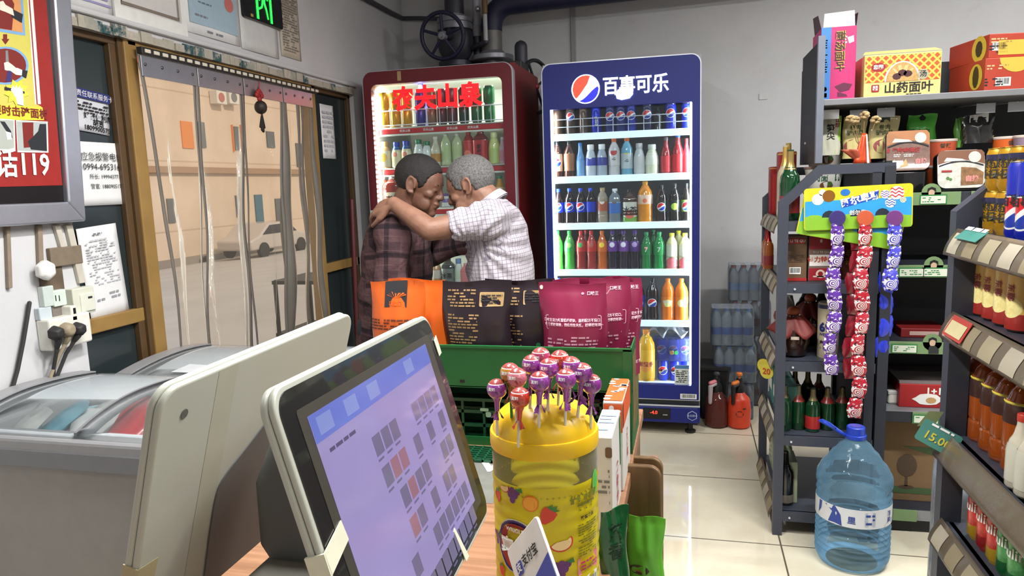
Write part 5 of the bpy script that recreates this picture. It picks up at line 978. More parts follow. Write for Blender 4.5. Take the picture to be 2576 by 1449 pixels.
def ricebox(px0, px1, yt, yb, label, top, food, title, Y=2.90):
    a, c = at(px0, yb, Y=Y), at(px1, yt, Y=Y); w, h = c.x-a.x, c.z-a.z
    tr = thing('food_tray', 'black plastic tray under the %s' % ('rice box beside the paper cone' if px0 < 2300 else 'rice box nearest the yellow cans'), 'tray', ((a.x+c.x)/2, Y+.05, z1+.001), group=GS); MB().prism(rrect(w*.95, .09, .02), 0, max(.012, a.z-z1-.003), XY).build('tray', TRAY, tr, bevel=.004)
    t = thing('rice_box', label, 'ready meal', ((a.x+c.x)/2, Y, a.z), group='boxed rice meals', rot=(radians(-10), 0, 0)); MB().prism(rrect(w, h, .028, 6, 0, h/2), 0, .045, XZ).build('box', TRAY, t, bevel=.004)
    MB().prism(rrect(w*.98, h*.98, .027, 6, 0, h/2), -.0025, 0, XZ).build('film_lid', mat(food, .3, vary=.3, scale=60, coat=.4), t, bevel=.001); f = front(0, -.003, 0)
    up = [(w*.48*cos(pi*i/16), h*.60+h*.36*0+h*.0) for i in range(1)]
    print_([[(-w*.48, h*.62)]+[(-w*.48+w*.96*i/12, h*.62+h*.12*sin(pi*i/12)) for i in range(1, 12)]+[(w*.48, h*.62), (w*.48, h*.9), (w*.42, h*.98), (-w*.42, h*.98), (-w*.48, h*.9)]], f, mat(top, .4), t, 'lid_band')
    print_([[(-w*.46+w*.92*i/12, h*.60+h*.12*sin(pi*i/12)) for i in range(13)]+[(w*.46-w*.92*i/12, h*.56+h*.12*sin(pi*(12-i)/12)) for i in range(13)]], f, INK, t, 'bowl_rim', .0010)
    print_([circ(w*.13, 14, w*.28, h*.80), ], f, mat((206, 200, 190), .4), t, 'round_badge', .0014); print_([[(-w*.36, h*.70), (-w*.30, h*.80), (w*.02, h*.76), (w*.1, h*.71)]], f, mat((214, 208, 198), .4), t, 'steam', .0014)
    if title: lettering(title, w*.125, f, RED, t, -w*.1, h*.50, .06, lift=.0018)
    return t, f, w, h
t, f, w_, h_ = ricebox(2228, 2346, 322, 432, 'boxed beef rice meal with brown sauce beside the paper cone', (170, 112, 66), (122, 92, 80), '红烧牛肉米饭'); lettering('自热', .02, f, mat((206, 130, 126), .5), t, w_*.28, h_*.22, .05, lift=.0018); print_([rrect(w_*.28, h_*.11, .003, cx=-w_*.25, cy=h_*.2)], f, WHITE, t, 'label', .0014); print_([[(-w_*.2, h_*.08), (-w_*.05, h_*.3), (0, h_*.12)], [(-w_*.42, h_*.15), (-w_*.3, h_*.3), (-w_*.3, h_*.1)]], f, mat((190, 160, 110), .5), t, 'potato', .0012); smallprint(f, w_*.45, h_*.08, 2, WHITE, t, 4, u=-w_*.1, v=h_*.38)
t, f, w_, h_ = ricebox(2357, 2485, 372, 476, 'boxed rice meal with mushrooms and chicken nearest the yellow cans', (120, 78, 56), (206, 204, 194), None, 2.885); print_([[(-.002, h_*.08), (0, h_*.55), (w_*.3, h_*.52), (w_*.46, h_*.4), (w_*.44, h_*.1)]], f, mat((140, 100, 60), .45, vary=.5, scale=70), t, 'mushrooms', .0012); lettering('自热', .022, f, mat((206, 130, 126), .5), t, w_*.22, h_*.24, .05, lift=.0018); print_([rrect(w_*.22, h_*.05, 0, cx=-w_*.3, cy=h_*.45)], f, RED, t, 'tag', .0014); print_([circ(.006, 6, -w_*.28, h_*.27), circ(.005, 6, -w_*.22, h_*.24)], f, mat((70, 120, 50), .5), t, 'garnish', .0014)
# dried flowers in an orange paper cone on the shelf arm
p = at(2168, 418, Y=2.80); t = thing('dried_flowers', 'dried cream flower heads on stems in an orange foil paper cone', 'flowers', (p.x, 2.80, 1.413)); ORF = mat((206, 74, 34), .3, .3, vary=.2, scale=25)
def cone(w0, w1, hh, lx, ly, ph):
    def g(a, b): th = 2*pi*a; r_ = (w0+(w1-w0)*b)*(1+.25*sin(4*th+ph)*b); return (r_*cos(th)*1.0+lx*b, r_*sin(th)*.6+ly*b, hh*b)
    return g
MB().grid(cone(.030, .006, .105, .004, 0, 0), 24, 8).build('paper_cone', ORF, t, smooth=60, thick=.001); MB().grid(cone(.012, .030, .05, -.035, 0, 1), 24, 6).build('paper_fold', mat((170, 80, 56), .4, .1, vary=.2), t, smooth=60, thick=.001)
MB().prism([(.012, .0), (.020, .0), (.010, .1), (.006, .1)], -.02, -.018, XZ).build('white_edge', WHITE, t, smooth=0)
rs = random.Random(5)
for px, py in ((2150, 302), (2175, 290), (2203, 302), (2140, 300)):
    q = at(px, py, Y=2.80)-Vector((p.x, 2.80, 1.413)); MB().tube([(0, 0, .05), (q.x*.5, 0, q.z*.5), q], .0016, 6).build('stem', mat((120, 96, 60), .7), t)
    b = MB()
    for k in range(18): a1, a2 = rs.uniform(0, 6.28), rs.uniform(-1.2, 1.5); b.ell((q.x+.011*cos(a1)*cos(a2), .011*sin(a1)*cos(a2), q.z+.009*sin(a2)), (.0085, .0085, .0065), 8, 5)
    b.build('flower_head', mat((170, 146, 104), .8, vary=.2, scale=120), t)
# lower shelves of the black unit
p = at(2255, 1018, Y=2.95); t = thing('milk_carton', 'red carton lying upside down with white splash print on the lower shelf', 'box', (p.x, 2.92, G2Z[4]), 0, GS); MB().bb((0, 0, 0), (.36, .25, .092)).build('carton', mat((160, 30, 34), .45), t, smooth=0, bevel=.003)
f = plane((0, -.0006, 0), (1, 0, 0), (0, 0, 1)); lettering('蛋白1+1', .036, f, WHITE, t, .155, .068, .03, rot=pi); print_([[(.1+.045*cos(k*.35)*(1+.25*(k % 3 == 0)), .034+.022*sin(k*.35)) for k in range(18)]], f, WHITE, t, 'splash'); print_([circ(.018, 12, .11, .03, .012)], f, mat((190, 150, 100), .5), t, 'nuts', .0012); MB().bb((0, .004, .092), (.36, .25, .102)).build('lid', mat((120, 110, 110), .5), t, smooth=0)
t = carton('food_box', 'small white box with rounded edges beside the red carton', (at(2228, 1020, Y=3.0).x+.02, 3.0, G2Z[4]), (.05, .1, .05), NW, group=GS, bevel=.008); MB().bb((-.026, -.051, .038), (.026, .051, .053)).build('lid', mat((190, 190, 186), .5), t, smooth=0, bevel=.003)
CB = mat((112, 88, 60), .8, vary=.06); p0, p1 = at(2206, 1290, Y=2.95), at(2346, 1290, Y=2.95); bw = p1.x-p0.x
t = thing('fan_carton', 'brown cardboard box printed with an electric fan on the bottom shelf', 'box', ((p0.x+p1.x)/2, 2.95, G2Z[5]), 0, GS); MB().bb((-bw/2, 0, 0), (bw/2, .22, .32)).build('carton', CB, t, smooth=0, bevel=.002); f = front(0, -.0006, 0); DG = mat((60, 84, 50), .7)
print_([[(-bw*.1, .222), (bw*.47, .222), (bw*.47, .19)]], f, DG, t, 'green_panel'); print_([[(-bw*.47, .03), (bw*.45, .03), (bw*.45, .055), (-bw*.47, .06)]], f, DG, t, 'green_band')
print_([circ(.036, 24, .0, .145, .046)], f, mat((74, 58, 42), .8, vary=.2, scale=200), t, 'fan_guard', .001); print_([[(-.004, .1), (.004, .1), (.006, .06), (-.006, .06)], circ(.028, 16, 0, .056, .008)], f, mat((70, 54, 40), .8), t, 'fan_stand', .001)
carton('cardboard_box', 'plain brown cardboard box behind the wrapped bottles on the bottom shelf', ((p1.x+.17), 3.08, G2Z[5]), (.3, .2, .26), CB, group=GS)
p = at(2310, 880, Y=3.0); t = carton('snack_box', 'flat red box lying on the shelf above the red carton', (p.x, 3.02, G2Z[3]), (.16, .16, .035), mat((120, 24, 26), .5), group=GS); print_([rrect(.1, .015, 0, cy=.017)], front(0, -.0806, 0), mat((190, 160, 150), .5), t)
# ------------------------------------------------------------------ second aisle shelf, nearest on the right
QX, QY = .592, 1.85; q0 = at(2406, 531, Y=QY)
g3 = thing('shop_shelf', 'slate grey aisle shelf of cans and bottles at the right edge, nearest the camera', 'shelf', (0, 0, 0))
for y in (QY, .75):
    frame_arm(y, QX, 1.0, q0.z, .735, 1.412, .046, .04).build('end_frame', SLATE, g3, smooth=0)
MB().bb((.97, .75, .05), (1.0, QY, 1.38)).build('back_panel', PEG, g3, smooth=0)
G3Z = [at(2440, 588, Y=1.80).z, at(2430, 800, Y=1.80).z, at(2392, 1070, Y=1.80).z-.035, at(2405, 1318, Y=1.80).z-.01]
for i, z in enumerate(G3Z):
    MB().bb((QX+.02, .75, z-.014), (.97, QY, z)).bb((QX+.012, .75, z-.04), (QX+.03, QY, z)).build('shelf_board', SLATE, g3, smooth=0)
    price_rail(g3, (QX+.004, z+.0), 1.0, QY-.02, 1.05, [9, 8, 0, 9][i], i+3, .062)
def slip(Y0, Y1, z, m, label_seed, k=0):
    pass
TEALP = mat((60, 120, 110), .5)
q = at(2437, 1105, Y=1.80); t = thing('price_tag', 'teal price tag with yellow digits clipped to the third rail', 'price tag', (QX-.022, 1.80, q.z-.0), rot=(radians(-20), radians(22), radians(-30)))
MB().prism(rrect(.086, .055, .006), -.001, .001, XZ).build('card', TEALP, t, smooth=0); f = front(0, -.0016, 0); lettering('15.00', .027, f, mat((190, 180, 60), .5), t, 0, -.006, .02); smallprint(f, .05, .01, 1, WHITE, t, 3, v=.022)
MB().prism([(-.05, 0), (-.02, .02), (-.018, .06), (-.045, .045)], .001, .002, XZ).build('second_card', mat((90, 100, 60), .5), t, smooth=0)
q = at(2470, 590, Y=1.72); t = thing('price_tag', 'teal discount card lying on the top rail of the nearest shelf', 'price tag', (QX-.002, 1.72, G3Z[0]+.005), rot=(0, radians(-40), 0)); MB().bb((-.02, -.06, 0), (.012, .06, .0015)).build('card', TEALP, t, smooth=0); smallprint(plane((.012, 0, .002), (0, -1, 0), (1, 0, 0)), .12, .02, 1, WHITE, t, 5)
q = at(2470, 850, Y=1.72); t = thing('price_tag', 'red and cream price card on the second rail of the nearest shelf', 'price tag', (QX-.016, 1.735, G3Z[1]-.012), rot=(0, radians(-62), 0)); MB().bb((-.026, -.055, 0), (.024, .055, .0015)).build('card', mat((176, 60, 50), .5), t, smooth=0); print_([rrect(.092, .032, .0, cy=-.004)], plane((0, 0, .002), (0, -1, 0), (1, 0, 0)), mat((196, 184, 140), .5), t, 'slip')
GN = 'drinks on the nearest aisle shelf'
def gpos(px, py, X=.668): return at(px, py, X=X).y
GOLDC = dict(c=(196, 146, 34), lid=(206, 170, 70), h=.093, r=.0265, top=(40, 40, 70), text='果粒\n酸橙', tcol=mat((40, 40, 30), .5), tsize=.022, rz=-1.2)
for tier in (0, 1):
    for k, px in enumerate((2508, 2538, 2566)):
        can((.668, gpos(px, 540), G3Z[0]+.0005+tier*.0935), 'golden drink can with dark band, %s from the post in the %s tier' % (ORD[k], 'upper' if tier else 'lower'), group=GN, **GOLDC)
for k, px in enumerate((2568, 2596)): can((.640, gpos(px, 560, .640), G3Z[0]+.0005), 'tall blue cola can before the golden cans, %s from the post' % ORD[k], lab_mat=logo_mat((14, 34, 160), .055, .03), h=.155, r=.0275, group=GN, text='百事', tcol=INK, tsize=.026, rz=-1.2)
ENM = fruit_mat((222, 180, 90), (236, 206, 120), .052, .022, (160, 44, 38))
for k, px in enumerate((2474, 2486, 2512, 2542, 2576)):
    bottle((.668 if k else .735, gpos(px, 760, .668) if k else 1.80, G3Z[1]+.0005), 'gold and red energy drink bottle on the second board, %s from the post' % ORD[k], kind='energy', h=.205, r=.031, liq=(122, 66, 40), cap=(70, 50, 44), lab_mat=ENM, zone=(.03, .78), group=GN, text='东鹏', tcol=mat((150, 40, 70), .5), tsize=.018, trot=-pi/2, rz=-1.2)
for k, px in enumerate((2456, 2482, 2512, 2542, 2576)):
    t = bottle((.668, gpos(px, 1000), G3Z[2]+.0005), 'brown tea bottle with black cap on the third board, %s from the post' % ORD[k], kind='straight', h=.205, r=.034, liq=(150, 70, 22), cap=(26, 24, 26), lab=(58, 34, 30), zone=(.52, .74), group=GN, neck=None)
    if k == 0: MB().lathe([(.0325, .152), (.034, .149), (.0325, .146)], 20, cap=False).build('yellow_ring', mat((206, 190, 60), .5), t)
for k, px in enumerate((2576, 2602)): bottle((.635, gpos(px, 1060, .635), G3Z[2]+.0005), 'white dressing bottle at the front of the third board, %s from the post' % ORD[k], kind='slim', h=.15, r=.026, liq=(206, 200, 180), cap=(190, 60, 50), lab=(206, 206, 190), zone=(.1, .6), group=GN, text='10', tcol=INK)
for k, px in enumerate((2470, 2496, 2524, 2554, 2584)):
    c_, l_ = [((190, 150, 40), 'yellow and red tall can'), ((160, 34, 34), 'red and yellow tall can'), ((196, 160, 40), 'yellow and red tall can'), ((24, 104, 50), 'green tall can'), ((30, 110, 56), 'green tall can')][k]
    lm_ = fruit_mat(c_, (170, 40, 36) if k < 3 else (60, 130, 70), .07, .034)
    can((.655, gpos(px, 1320, .655), G3Z[3]+.0005), '%s on the lowest board, %s from the post' % (l_, ORD[k]), c=c_, lab_mat=lm_, h=.158, r=.029, group=GN, text='liulin', tcol=WHITE, tsize=.03, trot=0, rz=-1.2)
# wrapped bottles on the floor behind the post
def pack(nm, label, loc, nx, ny, r, h, liq, cap, lab, group, rz=0.0, film=(214, 222, 230), zone=(.3, .5), kind='straight', edge=.25):
    t = thing(nm, label, 'bottle pack', loc, rz, group); p = smooth_prof(prof(kind, r, h), 2); m = clear_mat(liq, .32, .08, .34, tuple(min(255, q_+30) for q_ in liq))
    for j in range(ny):
        for i in range(nx):
            c = ((i-(nx-1)/2)*r*2.02, (j+.5)*r*2.02, 0)
            b = MB().lathe(p, 14, c=c).build('bottle', m, t)
            MB().lathe([(r*.46, h*.93), (r*.46, h*.995), (r*.40, h)], 12, c=c).build('cap', mat(cap, .4), b)
            if j == 0 or i in (0, nx-1): MB().lathe([(r*1.006, h*zone[0]), (r*1.006, h*zone[1])], 14, c=c, cap=False).build('label', mat(lab, .5), b, smooth=180)
    w, d = nx*r*1.01+.003, ny*r*2.02+.006; fm = clear_mat(film, .3, .12, .07, (206, 212, 220), .6, 26)
    MB().loft([[(x, y, z) for x, y in rrect(2*w*s, d*s, r*.9, 4, 0, d/2-.003)] for z, s in ((.002, 1), (h*.78, 1), (h*.95, .98), (h+.004, .95))], cap=True).build('shrink_film', fm, t, smooth=60); return t
PW = 'shrink-wrapped water packs'
p = at(1842, 1040, Y=4.16)
for k in range(3): pack('water_pack', ['bottom blue capped water pack standing on the floor behind the sprayers', 'middle blue capped water pack in the stack beside the aisle shelf', 'top blue capped water pack in the stack by the aisle shelf'][k], (.245+(.0, .012, -.004)[k], 4.15, .001+k*.2155), 4, 3, .0285, .21, (222, 232, 240), (90, 140, 196), (60, 110, 190), PW)
for k in range(4): pack('water_pack', ['lowest red capped water pack, against the back wall', 'second red capped water pack from the floor, against the wall', 'third red capped water pack from the floor, against the wall', 'topmost red capped water pack with red and blue labels by the wall'][k], (.35+(.01 if k == 2 else 0), 4.42, .001+k*.2155), 4, 3, .0285, .21, (232, 226, 226), (186, 60, 60), (170, 60, 60) if k < 3 else (150, 176, 206), 'red capped water packs by the wall')
pk_ = pack('water_pack', 'clear wrapped pack of white bottles with red labels behind the right post', (.835, 2.06, .001), 2, 2, .062, .285, (244, 242, 242), (190, 40, 50), (200, 190, 190), 'large wrapped bottles on the floor', zone=(.3, .55), edge=.3)
pk_ = pack('water_pack', 'upper clear wrapped pack with red tops behind the right post', (.835, 2.06, .288), 2, 2, .062, .26, (244, 242, 242), (190, 40, 50), (176, 60, 60), 'large wrapped bottles on the floor', zone=(.25, .5), edge=.3)
# big water jug
jp = at(2150, 1425, Z=0); t = thing('water_jug', 'large blue ribbed water jug with blue cap and carrying handle on the floor', 'water jug', (.572, 2.63, .0))
pr_ = [(.085, 0), (.112, .008), (.122, .03)]
for k in range(6): pr_ += [(.124, .045+k*.021), (.1175, .055+k*.021)]
pr_ += [(.123, .172), (.1235, .176), (.1235, .245), (.120, .25), (.124, .268), (.119, .28), (.125, .30), (.124, .325), (.112, .352), (.085, .39), (.055, .43), (.034, .452), (.031, .468)]
def jugmat():
    q = NT('jug_plastic'); lw = q.n('ShaderNodeLayerWeight'); lw.inputs[0].default_value = .34
    nrm = q.bump(q.noise(q.coord(), 14, 3), .5, .02); q.put(lw.inputs['Normal'], nrm)
    tr = q.n('ShaderNodeBsdfTransparent'); q.put(tr.inputs[0], q.mix(lw.outputs[1], L3((236, 246, 250)), L3((176, 208, 228))))
    gl = q.bsdf(L3((150, 192, 220)), .06, 0, nrm, spec=.8); mx = q.n('ShaderNodeMixShader'); q.put(mx.inputs[0], q.math('MULTIPLY_ADD', lw.outputs[0], .75, .10)); q.put(mx.inputs[1], tr.outputs[0]); q.put(mx.inputs[2], gl); return q.done(mx.outputs[0])
MB().lathe(smooth_prof(pr_, 3), 48).build('jug_body', jugmat(), t)
MB().lathe([(.1242, .176), (.1242, .243)], 48, cap=False).build('label', mat((206, 210, 216), .4), t, smooth=180); fn = wrap(.1243, .21, a0=-pi/2-.2)
JB = mat((40, 66, 150), .5); print_([[(-.1, .028), (-.07, .01), (-.085, -.03), (-.06, -.028), (-.035, -.033), (-.04, .005), (-.06, .033)], [(-.13, .03), (-.115, .03), (-.12, .0), (-.135, -.02)]], fn, JB, t, 'wave_print'); lettering('里', .028, fn, JB, t, -.005, -.008, .02, lift=.001); print_([rrect(.036, .05, .003, cx=.055)], fn, mat((170, 178, 190), .5), t, 'icon_panel'); smallprint(fn, .03, .042, 3, JB, t, 4, u=.055, lift=.001); lettering('康泉', .022, fn, JB, t, .135, 0, .02, rot=-pi/2); print_([[(.11, -.03), (.16, -.03), (.16, -.01), (.13, -.015)]], fn, JB, t, 'wave_print')
CAPB = mat((28, 60, 170), .4); c = MB().lathe([(.030, .455), (.035, .458), (.035, .47), (.031, .472), (.030, .497), (.027, .50)], 28).build('cap', CAPB, t); print_([circ(.02, 20)], plane((0, 0, .5005), (1, 0, 0), (0, 1, 0)), mat((60, 60, 150), .4), c)
MB().tube([(-.03, .0, .462), (-.055, -.01, .478), (-.085, -.015, .50), (-.108, -.012, .512), (-.118, 0, .514), (-.108, .012, .512), (-.085, .015, .50), (-.055, .01, .478), (-.03, .0, .462)], .0055, 8).build('handle', CAPB, t); MB().tube([(-.075, -.014, .496), (-.112, -.004, .514)], .009, 8, flat=.5).build('grip', CAPB, t)
# pressure sprayers
for k, (px, py, col_, lb) in enumerate(((1860, 1080, (214, 66, 36), 'orange pressure sprayer bottle with black pump on the floor'), (1803, 1078, (136, 70, 66), 'murky dark pink pressure sprayer bottle beside the blue fridge'))):
    p = at(px, py, Z=0); t = thing('sprayer_bottle', lb, 'sprayer', (p.x-.0, p.y+.05, 0), 0, 'pressure sprayers')
    body = mat(col_, .4, vary=.2 if k == 0 else .15, scale=16) if k == 0 else clear_mat((170, 110, 104), .5, .1, .35, (130, 70, 64))
    MB().lathe(smooth_prof([(.05, 0), (.062, .01), (.064, .10), (.058, .16), (.03, .195), (.022, .205)]), 24).build('tank', body, t); MB().lathe([(.028, .2), (.030, .205), (.028, .235), (.018, .25), (.016, .275)], 18).build('pump_head', BLACK, t)
    MB().lathe([(.006, .27), (.006, .292), (.016, .294), (.017, .305), (.012, .31)], 14).build('plunger', mat((226, 120, 40) if k == 0 else (60, 60, 62), .4), t)
    MB().tube([(-.01, -.03, .25), (-.034, -.05, .24), (-.036, -.058, .15)], [.012, .014, .010], 8).build('trigger', BLACK if k == 0 else mat((170, 160, 160), .4), t); MB().tube([(-.012, -.03, .262), (-.034, -.046, .258)], .012, 8).build('nozzle', mat((226, 120, 40) if k == 0 else (206, 120, 126), .4), t)
    if k == 0: print_([circ(.022, 12, 0, 0, .018), circ(.012, 8, .025, .03, .004)], wrap(.0635, .09), mat((60, 24, 18), .6), t, 'stain')
t = thing('black_bin', 'black plastic box on the floor behind the dark sprayer', 'box', (.14, 4.22, 0)); MB().loft([[(x, y, z) for x, y in rrect(.17*s, .2*s, .02)] for z, s in ((0, .85), (.30, 1))]).build('bin_body', BLACK, t); MB().prism(rrect(.185, .215, .02), .295, .31, XY).build('rim', mat((30, 30, 32), .5), t)
# candy cards and strips hanging on the slate shelf
CY = 2.745
def card(label, px, py, wd, hh, rot, Y, front_=True):
    p = at(px, py, Y=Y); t = thing('candy_card', label, 'display card', p, group='candy display cards', rot=(0, -rot, 0)); f = front(0, -.0012, 0)
    MB().prism(rrect(wd, hh, .012), -.001, .001, XZ).build('card', mat((206, 196, 40), .4), t, smooth=0)
    print_([rrect(wd*.98, hh*.52, .004, cy=-.01)], f, mat((50, 150, 214), .4), t, 'sky_print'); print_([[(-wd*.49+wd*.98*i/16, -hh*.18+.008*sin(i*1.1)) for i in range(17)]+[(wd*.49, -hh*.49), (-wd*.49, -hh*.49)]], f, mat((130, 180, 50), .4), t, 'grass_print', .0009)
    if front_:
        print_([[(-.052, -.0), (.066, .03), (.068, .058), (-.05, .028)]], f, mat((30, 70, 180), .4), t, 'name_panel', .0012); lettering('阿尔卑斯', .032, f, WHITE, t, .008, .028, .04, rot=.22, lift=.0018)
        print_([circ(.021, 20, -.094, .045)], f, mat((130, 84, 30), .3), t, 'candy_ball', .0012); print_([circ(.02, 14, -.13, .035), circ(.012, 12, -.115, .058)], f, mat((236, 232, 226), .4), t, 'cloud', .0011)
        SW = [(.125, .045, .023, (190, 50, 60)), (.088, .042, .015, (120, 90, 160)), (.105, .012, .017, (50, 90, 170)), (.145, .02, .010, (130, 140, 40))]
        for (u, v, r, cc) in SW:
            o = print_([circ(r, 20, u, v)], f, WHITE, t, 'swirl_ball', .0012); print_([[(u+r*.9*(i/6-1), v+r*(-.55+j*.5)+r*.15*sin(i)) for i in range(13)]+[(u+r*.9*(1-i/6), v+r*(-.35+j*.5)+r*.15*sin(12-i)) for i in range(13)] for j in (0, 1, 2)], f, mat(cc, .4), o, 'swirl', .0016)
        print_([circ(.024, 12, 0, -.03)[0:7], circ(.024, 12, -.093, -.03)[0:7], circ(.024, 12, .08, -.03)[0:7]], f, mat((30, 40, 50), .5), t, 'cut_out', .0012); lettering('创尔卑', .018, f, WHITE, t, 0, -.018, .02, lift=.002)
        print_([circ(.016, 12, -.04, .055, .012)], f, mat((40, 110, 190), .4), t, 'badge', .0012)
    else: print_([circ(.024, 12, .05, -.02)[0:12], circ(.024, 12, -.04, -.02)], f, mat((30, 36, 40), .5), t, 'cut_out', .0012)
    return t
card('yellow and blue candy card hanging in front, candy strips hooked on it', 2157, 522, .352, .150, radians(1.5), CY); card('second tilted candy card mostly hidden behind the front candy card', 2140, 560, .345, .14, radians(-11), CY+.012, False)
MB_ = mat((120, 126, 130), .4)
sach = {}
def candy_strip(label, px, py, n, c, Y, sw=1.0, dx=0.0, ball=None, printed=True):
    p = at(px, py, Y=Y); t = thing('candy_strip', label, 'candy strip', p, group='candy strips'); L = .079; r = random.Random(n+px)
    t2 = at(px+dx, py+300, Y=Y)-at(px, py+300, Y=Y)
    if ball: MB().lathe([(.0, -.0045), (.026, -.004), (.028, 0), (.026, .004), (.0, .0045)], 20, M=Matrix.Translation((0, 0, .018)) @ Matrix.Rotation(pi/2, 4, 'X'), cap=False).build('hanging_disc', mat(ball, .3, coat=.5), t)
    base = mat(c, .25, coat=.6, vary=.12, scale=50); k_ = ('sachet', c, printed)
    pm = _mc.get(k_)
    if pm is None:
        q = NT('sachet_print'); co = q.coord(); x = q.xyz(co); d = q.math('SQRT', q.math('ADD', q.math('POWER', x[0], 2.0), q.math('POWER', q.math('ADD', x[2], .055), 2.0)))
        sw_ = q.math('LESS_THAN', q.math('FRACT', q.math('ADD', q.math('MULTIPLY', d, 160), q.math('MULTIPLY', x[0], 40))), .5); disc = q.math('LESS_THAN', d, .018)
        blot = q.math('GREATER_THAN', q.noise(co, 75, 2), .56); col_ = q.mix(blot, L3(c), L3((226, 220, 222))); dk = q.math('GREATER_THAN', q.noise(co, 110, 2), .62); col_ = q.mix(dk, col_, L3((40, 30, 50)))
        col_ = q.mix(disc, col_, q.mix(sw_, L3(c), L3((230, 226, 226)))); pm = q.done(q.bsdf(col_, .22, coat=.6, normal=q.bump(q.noise(co, 60, 3), .4, .006))); _mc[k_] = pm
    for i in range(n):
        def side(sg):
            def f(a, b): 
                u = (a-.5)*2; e = sin(pi*b); w = (.020+.0055*e)*sw*(1+.05*sin(b*20+i)); return (u*w+.003*sin(i*1.9+b*3), sg*(.0085*e**.7*(1-u*u)**.6+.0004), -b*L*.97)
            return f
        b = MB(); b.grid(side(-1), 8, 10).grid(side(1), 8, 10)
        o = b.build('sachet', pm if printed else base, t, smooth=60); o.location = (t2.x*i/8*1.0+.004*sin(i*2.1), .002*sin(i*3.3), -i*L); o.rotation_euler = (.06*sin(i*2.7), 0, .35*sin(i*1.3+px))
    return t
VIO = (92, 50, 150); REDS_ = (170, 36, 50); BLU_ = (40, 56, 190)
candy_strip('violet candy strip hanging on the left of the candy card', 2106, 562, 7, VIO, CY-.014, 1, -6, (60, 50, 110))
candy_strip('long red printed candy strip in the middle of the candy card', 2176, 562, 9, REDS_, CY-.016, 1, -4, (190, 90, 60))
candy_strip('plain dark red candy strip behind the long red one', 2156, 575, 7, (140, 26, 44), CY+.026, 1, -8, None, False)
candy_strip('short printed blue candy strip at the right of the candy card', 2250, 562, 3, (70, 70, 190), CY-.014, 1, 0, (110, 60, 120))
candy_strip('plain blue candy strip hanging at the right behind the short one', 2240, 572, 6, BLU_, CY+.026, 1, -8, None, False)
# ------------------------------------------------------------------ pipes and valves above the fridges
PIPE = mat((70, 70, 82), .45, .3, vary=.2, scale=10); PIPEL = mat((150, 150, 160), .4, .4, vary=.15); VALV = mat((34, 36, 66), .5, vary=.1)
PYY = 4.56
def gp(x, y, Y=PYY): return at(x, y, Y=Y)
a = gp(1142, 0); t = thing('gate_valve', 'old iron gate valve with a large handwheel on a pipe above the red fridge', 'valve', (a.x, PYY, 0)); fz = gp(1160, 45).z
MB().lathe([(.062, fz-.02), (.062, ZC)], 18).build('pipe', PIPE, t); MB().lathe([(.115, fz-.075), (.115, fz-.045), (.108, fz-.042), (.108, fz-.034), (.115, fz-.03), (.115, fz-.005), (.066, fz+.0), (.06, fz+.03)], 24).build('flange', PIPEL, t)
for k in range(6): MB().lathe([(.013, fz-.10), (.013, fz-.075)], 6, c=(.095*cos(k*pi/3+.4), .095*sin(k*pi/3+.4), 0)).build('bolt', PIPE, t)
c0 = gp(1142, 105, PYY)-Vector((a.x, PYY, 0)); MB().ell((0, 0, c0.z), (.12, .10, .15), 20, 14).lathe([(.055, 1.9), (.06, c0.z)], 16).build('valve_body', mat((60, 60, 70), .5, vary=.2), t)
hw = gp(1113, 90, PYY-.24); hc = hw-Vector((a.x, PYY, 0)); ax = (hc-Vector((0, 0, c0.z+.03))).normalized()
MB().tube([(0, 0, c0.z+.03), hc], .022, 10).build('stem', PIPE, t); Q = ax.to_track_quat('Z', 'Y').to_matrix().to_4x4(); Q.translation = hc
RW_ = .135; MB().tube([Q @ Vector((RW_*cos(k*2*pi/36), RW_*sin(k*2*pi/36), 0)) for k in range(37)], .0125, 10, ends=False).build('handwheel_rim', VALV, t)
for k in range(5): MB().tube([Q @ Vector((.02*cos(k*1.2566+.3), .02*sin(k*1.2566+.3), 0)), Q @ Vector((RW_*cos(k*1.2566+.3), RW_*sin(k*1.2566+.3), 0))], [.010, .009], 8).build('spoke', VALV, t)
MB().lathe([(.03, -.015), (.032, .0), (.022, .02), (.013, .022), (.012, .04)], 14, M=Q).build('hub', PIPEL, t); MB().lathe([(.105, 1.93), (.11, 1.97), (.10, 2.13), (.115, 2.14), (.115, 2.17)], 20).build('lower_flange', PIPE, t)
a = gp(1236, 60); t = thing('water_pipe', 'thick grey water pipe with flange and elbow above the red fridge', 'pipe', (a.x, PYY, 0)); ez = gp(1250, 12).z; e1 = gp(2010, -8)
MB().lathe([(.065, 1.9), (.065, ez-.13)], 18).build('riser', mat((120, 118, 116), .45, .2, vary=.3, scale=8), t); z0 = gp(1235, 140).z
MB().lathe([(.13, z0-.035), (.135, z0-.03), (.135, z0-.005), (.12, z0), (.085, z0+.01), (.07, z0+.025)], 26).build('flange', PIPEL, t)
MB().tube([(0, 0, ez-.16)]+[(.13-.13*cos(k*pi/12), 0, ez-.13+.13*sin(k*pi/12)) for k in range(7)]+[(.5, 0, ez+.01), (2.6, 0, ez+.05)], .068, 16, ends=False).build('elbow_run', VALV, t)
a = gp(1200, 60, 4.6); t = thing('plastic_pipe', 'thin white plastic pipe with grey joint between the two iron pipes', 'pipe', (a.x, 4.6, 0)); z1 = gp(1200, 68, 4.6).z
MB().lathe([(.026, z1), (.026, ZC)], 12).build('pipe', mat((170, 172, 186), .4), t); MB().lathe([(.032, z1-.06), (.034, z1-.05), (.034, z1), (.028, z1+.01)], 14).build('joint', mat((150, 150, 160), .4), t); MB().lathe([(.03, 1.9), (.03, z1-.05)], 12).build('lower_pipe', PIPE, t)
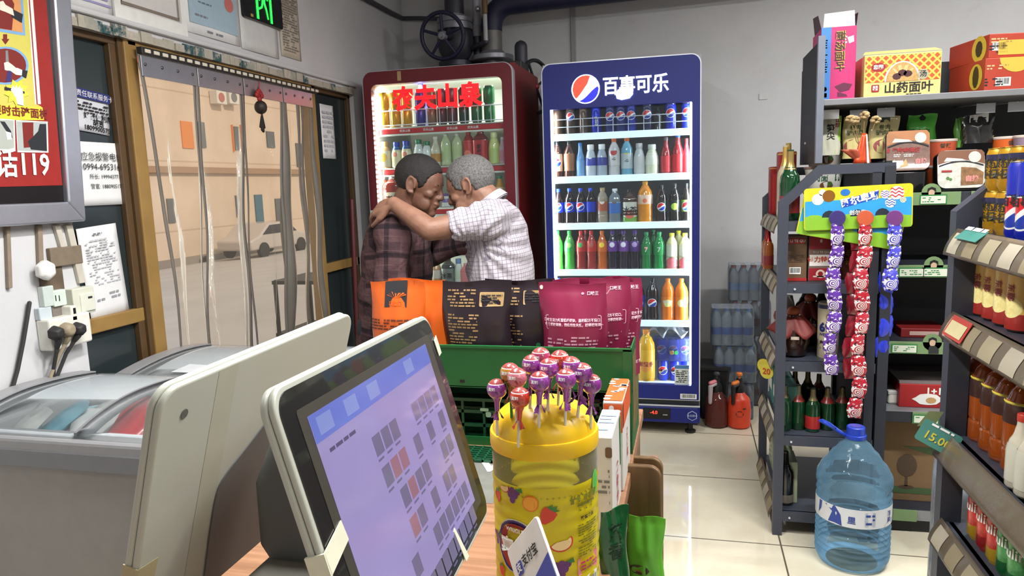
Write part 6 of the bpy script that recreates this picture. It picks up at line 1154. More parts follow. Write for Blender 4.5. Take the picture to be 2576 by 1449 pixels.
a = gp(1225, 60, 4.5); t = thing('plastic_pipe', 'short white branch pipe with brass tap end beside the thick water pipe', 'pipe', (a.x, 4.46, 0)); za, zb_ = gp(1225, 88, 4.5).z, gp(1225, 35, 4.5).z
MB().tube([(0, 0, za-.04), (.0, .0, zb_)], .014, 10).build('pipe', mat((190, 190, 196), .4), t); MB().tube([(0, 0, zb_), (0, 0, zb_+.07)], .018, 10).build('brass_end', mat((120, 92, 62), .45), t); MB().tube([(-.13, .1, za-.07), (-.07, .04, za-.06), (0, 0, za-.05)], .016, 10).build('link', PIPE, t); MB().ell((-.05, .02, zb_+.03), (.018, .018, .018), 12, 8).build('tap', STEEL, t)
p = at(1349, 218, Y=4.42); t = thing('handwheel', 'second small iron handwheel on a red valve between the two fridges', 'valve', p); RW2 = .155; tl = Matrix.Rotation(radians(66), 4, 'Z') @ Matrix.Rotation(pi/2, 4, 'X')
MB().tube([tl @ Vector((RW2*cos(k*pi/18), RW2*sin(k*pi/18), 0)) for k in range(37)], .012, 8, ends=False).build('rim', mat((30, 34, 38), .5), t)
for k in range(4): MB().tube([tl @ Vector((0, 0, 0)), tl @ Vector((RW2*cos(k*pi/2+.5), RW2*sin(k*pi/2+.5), 0))], .008, 8).build('spoke', mat((30, 34, 38), .5), t)
MB().tube([(0, 0, 0), (-.12, .05, .005)], [.02, .034], 12).build('valve_neck', mat((120, 34, 30), .5), t); MB().tube([(-.10, .05, -.6), (-.10, .05, .25)], .04, 12).build('pipe', PIPE, t)
t = thing('cable', 'thin grey cable running from the wall over to the gate valve', 'cable', at(930, 0, Y=4.3)); o = at(930, 0, Y=4.3)
MB().tube([at(880, -25, X=-1.87)-o, at(930, 2, X=-1.87)-o, at(985, 32, X=-1.87)-o, at(1014, 46, Y=4.73)-o, at(1060, 46, Y=4.72)-o, at(1120, 48, Y=4.68)-o], .014, 8).build('cable', mat((70, 70, 78), .5), t)
p = at(1443, 60, Y=YB); struct(MB().bb((p.x-.02, YB-.012, 1.9), (p.x+.014, YB, ZC)).build('trim_3', mat((150, 150, 152), .7), smooth=0, bevel=.004))
p = at(1920, 243, Y=YB); t = thing('wall_plate', 'tiny white blank plate high on the back wall near the shelf', 'plate', (p.x, YB-.006, p.z)); MB().bb((-.025, 0, -.018), (.025, .006, .018)).build('plate', mat((200, 200, 200), .5), t, smooth=0, bevel=.002)
p = at(893, 560, Y=3.62); t = thing('mop_handle', 'dark red pole leaning in the corner left of the red fridge', 'pole', (-1.845, 3.66, 0)); MB().tube([(0, 0, 0), (0.01, .05, 1.32)], .014, 10).build('pole', mat((84, 26, 30), .5), t); MB().lathe([(.09, 0), (.10, .03), (.03, .14), (.016, .17)], 14).build('mop_head', mat((110, 104, 96), .9, vary=.3, scale=60, bump=.6), t)
# ------------------------------------------------------------------ chest freezers
FG = mat((150, 150, 152), .4, vary=.05); FGD = mat((122, 122, 126), .45, vary=.05); FW = mat((150, 145, 141), .5, vary=.05)
FGL = clear_mat((238, 240, 240), .05, .04, .03, (206, 210, 214))
def freezer(label, x0, x1, y0, y1, zr, crown, ycr):
    t = thing('chest_freezer', label, 'freezer', (x0, y0, 0)); w, d = x1-x0, y1-y0
    b = MB().bb((.01, .02, 0), (w-.01, .05, zr-.07)).bb((.01, d-.05, 0), (w-.01, d-.02, zr-.07)).bb((.01, .05, 0), (.04, d-.05, zr-.07)).bb((w-.04, .05, 0), (w-.01, d-.05, zr-.07)).bb((.04, .05, 0), (w-.04, d-.05, .25)); b.build('cabinet', FW, t, smooth=0)
    rim = MB().bb((0, 0, zr-.075), (w, .07, zr)).bb((0, d-.07, zr-.075), (w, d, zr)).bb((0, .07, zr-.075), (.07, d-.07, zr)).bb((w-.07, .07, zr-.075), (w, d-.07, zr)); r_ = rim.build('rim', FG, t, smooth=0, bevel=.012, seg=3)
    MB().bb((.002, -.002, zr-.078), (w-.002, .03, zr-.03)).build('rim_band', FGD, r_, smooth=0, bevel=.004)
    def arc(v, k=0.0):
        y = .012+(d-.024)*v; yc = (ycr-y0); z = zr+(crown-zr)*(1-((y-yc)/(yc if y < yc else (d-yc)*1.6))**2); return y, max(zr-.01, z)+k
    def glass(xa, xb, k): return MB().grid(lambda a, b_: (xa+(xb-xa)*a, arc(b_)[0], arc(b_, k)[1]), 6, 24)
    glass(.05, w*.46, 0).build('glass_lid', FGL, t, smooth=180, thick=.004); glass(w*.42, w-.05, .008).build('glass_lid', FGL, t, smooth=180, thick=.004)
    for (xa, xb, k) in ((0, .055, .006), (w-.055, w, .006), (w*.42-.004, w*.42+.004, .0105)):
        rings = []
        for j in range(25):
            y, z = arc(j/24); zb2 = z-.03 if k < .01 else z+.002; rings.append([(xa, y, zb2), (xb, y, zb2), (xb, y, z+k), (xa, y, z+k)])
        MB().loft(rings).build('arch_rail' if k < .01 else 'lid_edge', FG if k < .01 else FGD, t, smooth=30)
    return t
f1 = freezer('grey chest freezer with curved glass lid and frozen packets, nearest the camera', -1.876, -.87, 1.36, 1.835, .80, .852, 1.60)
f2 = freezer('grey chest freezer with curved glass lid beside the doorway', -1.876, -1.02, 1.86, 2.40, .765, .81, 2.20)
o = print_([[(.10, .10), (.24, .10), (.26, .16), (.12, .17)]], lambda u, v, k: (u+.1, v+.02, .765+.045*(1-((v-.32)/.34)**2)+.008), mat((206, 210, 214), .5), f2, 'paper_label')
rf = random.Random(8)
for k in range(14):
    c_ = [((206, 206, 204), 'white'), ((110, 170, 190), 'blue'), ((206, 206, 204), 'white'), ((150, 190, 200), 'pale blue'), ((206, 206, 206), 'white'), ((190, 60, 66), 'red'), ((130, 180, 190), 'pale blue')][k % 7]
    x, y = -1.80+.066*k, 1.46+.22*((k*5) % 4)/4
    t, f = pouch('frozen_packet', '%s frozen food packet inside the nearest freezer, %s from the wall' % (c_[1], ORD[k] if k < 13 else 'last'), (x, y, .70+.02*(k % 3)), .14, .16, .04, mat(c_[0], .3, coat=.4, vary=.18, scale=22), rz=rf.uniform(-1, 1), group='packets in the nearest freezer', tilt=radians(-58+rf.uniform(-12, 12)), cat='frozen packet', nu=10, nv=10, seedp=k)
MB().bb((.05, .06, .56), (.95, .42, .60)).build('inner_shelf', WHITE, f1, smooth=0)
# ------------------------------------------------------------------ counter
def wood(c0, c1, sc=(60, 3, 60), nm='wood', rough=.4):
    q = NT(nm); mp = q.n('ShaderNodeMapping'); q.put(mp.inputs[0], q.coord()); mp.inputs['Scale'].default_value = sc
    n = q.noise(mp, 1.0, 5, .6); return q.done(q.bsdf(q.ramp(n, [(.32, c0), (.68, c1)]), rough))
WTOP = wood((128, 90, 64), (164, 122, 92), (3.2, 70, 30)); WPAN = wood((92, 68, 44), (122, 94, 62), (55, 55, 3.0), 'wood_panel')
ct = thing('counter', 'wood grain shop counter with rounded end panels, foreground', 'counter', (0, 0, 0)); CZ = .75
MB().bb((-.80, -.55, CZ-.03), (-.122, 1.95, CZ)).build('counter_top', WTOP, ct, smooth=0, bevel=.003)
MB().bb((-.78, -.53, 0), (-.76, 1.93, CZ-.03)).bb((-.76, 1.91, 0), (-.13, 1.93, CZ-.03)).bb((-.15, 1.62, 0), (-.13, 1.91, CZ-.03)).bb((-.15, -.53, 0), (-.13, 1.50, CZ-.03)).bb((-.76, -.53, 0), (-.15, -.51, CZ-.03)).build('carcass', WPAN, ct, smooth=0)
for y in (1.50, 1.60):
    x0, x1, zt = -.16, at(1664, 1220, Y=1.50).x, at(1600, 1172, Y=1.50).z-(.02 if y > 1.55 else 0)
    MB().prism([(x0, 0), (x1, 0)]+[(x1-.026+.026*cos(k*pi/12), zt-.026+.026*sin(k*pi/12)) for k in range(7)]+[(x0, zt)], y, y+.016, XZ).build('end_panel', WPAN, ct, smooth=0, bevel=.003)
MB().bb((-.52, 1.30, CZ), (-.38, 1.56, CZ+.0006)).build('printed_sheet', mat((110, 110, 104), .5, vary=.2), ct, smooth=0); lettering('TV', .09, plane((-.46, 1.48, CZ+.0008), (1, .1, 0), (-.1, 1, 0)), WHITE, ct, 0, 0, .04)
# green display rack with pouches
GRM = mat((18, 92, 44), .4, vary=.05); GRMD = mat((12, 60, 32), .45)
RYY = 1.61; rk = thing('display_rack', 'green metal display rack on the far end of the counter holding pouches', 'rack', (0, 0, 0)); RXa, RXb = -.755, -.126; zt = .998
b = MB(); b.bb((RXa, RYY, .897), (RXb, RYY+.003, zt)).bb((RXa, RYY+.20, .897), (RXb, RYY+.203, zt)).bb((RXa, RYY, .895), (RXb, RYY+.203, .899)).bb((RXa, RYY, .897), (RXa+.003, RYY+.203, zt)); b.build('top_tray', GRM, rk, smooth=0)
MB().bb((RXb-.003, RYY-.002, CZ), (RXb, RYY+.22, zt+.004)).build('side_panel', GRM, rk, smooth=0); MB().bb((RXa, RYY, CZ), (RXa+.003, RYY+.22, zt)).build('side_panel', GRM, rk, smooth=0); print_([[(.02, .04), (.19, .04), (.19, .23), (.02, .23)]], plane((RXb, RYY, CZ), (0, 1, 0), (0, 0, 1)), mat((110, 96, 50), .5, vary=.4, scale=30), rk, 'side_picture')
MB().bb((RXa, RYY, CZ+.0), (RXb, RYY+.003, CZ+.022)).bb((RXb-.02, RYY-.003, CZ), (RXb, RYY, zt)).bb((RXa, RYY-.003, zt-.004), (RXb, RYY+.006, zt+.002)).build('front_lip', GRM, rk, smooth=0); MB().bb((RXa, RYY+.2, CZ), (RXb, RYY+.203, .9)).build('back_panel', GRMD, rk, smooth=0)
for px, py in ((1163, 958), (1536, 975)): p = at(px, py, Y=RYY); MB().bb((p.x-.006, RYY-.001, p.z-.004), (p.x+.006, RYY+.001, p.z+.003)).build('slot', BLACK, rk, smooth=0)
cr = thing('plastic_crate', 'dark green plastic crate with lattice inside the lower rack', 'crate', (-.44, 1.66, CZ+.001)); b = MB(); PLG = mat((16, 76, 48), .4)
for k in range(9): b.bb((-.22+k*.055, -.02, .0), (-.214+k*.055, -.014, .10))
for z in (0, .035, .07, .10): b.bb((-.23, -.02, z), (.24, -.014, z+.008))
b.build('front_lattice', PLG, cr, smooth=0); MB().bb((-.23, .12, 0), (.24, .126, .11)).bb((-.23, -.02, 0), (-.225, .12, .11)).bb((.235, -.02, 0), (.24, .12, .11)).bb((-.23, -.02, 0), (.24, .12, .005)).build('crate_body', PLG, cr, smooth=0)
GP = mat((150, 190, 160), .5); f = front(0, -.0205, .06)
for k in range(2): print_([rrect(.022, .008, .003, 4, cx=-.05+k*.04, cy=.02), rrect(.014, .014, .004, 4, cx=-.04+k*.04, cy=.008)], f, GP, cr, 'white_print')
for k in range(2): print_([rrect(.022, .008, .003, 4, cx=-.02+k*.04, cy=-.028), rrect(.014, .012, .004, 4, cx=-.02+k*.04, cy=-.039)], f, GP, cr, 'white_print')
bk = thing('plastic_basket', 'small green lattice basket lying on the counter before the crate', 'basket', (-.50, 1.57, CZ+.001)); b = MB()
for k in range(8): b.bb((-.07+k*.022, -.07, 0), (-.066+k*.022, .02, .006)); b.bb((-.07, -.07+k*.0122, 0), (.09, -.067+k*.0122, .006))
b.build('lattice', PLG, bk, smooth=0)
for k, (px, w_) in enumerate(((1460, .05), (1500, .045), (1540, .045))): p = at(px, 1010, Y=1.70); carton('tobacco_pack', 'dark violet packet in the lower rack, %s from left' % ORD[k], (p.x, 1.70, .83), (w_, .06, .03), mat((60, 30, 56), .4), group='packets in the lower rack')
MB().bb((RXa+.01, RYY+.06, .822), (RXb-.01, RYY+.19, .828)).build('mid_shelf', GRMD, rk, smooth=0)
def rackbag(label, px0, px1, yt, Y, m, taper=.10, tilt=0.0, rz=0.0, d=.06, sp=0, grp='stand-up pouches in the green rack', tilty=0.0):
    a, c = at(px0, 860, Y=Y), at(px1, yt, Y=Y); z0 = .905; t, f = pouch('snack_pouch', label, ((a.x+c.x)/2, Y, z0), c.x-a.x, c.z-z0, d, m, rz, grp, tilt, taper=taper, seedp=sp, gusset=.8)
    t.rotation_euler = (tilt, tilty, rz); return t, f, c.x-a.x, c.z-z0
ORB = mat((206, 92, 26), .4, coat=.15, vary=.06); BLK = mat((34, 24, 32), .35, coat=.2, vary=.15, scale=8); MRN = mat((126, 24, 62), .4, coat=.15, vary=.06)
t, f, w_, h_ = rackbag('orange pouch behind the front orange pouch in the rack', 985, 1125, 702, 1.74, ORB, sp=3, rz=-.1); print_([[(.0, .05), (.05, .05), (.045, .12), (.01, .12)]], f, mat((190, 130, 30), .5), t, 'gourd_print')
t, f, w_, h_ = rackbag('front orange pouch with black lotus label, left in the rack', 940, 1066, 706, 1.665, ORB, sp=1); print_([[(-.03, h_-.065), (.03, h_-.065), (.03, h_-.001), (-.03, h_-.001)]], f, INK, t, 'label')
for k in range(7): a = (k-3)*.42; print_([[(.001*0+.006*sin(a)*.4, h_-.042), (.010*sin(a)+.018*sin(a)-.003*cos(a), h_-.036+.012*cos(a)), (.022*sin(a), h_-.042+.026*cos(a)), (.028*sin(a)+.003*cos(a)-.0*a, h_-.038+.010*cos(a))]], f, ORB, t, 'lotus_petal', .0014)
lettering('口福王', .012, f, ORB, t, 0, h_-.056, .02, lift=.0016); INKO = mat((90, 40, 16), .6); smallprint(f, .14, .03, 4, INKO, t, 4, v=h_*.56, lift=.001); smallprint(f, .06, .10, 12, INKO, t, 6, u=-.03, v=h_*.22, lift=.001); lettering('口味王', .02, f, INKO, t, .045, h_*.38, .01, rot=.1, lift=.0014); print_([circ(.012, 10, .05, .05, .02)], f, mat((196, 140, 30), .5), t, 'gourd_print', .0012)
GB_ = mat((150, 120, 80), .5); GRB = mat((24, 96, 54), .5)
for k, (x0, x1, Y, yt, lb) in enumerate(((1225, 1395, 1.72, 703, 'black pouch second from left, partly behind the first black pouch'), (1118, 1284, 1.665, 706, 'black pouch with gold label next to the orange pouches'))):
    t, f, w_, h_ = rackbag(lb, x0, x1, yt, Y, BLK, sp=5+k, d=.055)
    print_([rrect(w_*.34, .034, .003, cx=w_*.24, cy=h_*.82)], f, mat((176, 146, 100), .45), t, 'gold_label'); smallprint(f, w_*.3, .024, 4, INK, t, 3, u=w_*.24, v=h_*.82, lift=.0016); smallprint(f, w_*.42, .045, 6, GB_, t, 4, u=-w_*.2, v=h_*.83, lift=.001); smallprint(f, w_*.46, h_*.52, 17, GB_, t, 5+k, u=-w_*.16, v=h_*.42, lift=.001, fill=.7)
    print_([[(.02, .035), (.04, .035), (.044, .065), (.018, .065)], circ(.006, 10, .05, .08), [(.046, .03), (.054, .03), (.056, .07), (.044, .07)]], f, GRB, t, 'tidy_symbol', .0014); barcode(f, .05, .022, t, .035, .012, 3)
PKT = mat((196, 140, 160), .5)
for k, (x0, x1, yt, Y, rz, lb) in enumerate(((1500, 1614, 697, 1.75, .12, 'maroon pouch at the far right of the rack, rearmost'), (1398, 1588, 700, 1.71, .22, 'maroon pouch in the middle of the three, with bent corner'), (1362, 1528, 712, 1.665, .0, 'front maroon pouch with boxed white slogan in the rack'))):
    t, f, w_, h_ = rackbag(lb, x0, x1, yt, Y, MRN, sp=8+k, rz=rz, d=.06, taper=.16)
    bw_ = w_*.84; bx_ = rrect(bw_, .034, .004, 4, 0, h_*.62); bi_ = rrect(bw_-.004, .031, .003, 4, 0, h_*.62)
    bb_ = MB(); n_ = len(bx_)
    for i in range(n_): j = (i+1) % n_; bb_.add([f(*bx_[i], .0012), f(*bx_[j], .0012), f(*bi_[j], .0012), f(*bi_[i], .0012)], [(0, 1, 2, 3)])
    bb_.build('slogan_border', PKT, t, smooth=0); lettering('口味王活力新型低纤烟弹，温和配方不烧口，\n吸食烟胶果粉，劲感线性天然，越嚼越有劲~', .0084, f, mat((226, 190, 206), .5), t, 0, h_*.62, .02, lift=.0014, space=1.25, sx=.86)
    lettering('口味王', .0095, f, mat((226, 190, 206), .5), t, w_*.3, h_*.90, .02, lift=.0014); print_([circ(.004, 8, w_*.15, h_*.9, .003)], f, PKT, t, 'mark', .0012); smallprint(f, w_*.5, h_*.3, 9, PKT, t, 9+k, u=w_*.12, v=h_*.34, lift=.001, fill=.75); lettering('长期过量咀嚼 有害口腔健康', .0085, f, mat((226, 190, 206), .5), t, w_*.08, h_*.14, .02, lift=.0014); smallprint(f, w_*.26, h_*.22, 6, PKT, t, 19+k, u=-w_*.28, v=h_*.36, lift=.001, fill=.6)
    print_([circ(.004, 10, -w_*.46, h_*.955)], f, WHITE if k else BLACK, t, 'hole', .001)
# ------------------------------------------------------------------ lollipop jar
JC = Vector((-.208, 1.0, CZ)); JR = .079
jar = thing('candy_jar', 'clear plastic jar with yellow fruit label and yellow domed lid on the counter', 'jar', JC); LIDY = mat((230, 186, 28), .35, vary=.03)
zl = .254
pj = [(.066, 0), (.074, .004), (.077, .02)]
for k in range(8): pj += [(.0775, .03+k*.02), (.0765, .038+k*.02)]
pj += [(.0775, .19), (.078, .21), (.078, .243), (.073, .256)]
MB().lathe(smooth_prof(pj, 2), 56, cap=False).build('jar_wall', clear_mat((236, 238, 226), .3, .05, .03, (214, 216, 206)), jar, smooth=60)
def yellow_film():
    q = NT('yellow_film'); a = q.bsdf(L3((236, 218, 36)), .35, coat=.4); tn = q.n('ShaderNodeBsdfTranslucent'); tn.inputs[0].default_value = L3((240, 224, 60)); mx = q.n('ShaderNodeMixShader'); mx.inputs[0].default_value = .45; q.put(mx.inputs[1], a); q.put(mx.inputs[2], tn.outputs[0]); return q.done(mx.outputs[0])
YL = yellow_film()
lr = lambda z: .0782+.0006*sin(z*2*pi/.02)
MB().lathe([(lr(.018+.0024*k), .018+.0024*k) for k in range(81)], 64, cap=False).build('label', YL, jar, smooth=180)
MB().lathe([(.0795, zl-.004), (.0805, zl), (.0805, zl+.017), (.0795, zl+.0195), (.0765, zl+.0198)]+[(.0762*cos(k*pi/22)**.9, zl+.020+.044*sin(k*pi/22)) for k in range(1, 11)]+[(.002, zl+.0638)], 56).build('lid', LIDY, jar)
MB().ell((.02, -.0, zl+.0), (.001, .001, .001), 4, 3).build('lid_pip', LIDY, jar)
fj = wrap(lambda z: lr(z)+.0004, .148); FR = mat((206, 60, 36), .4); LF = mat((50, 120, 50), .4); GRP = mat((96, 48, 110), .4); PEA = mat((236, 206, 150), .4); ORS = mat((236, 160, 50), .4)
def straw(u, v, s, r=0.0, par=jar):
    s *= 1.2
    R_ = lambda a, b: (u+s*(a*cos(r)-b*sin(r)), v+s*(a*sin(r)+b*cos(r)))
    print_([[R_(*q_) for q_ in ((-.5, .25), (-.42, .5), (-.1, .55), (.2, .5), (.45, .35), (.4, -.05), (.1, -.5), (-.1, -.55), (-.4, -.2))]], fj, FR, par, 'strawberry', .001); print_([[R_(*q_) for q_ in ((-.3, .5), (-.1, .8), (0, .62), (.2, .85), (.25, .6), (.5, .62), (.25, .42), (-.05, .45))]], fj, LF, par, 'strawberry_leaf', .0014)
def grapes(u, v, s):
    s *= 1.2
    o = print_([circ(s*.26, 12, u+s*a, v+s*b) for a, b in ((-.42, .3), (0, .36), (.42, .3), (-.22, -.02), (.22, -.02), (0, -.38))], fj, GRP, jar, 'grapes', .001); print_([[(u+s*.3, v+s*.5), (u+s*.8, v+s*.7), (u+s*.9, v+s*.3), (u+s*.6, v+s*.35)]], fj, LF, jar, 'grape_leaf', .0014)
def peach(u, v, s):
    s *= 1.2; print_([[(u+s*cos(a*.3-2.8), v+s*.8*sin(a*.3-2.8)) for a in range(12)]+[(u+s*.5, v+s*.15), (u-s*.4, v+s*.05)]], fj, FR, jar, 'peach_skin', .001); print_([[(u+s*.85*cos(a*.3-2.8), v+s*.66*sin(a*.3-2.8)) for a in range(12)]+[(u+s*.5, v+s*.15), (u-s*.4, v+s*.05)]], fj, PEA, jar, 'peach_flesh', .0014)
def orange_(u, v, s):
    s *= 1.2; print_([circ(s, 18, u, v)], fj, mat((226, 120, 30), .4), jar, 'orange_slice', .001); print_([circ(s*.85, 18, u, v)], fj, ORS, jar, 'orange_flesh', .0014)
straw(.018, .022, .020, -.5); grapes(-.034, .048, .016); straw(-.066, .036, .014, .2); peach(.036, -.018, .015); grapes(.036, -.058, .018); orange_(.038, -.098, .012); orange_(-.006, .04, .010); grapes(-.074, -.03, .014); straw(-.062, -.078, .013, .4); peach(-.05, .056, .009)
print_([circ(.038, 26, -.030, -.030, .042)], fj, WHITE, jar, 'badge_border', .0012); print_([circ(.036, 26, -.030, -.030, .040)], fj, mat((50, 40, 110), .4), jar, 'badge_ring', .0016); print_([circ(.031, 26, -.030, -.030, .035)], fj, mat((156, 28, 34), .4), jar, 'badge', .0020)
lettering("WRIGLEY'S", .0085, fj, WHITE, jar, -.026, -.004, .03, lift=.0026); lettering('真知棒', .026, fj, WHITE, jar, -.020, -.032, .04, lift=.0026); OLV = mat((110, 110, 30), .5)
lettering('什锦水果味\n棒棒糖', .012, fj, OLV, jar, .080, .034, .04, lift=.0012, space=1.1); lettering('散装食品', .007, fj, INK, jar, .082, .010, .03, lift=.0012); smallprint(fj, .042, .050, 13, OLV, jar, 8, u=.084, v=-.022, lift=.0012); print_([rrect(.046, .026, .003, cx=.084, cy=-.062)], fj, mat((226, 130, 150), .5), jar, 'nutrition_panel', .001); smallprint(fj, .036, .016, 3, mat((180, 40, 90), .5), jar, 9, u=.084, v=-.062, lift=.0016); barcode(fj, .026, .040, jar, .092, -.1, 5)
print_([circ(.009, 14, .104, .055, .018)], fj, mat((90, 180, 80), .4), jar, 'green_badge', .001)
def dome(x, y):
    d_ = min(.0785, sqrt((x-JC.x)**2+(y-JC.y)**2))/.079; k = math.acos(min(1, d_**(1/.9))); return CZ+zl+.019+.045*sin(k)
LP = [(1250, 978, 1251, 1083, (146, 58, 150), 'violet', 'at the far left of the jar'), (1283, 938, 1287, 1046, (190, 130, 40), 'orange yellow', 'behind the pink lollipop'), (1301, 950, 1299, 1058, (206, 120, 130), 'pink', 'between orange and red lollipops'), (1308, 1000, 1304, 1112, (190, 50, 34), 'red', 'in front at the left, lowest on the lid'), (1338, 917, 1333, 1025, (140, 56, 146), 'violet', 'at the back, left of the tall cluster'), (1360, 899, 1352, 1016, (170, 56, 100), 'reddish violet', 'topmost at the back of the cluster'), (1380, 926, 1378, 1032, (146, 54, 148), 'violet', 'in the middle of the tall cluster'), (1408, 906, 1404, 1019, (196, 54, 34), 'red', 'at the back, right of the cluster'), (1357, 960, 1356, 1068, (144, 64, 156), 'violet', 'front centre of the jar lid'), (1424, 953, 1422, 1063, (156, 64, 158), 'violet', 'front, right of centre on the lid'), (1437, 922, 1431, 1034, (140, 54, 146), 'violet', 'half hidden behind, right of the cluster'), (1465, 938, 1453, 1046, (136, 52, 142), 'violet', 'with torn wrapper, right rear of the lid'), (1488, 966, 1486, 1066, (140, 52, 146), 'violet', 'at the far right of the jar')]
STK = mat((226, 220, 200), .5)
for k, (px, py, bx_, by_, c_, cn, wh) in enumerate(LP):
    z = CZ+.29
    for it in range(25):
        q = at(bx_, by_, Z=z); z += (dome(q.x, q.y)-z)*.5
    q = at(bx_, by_, Z=z); e = at(px, py, Y=q.y+.004); t = thing('lollipop', '%s wrapped lollipop %s' % (cn, wh), 'lollipop', q, group='lollipops stuck in the jar lid'); v = e-q; vn = v.normalized()
    MB().tube([-vn*.006, v*.9], .0021, 8).build('stick', STK if k != 1 else mat((60, 160, 80), .5), t)
    r_ = .0145; R_ = random.Random(k); wm = _mc.get(('lolly', c_))
    if wm is None:
        nq = NT('lolly_wrap'); co = nq.coord(); xx = nq.xyz(co); nn = nq.noise(co, 130, 2); b_ = nq.mix(nq.math('GREATER_THAN', nn, .60), L3(c_), L3(tuple(int(q_*.6) for q_ in c_)))
        b_ = nq.mix(nq.math('GREATER_THAN', xx[2], v.z+.0088), b_, nq.mix(nq.noise(co, 160, 2), L3((120, 16, 40)), L3((190, 100, 90))))
        b_ = nq.mix(nq.math('LESS_THAN', nq.math('ABSOLUTE', nq.math('SUBTRACT', xx[2], v.z+.0085)), .0006), b_, L3((230, 220, 220))); wm = nq.done(nq.bsdf(b_, .15, coat=1.0, normal=nq.bump(nq.noise(co, 260, 3), .5, .002))); _mc[('lolly', c_)] = wm
    MB().ell(v, (r_, r_, r_*1.02), 22, 14).build('wrapped_ball', wm, t); lettering('真知', .0052, wrap(lambda z_: sqrt(max(1e-6, r_**2-(z_)**2))+.0005, 0), WHITE, t, -.004, .0025, .03).location = v
    g = MB(); n2 = v-vn*(r_*.95)
    g.tube([v-vn*r_*.8, n2-vn*.006, n2-vn*.018], [.0075, .0042, .0034], 10, ends=False); tw = n2-vn*.018
    for j in range(3): a = j*2.1+k; g.grid(lambda a_, b2: tuple(tw+vn*(-.011*b2)+Vector((cos(a+a_*1.1), sin(a+a_*1.1), 0))*(.003+(.007 if k != 11 else .014)*b2*(.7+.3*sin(a_*9)))), 5, 3)
    g.build('wrapper_tail', wm, t, smooth=60)
# payment plate leaning on the jar
Tl = at(1274, 1386, Y=.875); e1 = (RM @ Vector((60, 109, 100))).normalized(); e2 = (RM @ Vector((-70, 166, -139))).normalized(); e2 = (e2-e1*e2.dot(e1)).normalized(); n_ = e1.cross(e2)
mw = Matrix(((e1.x, e2.x, n_.x, Tl.x), (e1.y, e2.y, n_.y, Tl.y), (e1.z, e2.z, n_.z, Tl.z), (0, 0, 0, 1))); ws = .100
t = thing('payment_plate', 'white and blue payment plate leaning in front of the candy jar', 'sign', mw=mw); MB().prism(rrect(ws, .17, .006, 5, ws/2, -.085), -.004, 0, XY).build('plate', WHITE, t, bevel=.001)
fp = plane((0, 0, .0004), (1, 0, 0), (0, 1, 0)); BLP = mat((22, 70, 176), .35); print_([[(.001, -.07), (ws-.001, -.048), (ws-.001, -.165), (.001, -.165)]], fp, BLP, t, 'blue_panel'); print_([rrect(.017, .017, .003, cx=.022, cy=-.034)], fp, BLP, t, 'logo_tile'); lettering('支', .013, fp, WHITE, t, .022, -.034, .03, lift=.0014); lettering('支付宝', .0155, fp, INK, t, .056, -.032, .02); lettering('使用支付宝', .0165, fp, WHITE, t, .044, -.083, .03, lift=.0014); print_([circ(.010, 16, .074, -.112, .013)], fp, mat((120, 190, 60), .4), t, 'round_sticker', .0012); print_([rrect(.03, .05, .003, cx=.04, cy=-.13)], fp, WHITE, t, 'panel', .0012)
# milk cartons right of the jar
MC = mat((214, 212, 208), .4); ORM = mat((214, 90, 40), .45)
def splot(f, n, w, h, m, par, seed): r = random.Random(seed); print_([circ(r.uniform(.005, .009), 9, r.uniform(-w/2, w/2), r.uniform(-h/2, h/2), r.uniform(.003, .007)) for k in range(n)], f, m, par, 'blotch', .001)
t = thing('milk_box', 'white drink carton standing right of the candy jar', 'carton', (-.168, 1.225, CZ+.0005), 0, 'drink cartons by the jar'); MB().bb((0, 0, 0), (.036, .16, .178)).build('carton', MC, t, smooth=0, bevel=.002)
f = front(.018, -.0005, .09); fs = plane((.0365, .08, .09), (0, 1, 0), (0, 0, 1)); print_([[(.06, -.02), (.075, -.02), (.075, .08), (.05, .08)]], fs, mat((60, 130, 70), .5), t, 'green_print'); lettering('优酸乳', .03, fs, mat((190, 70, 80), .5), t, 0, -.03, .02, rot=-pi/2); smallprint(f, .026, .08, 8, mat((120, 120, 120), .5), t, 5, fill=.4); print_([rrect(.012, .02, .004, cy=.06, cx=.012)], f, mat((110, 84, 66), .5), t, 'bottle_print'); lettering('垃圾', .008, f, LF, t, .01, -.07, .03); smallprint(plane((.018, .08, .1785), (1, 0, 0), (0, 1, 0)), .03, .1, 5, mat((130, 140, 170), .5), t, 3, fill=.5)
t = thing('milk_box', 'orange topped white drink carton behind the white carton', 'carton', (-.168, 1.40, CZ+.0005), 0, 'drink cartons by the jar'); MB().bb((0, 0, 0), (.040, .17, .19)).build('carton', MC, t, smooth=0, bevel=.003); print_([rrect(.038, .165, .002)], plane((.020, .085, .1905), (1, 0, 0), (0, 1, 0)), ORM, t, 'orange_print'); splot(plane((.020, .085, .191), (1, 0, 0), (0, 1, 0)), 14, .03, .15, WHITE, t, 3); print_([rrect(.038, .06, .002)], front(.020, -.0005, .155), ORM, t, 'orange_print'); splot(front(.020, -.001, .155), 6, .028, .05, WHITE, t, 4); fs = plane((.0405, .085, .095), (0, 1, 0), (0, 0, 1)); print_([[(-.085, .04), (.085, .04), (.085, .094), (-.085, .094)]], fs, ORM, t, 'orange_print'); lettering('QQ星', .026, fs, mat((190, 60, 60), .5), t, 0, -.02, .02, rot=-pi/2)
